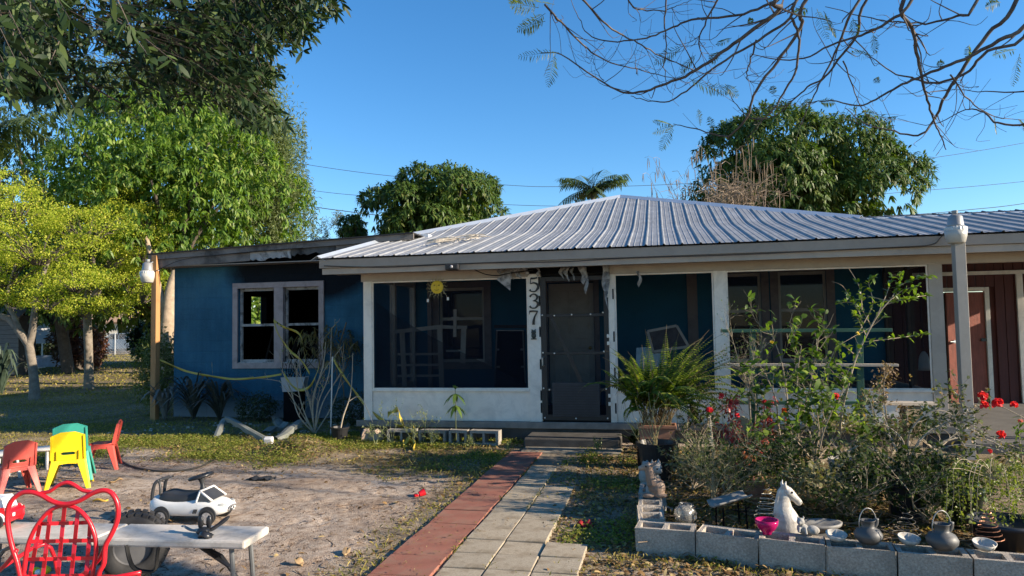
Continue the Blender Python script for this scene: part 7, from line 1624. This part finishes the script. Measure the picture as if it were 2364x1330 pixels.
dc = thing("round_plaque", "round tan stone plaque on a stake behind the red-leaved plant", "plaque", S(1712, 1060, 7.0)); zc = P(1712, 988, 7.0).z; MB().lathe([(0, -.012), (.11, -.012), (.118, 0), (.11, .012), (0, .012)], (0, 0, zc), 28, Matrix.Rotation(R(90), 3, 'X')).build("disc", mat("tan_plaque", (.30, .265, .165), .8, .2, 14, bump=.2), dc); MB().tube([(0, .02, zc), (0, .02, 0)], .008, 5).build("stake", m_alu, dc)
# pots standing among the plants
def lpot(label, p, prof, m, name="flower_pot", n=24): t = thing(name, label, "pot", p); MB().lathe(prof, n=n).build("pot", m, t, smooth=n > 12); return t
lpot("tall pale grey conical pot behind the feathery fern", S(1950, 1125, 6.3), [(0, 0), (.075, 0), (.10, .10), (.12, .30), (.13, .38), (.118, .38), (.10, .3), (0, .28)], m_stone)
lpot("large dark ribbed pot below the thorny stems", S(2093, 1165, 5.75), [(0, 0), (.12, 0), (.155, .34), (.165, .34), (.165, .38), (.15, .38), (.14, .33), (0, .31)], mat("navy_pot", (.018, .022, .032), .45, .2), n=12)
lpot("brown banded clay pot left of the dark ribbed pot", S(2008, 1110, 6.7), [(0, 0), (.10, 0), (.12, .06), (.115, .07), (.125, .16), (.118, .17), (.13, .28), (.12, .3), (0, .28)], mat("banded_clay", (.26, .20, .14), .8, .3, 8))
lpot("low dark pot under the trailing plant at right", S(2320, 1235, 5.0), [(0, 0), (.16, 0), (.22, .16), (.23, .16), (.23, .19), (.21, .19), (.2, .15), (0, .13)], mat("navy_pot", (.02,) * 3))
lpot("dark green pot behind the second jug", S(2225, 1200, 5.5), [(0, 0), (.10, 0), (.14, .26), (.15, .26), (.15, .29), (.13, .29), (0, .25)], mat("green_pot", (.012, .03, .025), .45))
lpot("small teal ceramic pot among the thorny stems", S(2240, 1040, 6.6) + Vector((0, 0, .0)), [(0, 0), (.05, 0), (.065, .22), (.07, .24), (0, .23)], mat("teal_glaze", (.02, .26, .20), .35))
# ---- timber pedestal with a board on top
pd = thing("board_stand", "weathered board nailed on a short timber post in the flower bed", "stand", S(2104, 1010, 6.9)); z1 = P(2104, 935, 6.9).z; m_wood = mat("weathered_timber", (.26, .20, .135), .85, .3, 4, bump=.3, bscale=25, stretch=(7, 7, .7)); MB().box((0, 0, z1 / 2), (.15, .11, z1)).build("post", m_wood, pd, bevel=.005)
MB().box((-.02, 0, z1 + .016), (.56, .16, .03), Matrix.Rotation(R(1.6), 3, 'Y')).build("board", mat("silvered_board", (.36, .31, .25), .85, .25, 4, bump=.3, bscale=25, stretch=(.7, 7, 7)), pd, bevel=.004)
# ---- green wooden trellis in front of the right bay
TV = -1.0; t0 = HP(1860, 1000, TV); tre = thing("green_trellis", "dark green wooden rack with a grey middle board before the right bay", "trellis", HW(t0.x, TV, 0), -HANG)
def tl_(x, y): q = HP(x, y, TV); return Vector((q.x - t0.x, 0, q.z))
m_grn = mat("dark_green_paint", (.025, .085, .055), .6, .2, 5, bump=.1)
MB().beam(tl_(1664, 764), tl_(2058, 762), .07, .04).build("rail", m_grn, tre, bevel=.003); MB().beam(tl_(1668, 842), tl_(2072, 843), .09, .03).build("rail", mat("silvered_board", (.36,) * 3), tre, bevel=.003); MB().beam(tl_(1668, 929), tl_(2072, 931), .07, .04).build("rail", m_grn, tre, bevel=.003)
for x in (1738, 1985): 
    e = tl_(x + 6, 1000); e.z = 0; MB().beam(tl_(x, 768) + Vector((0, .04, 0)), e + Vector((0, .04, 0)), .075, .035, up=(0, 1, 0)).build("upright", m_grn, tre, bevel=.003)
MB().beam(tl_(1745, 850) + Vector((0, .06, 0)), tl_(1885, 930) + Vector((0, .06, 0)), .06, .03, up=(0, 1, 0)).build("brace", m_grn, tre)

# ---- plants of the bed
m_dkgr = leafmat("deep_green_leaf", (.014, .028, .008), (.05, .075, .018), .35, .5, .15)
m_cit = leafmat("citrus_leaf", (.07, .13, .015), (.19, .27, .03), .45, .3, .5)
m_rose = leafmat("shrub_leaf", (.035, .07, .012), (.13, .205, .03), .45, .5, .2, c3=(.27, .34, .06))
m_stem = mat("garden_stem", (.32, .26, .18), .85, .35, 14); m_redfl = leafmat("red_petal", (.55, .012, .02), (.75, .035, .05), .35, .5); m_redlf = leafmat("red_succulent", (.22, .02, .018), (.45, .05, .035), .25, .4)
def stems_plant(name, label, base, curves, dep, per, L, W, m, r0=.010, twigs=4, twl=(.10, .25), dpt=1, seed=1, spread=.9, jit=.25, stem=m_stem, along=.12, bend=.25):
    r2 = random.Random(seed); t = thing(name, label, "plant", base); b0 = Vector(base); b = MB(); tips = []
    for c in curves:
        dd = r2.uniform(-jit, jit); pts = ss([P(x, y, dep + dd * min(1, i / 2)) - b0 for i, (x, y) in enumerate(c)], 5); b.tube(pts, list(np.linspace(r0, r0 * .35, len(pts))), 6, False); tips.append((pts[-1], (pts[-1] - pts[-3]).normalized()))
        for k in range(twigs): j = r2.randint(len(pts) // 3, len(pts) - 1); forked(b, pts[j], (pts[j] - pts[j - 1]).normalized() + Vector((r2.gauss(0, .8), r2.gauss(0, .8), r2.gauss(.1, .4))), r2.uniform(*twl), r0 * .35, dpt, r2, tips, .35, .12)
    b.build("stem", stem, t)
    if per: leaf_at(tips, per, L, W, m, t, r2, spread=spread, along=along, bend=bend)
    return t, tips
def flower(t, p, r, m=m_redfl, n=16, seed=0):
    r2 = np.random.default_rng(seed); D = nrm(rdir(n, r2) + np.array([.1, -.5, .5])); leaves("flower", np.tile(np.array(p), (n, 1)), D, rdir(n, r2), np.full(n, r), np.full(n, r * .95), m, t, bend=.0, fold=.3)
def F(t, x, y, d): return P(x, y, d) - t.location
# citrus sapling
t, _ = stems_plant("citrus_sapling", "slender citrus sapling with bright leaves rising before the right bay", S(1938, 1060, 6.9), [[(1936, 1060), (1942, 960), (1958, 890), (1975, 830), (2000, 775), (2030, 722), (2058, 690)]], 6.9, 2, (.05, .09), (.025, .04), m_cit, .014, 2, seed=21, dpt=0)
r2 = random.Random(5); b = MB(); tips = []
subs = [[(2030, 722), (2050, 670), (2060, 640)], [(2040, 705), (2090, 690), (2140, 682)], [(2058, 690), (2075, 655), (2080, 630)], [(2075, 660), (2110, 645), (2150, 635)], [(2012, 755), (1990, 715), (1965, 690), (1945, 660), (1920, 650)], [(1990, 715), (1985, 665), (1960, 620)], [(1995, 745), (2015, 700), (2005, 650), (2020, 640)], [(1990, 790), (2050, 783), (2110, 775), (2135, 770)], [(1975, 820), (1950, 800), (1930, 790)], [(2060, 690), (2085, 670), (2120, 660)], [(1990, 735), (1970, 700), (1935, 700)], [(2000, 775), (1985, 745), (1975, 725)], [(2055, 690), (2075, 690), (2100, 692)]]
for c in subs:
    pts = ss([F(t, x, y, 6.9 + .06 * i * r2.uniform(-1, 1)) for i, (x, y) in enumerate(c)], 4); b.tube(pts, list(np.linspace(.006, .002, len(pts))), 4, False)
    bare = c[-1] in ((1920, 650), (1960, 620))
    for j in range(2, len(pts)):
        if bare and j > len(pts) * .6: continue
        for k in range(2): tips.append((pts[j], ((pts[j] - pts[j - 1]).normalized() + Vector((r2.gauss(0, .3), r2.gauss(0, .3), .2))).normalized()))
b.build("branch", m_stem, t); leaf_at(tips, 2, (.045, .085), (.022, .038), m_cit, t, r2, along=.02, lift=.3)
# leafy shrub in the middle
t, tp = stems_plant("leafy_shrub", "tall leafy shrub with pale stems in the middle of the bed", S(1820, 1080, 6.9), [[(1826, 1090), (1822, 1000), (1815, 900), (1800, 820), (1775, 760)], [(1826, 1080), (1830, 1000), (1860, 930), (1880, 840), (1890, 780)], [(1828, 1080), (1850, 1000), (1890, 960), (1900, 880), (1930, 800)], [(1824, 1080), (1800, 1000), (1790, 920), (1760, 850)], [(1826, 1090), (1845, 980), (1840, 880), (1850, 800)], [(1830, 1060), (1880, 1000), (1930, 940), (1950, 880)], [(1824, 1060), (1780, 1000), (1750, 950), (1735, 900)]], 6.9, 2, (.06, .125), (.03, .058), m_rose, .010, 5, (.12, .3), 2, seed=22)
flower(t, F(t, 1930, 915, 6.6), .035, seed=1)
for k, (x, y) in enumerate(((1802, 922), (1782, 790), (1980, 770))): flower(t, F(t, x, y, 6.7), .022, leafmat("yellow_petal", (.55, .38, .02), (.7, .5, .05), .3), 9, k + 4)
t, _ = stems_plant("leafy_shrub", "bushy green shrub behind the tipped clay pot", S(1880, 1060, 6.5), [[(1880, 1070), (1870, 1000), (1850, 950)], [(1885, 1070), (1900, 1000), (1920, 950), (1925, 930)], [(1880, 1070), (1920, 1020), (1960, 985)], [(1880, 1070), (1840, 1020), (1810, 1000)], [(1884, 1070), (1950, 1040), (1990, 1010)], [(1880, 1060), (1890, 990), (1880, 920)]], 6.5, 2, (.06, .13), (.03, .06), m_rose, .009, 5, (.12, .26), 2, seed=23)
flower(t, F(t, 1955, 1057, 6.1), .02, seed=7, n=8); flower(t, F(t, 1990, 1055, 6.1), .02, seed=8, n=8); flower(t, F(t, 1922, 1125, 5.9), .022, leafmat("pink_petal", (.6, .12, .15), (.75, .25, .28), .3), 8, 9)
# leafless zigzag shrub on the left of the trellis
stems_plant("zigzag_shrub", "leafless zigzag-twigged shrub at the left of the green rack", S(1725, 1050, 7.3), [[(1738, 1050), (1730, 950), (1722, 880), (1705, 830), (1690, 780)], [(1738, 1050), (1745, 930), (1735, 860), (1745, 800)], [(1738, 1050), (1728, 920), (1715, 860), (1685, 840)], [(1738, 1050), (1730, 900), (1740, 840), (1770, 790)]], 7.3, 1, (.02, .035), (.01, .014), m_rose, .007, 12, (.12, .26), 2, seed=24, spread=.5)
# feathery fern mass in front and a taller plume behind
m_asp = leafmat("asparagus_fern", (.07, .15, .015), (.17, .28, .03), .45, .5)
def plume(label, base, curves, dep, m, seed, fl=(.015, .03), den=26, wid=.10):
    r2 = np.random.default_rng(seed); t = thing("feathery_fern", label, "plant", base); b = MB(); Pn, D = [], []; b0 = Vector(base)
    for c in curves:
        pts = ss([P(x, y, dep + .12 * r2.normal()) - b0 for x, y in c], 6); b.tube(pts, list(np.linspace(.004, .0012, len(pts))), 4, False)
        for j in range(3, len(pts)):
            q = j / len(pts); d_ = (pts[j] - pts[j - 1]).normalized()
            for k in range(den): 
                o_ = Vector(r2.normal(size=3)) * Vector((1, 1, .35)) if False else Vector((r2.normal() * wid, r2.normal() * wid, r2.normal() * wid * .4)); Pn.append(list(pts[j] + o_ * (1.1 - .7 * q))); D.append(list(d_ * .7 + Vector(r2.normal(size=3)) * .6))
    b.build("stem", m_stem, t); n = len(Pn); leaves("foliage", np.array(Pn), np.array(D), nrm(rdir(n, r2) + np.array([0, 0, .8])), r2.uniform(*fl, n), np.full(n, .0045), m, t, seg=1, bend=.1)
plume("bright green feathery fern spreading behind the horse bust", S(1820, 1150, 5.9), [[(1825, 1150), (1850, 1095), (1900, 1085), (1945, 1105)], [(1825, 1150), (1840, 1085), (1880, 1070)], [(1825, 1150), (1860, 1110), (1910, 1110), (1940, 1125)], [(1822, 1150), (1800, 1095), (1770, 1080)], [(1825, 1150), (1850, 1120), (1880, 1130)], [(1823, 1150), (1830, 1090), (1850, 1065)], [(1822, 1150), (1795, 1110), (1765, 1110)]], 5.9, m_asp, 31)
plume("dusky feathery plume in front of the rack's middle board", S(1890, 1050, 7.2), [[(1895, 1050), (1890, 940), (1885, 870), (1900, 830)], [(1895, 1050), (1870, 930), (1830, 880), (1800, 870)], [(1895, 1050), (1905, 930), (1930, 870), (1950, 860)], [(1895, 1050), (1880, 920), (1850, 860)]], 7.2, leafmat("dusky_fern", (.045, .075, .03), (.10, .14, .06), .35), 32, wid=.13)
# wiry grey-green shrub near the corner
t, _ = stems_plant("wiry_shrub", "wiry grey green shrub spilling over the border's corner", S(1645, 1160, 5.9), [[(1655, 1170), (1630, 1110), (1605, 1080)], [(1655, 1170), (1640, 1100), (1620, 1060)], [(1642, 1170), (1660, 1100), (1690, 1060)], [(1640, 1170), (1650, 1090), (1640, 1050)], [(1642, 1170), (1690, 1120), (1730, 1095)], [(1642, 1170), (1680, 1140), (1710, 1150)], [(1641, 1170), (1670, 1090), (1710, 1075)], [(1655, 1170), (1640, 1120), (1610, 1075)]], 5.9, 3, (.025, .05), (.006, .011), leafmat("grey_green_leaf", (.045, .062, .02), (.13, .155, .055), .35, .6, .15), .006, 12, (.10, .24), 2, seed=25, stem=mat("straw_stem", (.34, .29, .17), .8, .3, 9))
# tall thorny stem with a red flower
t, _ = stems_plant("thorny_stem", "tall thorny stem topped by a red flower beside the fern", S(1648, 1130, 6.2), [[(1648, 1130), (1646, 1050), (1642, 1000), (1638, 958)]], 6.2, 0, (.02, .03), (.01, .02), m_rose, .016, 0, seed=26); flower(t, F(t, 1638, 948, 6.15), .035, n=22, seed=3)
b = MB(); r2 = random.Random(9)
for k in range(120): q = r2.uniform(0, 1); p = F(t, lerp(1648, 1639, q), lerp(1130, 962, q), 6.2); a = r2.uniform(0, 6.28); b.tube([p, p + Vector((math.cos(a) * .03, math.sin(a) * .03, .004))], [.003, .0006], 3, False)
b.build("thorns", mat("pale_thorn", (.42, .38, .30), .7), t)["kind"] = "stuff"; leaf_at([(F(t, 1638, 962, 6.2), Vector((0, 0, -1)))], 8, (.03, .05), (.015, .02), m_rose, t, r2)
# red-leaved succulents
t, tp = stems_plant("red_succulent", "red-leaved plant with drooping dark red leaves behind the wiry shrub", S(1690, 1080, 6.9), [[(1690, 1090), (1685, 1000), (1690, 940), (1705, 930)], [(1690, 1090), (1700, 1010), (1680, 960)], [(1695, 1090), (1740, 1000), (1760, 960)], [(1690, 1090), (1670, 1040), (1660, 1010)], [(1700, 1090), (1760, 1040), (1775, 985)], [(1700, 1090), (1720, 1050), (1745, 1030)], [(1690, 1090), (1690, 1040), (1700, 1060)]], 6.9, 7, (.05, .085), (.014, .024), m_redlf, .008, 5, (.08, .16), 1, seed=27, bend=.7)
t, tp = stems_plant("red_succulent", "low russet plant around the tipped clay pot", S(1750, 1100, 6.7), [[(1750, 1110), (1740, 1070), (1720, 1050)], [(1750, 1110), (1765, 1060), (1780, 1040)], [(1750, 1110), (1750, 1050), (1745, 1020)]], 6.7, 8, (.05, .09), (.015, .025), leafmat("russet_leaf", (.30, .07, .03), (.48, .16, .06), .3), .007, 6, (.08, .18), 1, seed=28, bend=.5)
# crown of thorns: long arching thorny stems with red flowers
cs = [[(2095, 1085), (2120, 1020), (2170, 985), (2220, 960), (2265, 930)], [(2095, 1085), (2140, 1040), (2210, 1000), (2235, 950), (2200, 900)], [(2095, 1085), (2060, 1020), (2040, 960), (2020, 925)], [(2095, 1085), (2040, 1050), (1990, 1030), (1960, 1040)], [(2095, 1085), (2085, 1020), (2050, 985), (2010, 970)], [(2100, 1085), (2170, 1050), (2230, 1060), (2255, 1110)], [(2090, 1085), (2060, 1080), (2050, 1120), (2065, 1150), (2110, 1135), (2115, 1090)], [(2100, 1085), (2140, 1100), (2130, 1160), (2110, 1200)], [(2100, 1080), (2180, 1020), (2260, 1010), (2330, 1040), (2370, 1060)], [(2100, 1080), (2100, 1000), (2150, 950), (2200, 960), (2215, 1010)], [(2095, 1085), (2130, 1010), (2190, 975), (2260, 1000), (2364, 1040)], [(2100, 1085), (2150, 1065), (2190, 1080), (2200, 1110)], [(2090, 1085), (2020, 1075), (1960, 1060), (1940, 1040)], [(2100, 1085), (2190, 1030), (2290, 1035), (2330, 1060), (2340, 1120)]]
t, tp = stems_plant("thorn_crown", "sprawling thorny-stemmed plant with red flowers at the bed's right end", S(2095, 1120, 5.7), cs, 5.7, 5, (.03, .06), (.016, .03), leafmat("thorn_leaf", (.055, .075, .025), (.14, .16, .06), .35, .5, .2, c3=(.25, .16, .08)), .008, 9, (.06, .2), 1, seed=29, stem=mat("thorn_bark", (.26, .225, .175), .85, .4, 20), jit=.35)
for k, (x, y, r_) in enumerate(((2268, 915, .045), (2272, 935, .04), (2303, 932, .05), (2340, 935, .035), (2308, 1003, .045), (2285, 1042, .02), (1982, 1058, .02))): flower(t, F(t, x, y, 5.6), r_, n=18, seed=20 + k)
b = MB()
for c in cs:
    pts = ss([F(t, x, y, 5.7) for x, y in c], 9)
    for p in pts[6:]:
        for k in range(2): a = rg.uniform(0, 6.28); e = rg.uniform(-1, 1); b.tube([p, p + Vector((math.cos(a), math.sin(a), e)) * .022], [.0025, .0005], 3, False)
o = b.build("thorns", mat("pale_thorn", (.42,) * 3), t); o["kind"] = "stuff"
MB().tube(ss([F(t, 2303, 935, 5.6), F(t, 2325, 945, 5.55), F(t, 2364, 965, 5.5), F(t, 2400, 985, 5.5)], 4), .004, 5).build("stem", m_stem, t)
# dried flower head shrub
t, tp = stems_plant("dried_shrub", "thin shrub with a dried brown flower head above the board stand", S(2045, 1080, 6.8), [[(2050, 1080), (2020, 960), (2005, 930), (1990, 905)], [(2060, 1060), (2045, 950), (2040, 890), (2050, 860)], [(2050, 1060), (2040, 960), (2030, 900), (2040, 870)], [(2055, 1060), (2075, 980), (2085, 940)]], 6.8, 3, (.025, .045), (.015, .025), leafmat("dried_leaf", (.12, .075, .04), (.28, .19, .11), .3), .007, 4, (.06, .12), 2, seed=30)
leaf_at([(F(t, 2045 + rg.gauss(0, 13), 858 + rg.gauss(0, 9), 6.8), Vector((0, 0, 1))) for k in range(60)], 4, (.02, .04), (.012, .02), leafmat("dried_leaf", (.1,) * 3, (.2,) * 3), t, rg)
# trailing plant at right with beaded strings
cs = []
for k in range(16): x0 = 2190 + k * 12; cs.append([(2300, 1110), (lerp(2300, x0, .7), 1070 + rg.uniform(-14, 14)), (x0, 1088 + rg.uniform(-10, 14)), (x0 + rg.uniform(-10, 10), 1140), (x0 + rg.uniform(-12, 12), rg.uniform(1190, 1250))])
t, tp = stems_plant("trailing_plant", "trailing plant with beaded hanging stems at the right edge", S(2300, 1180, 5.15), cs, 5.15, 2, (.03, .05), (.016, .026), leafmat("trailing_leaf", (.09, .12, .025), (.20, .23, .06), .4), .0025, 0, seed=31, jit=.3)
b0 = Vector(t.location); Pn, D = [], []
for c in cs:
    pts = ss([F(t, x, y, 5.15 + rg.uniform(-.2, .2)) for x, y in c], 8)
    for p in pts[10:]:
        for q in range(7): Pn.append([p.x + rg.gauss(0, .012), p.y + rg.gauss(0, .012), p.z + rg.gauss(0, .01)]); D.append([rg.gauss(0, 1), rg.gauss(0, 1), rg.gauss(-.2, .6)])
n = len(Pn); leaves("bead_leaf", np.array(Pn), np.array(D), rdir(n), RNG.uniform(.012, .028, n), RNG.uniform(.009, .018, n), leafmat("trailing_leaf", (.1,) * 3, (.2,) * 3), t)
t, tp = stems_plant("leafy_shrub", "broad-leaved green plant behind the second jug", S(2235, 1170, 5.6), [[(2235, 1170), (2230, 1120), (2215, 1090)], [(2235, 1170), (2250, 1110), (2270, 1090)], [(2235, 1170), (2240, 1130), (2240, 1100)], [(2235, 1170), (2210, 1140), (2190, 1120)], [(2235, 1170), (2260, 1140), (2285, 1130)]], 5.6, 6, (.07, .13), (.03, .05), leafmat("broad_leaf", (.05, .10, .02), (.12, .2, .04), .4), .007, 2, (.05, .1), 0, seed=33)
bush("moss_plant", "bright mossy mound between the dark pot and the second jug", S(2185, 1160, 5.6) + Vector((0, 0, .08)), (.14, .12, .12), 1600, m_asp, 41, (.01, .02), (.006, .01))
# right edge: pink flower on leafy stalk
t, tp = stems_plant("pink_flower_plant", "leafy stalk with a pink flower at the right edge", S(2362, 1120, 5.6), [[(2365, 1120), (2358, 1050), (2352, 1000), (2356, 980)], [(2365, 1120), (2375, 1040), (2380, 990)]], 5.6, 6, (.05, .09), (.014, .022), m_cit, .006, 5, (.05, .1), 0, seed=34); flower(t, F(t, 2356, 974, 5.55), .025, leafmat("pink_petal", (.6,) * 3, (.7,) * 3), 10, 44)
# low filler growth in the bed
fill = [(1600, 1120, 6.6, "low weedy growth behind the wiry shrub"), (1760, 1060, 7.6, "low green growth before the rack's left leg"), (1850, 1040, 7.8, "low green growth before the rack's middle"), (1960, 1030, 7.7, "low green growth before the rack's right leg"), (2060, 1040, 7.3, "low dry growth around the board stand"), (2160, 1030, 6.9, "low dry growth right of the board stand"), (1900, 1160, 5.6, "short weeds behind the stone dish"), (2010, 1140, 6.0, "short weeds behind the first jug")]
for k, (x, y, d_, lab) in enumerate(fill):
    t, tp = stems_plant("low_weed", lab, S(x, y, d_), [[(x, y + 10), (x + rg.uniform(-45, 45), y - 25), (x + rg.uniform(-60, 60), y - rg.uniform(35, 70))] for q in range(7)], d_, 5, (.03, .075), (.015, .03), m_dkgr if k % 3 else leafmat("dry_green_leaf", (.10, .10, .04), (.22, .20, .09), .3), .005, 5, (.08, .2), 1, seed=50 + k, jit=.4)
# brush pile on the roof
bpile = thing("brush_pile", "bleached dead twigs lying on the metal roof", "debris", HO, -HANG); b = MB(); r2 = random.Random(8)
for k in range(60):
    x = r2.uniform(990, 1110); y = lerp(566, 549, (x - 990) / 120) + r2.gauss(0, 2.5); v_ = .9
    for it in range(6): q = HP(x, y, v_); v_ += (q.z - (roof_z(v_) + .03)) / (S1 + .02) * .6
    q = HP(x, y, v_); q = Vector((q.x, v_, roof_z(v_) + .035 + r2.uniform(0, .04))); a = r2.gauss(0.15, .5); L = r2.uniform(.1, .35); d_ = Vector((math.cos(a), math.sin(a), math.sin(a) * S1)); b.tube(ss([q - d_ * L / 2, q + Vector((0, 0, .02)), q + d_ * L / 2], 2), r2.uniform(.004, .009), 4, False)
b.build("twigs", mat("bleached_twig", (.48, .42, .34), .9, .3, 9), bpile)

# tall leafy shrub behind the wing, seen through the burnt-out room
bush("leafy_shrub", "sunlit leafy shrub beyond the burnt wing, seen through its side window", HW(-6.6, 7.6, 0), (.8, .8, 1.45), 2400, m_mango_l, 77, (.16, .28), (.05, .08), seg=2)
# dry twigs and cuttings heaped in the bed
tw = MB(); tr_ = random.Random(31)
for k in range(520):
    x = tr_.uniform(1530, 2364); d_ = tr_.uniform(5.0, 7.6); p = S(x, 1150, d_); p.z = gz(p) + tr_.uniform(.0, .07); a = tr_.uniform(0, 6.28); L = tr_.uniform(.06, .34)
    tw.tube([p, p + Vector((math.cos(a) * L * .5, math.sin(a) * L * .5, tr_.uniform(-.01, .04))), p + Vector((math.cos(a + .4) * L, math.sin(a + .4) * L, tr_.uniform(0, .05)))], tr_.uniform(.0018, .0045), 4, False)
struct(tw.build("bed_twigs", mat("dead_cuttings", (.24, .175, .115), .9, .5, 12)), "dry cuttings and twigs littering the flower bed", "stuff")

# further tangled shrubs that fill the bed
def tangle(label, x, y, d_, w, h, m, seed, per=3, L=(.03, .07), W=(.014, .03), stems=9, r0=.007, stem=m_stem):
    r2 = random.Random(seed); cs = [[(x + r2.uniform(-8, 8), y), (x + r2.uniform(-.6, .6) * w, y - h * r2.uniform(.35, .6)), (x + r2.uniform(-1, 1) * w, y - h * r2.uniform(.7, 1.05))] for q in range(stems)]
    return stems_plant("tangled_shrub", label, S(x, y, d_), cs, d_, per, L, W, m, r0, 5, (.08, .22), 2, seed=seed + 200, jit=.4, stem=stem)
tangle("dark low shrub around the ribbed pot's left side", 2020, 1140, 5.9, 60, 70, m_dkgr, 6)
tangle("thorny low shrub around the ribbed pot's right side", 2165, 1150, 5.7, 55, 80, m_dkgr, 7)
tangle("dark shrub in the shade behind the horse bust", 1800, 1130, 6.0, 70, 90, m_dkgr, 8)
tangle("dark low shrub behind the curved grey tray", 1690, 1150, 6.1, 60, 80, m_dkgr, 9)
tangle("dark ferny shrub behind the terracotta trough", 1610, 1040, 8.2, 70, 110, m_dkgr, 13)
tangle("short dark shrub behind the first jug", 1960, 1190, 5.5, 55, 60, m_dkgr, 14)
tangle("short dark shrub behind the second jug", 2140, 1200, 5.35, 50, 60, m_dkgr, 15)

# more red blooms in the left and middle of the bed
for k, (x, y, d_, lab) in enumerate(((1665, 915, 7.0, "thin stem with a dark red bloom left of the rack's foot"), (1690, 930, 7.1, "thin stem with a bright red bloom near the rack's foot"), (1765, 930, 6.8, "thin stem with a red bloom before the rack's lower rail"), (1700, 960, 6.7, "short stem with a red bloom above the round plaque"), (1810, 950, 6.6, "thin stem with an orange-red bloom among pale stems"))):
    t, _ = stems_plant("red_bloom", lab, S(x + 5, y + 110, d_), [[(x + 8, y + 130), (x + 4, y + 60), (x, y + 4)]], d_, 3, (.04, .07), (.02, .03), m_redlf, .005, 1, (.04, .08), 0, seed=90 + k, bend=.6); flower(t, F(t, x, y, d_), .036, m_redfl if k != 4 else leafmat("orange_petal", (.6, .09, .02), (.7, .16, .04), .3), 14, 60 + k)
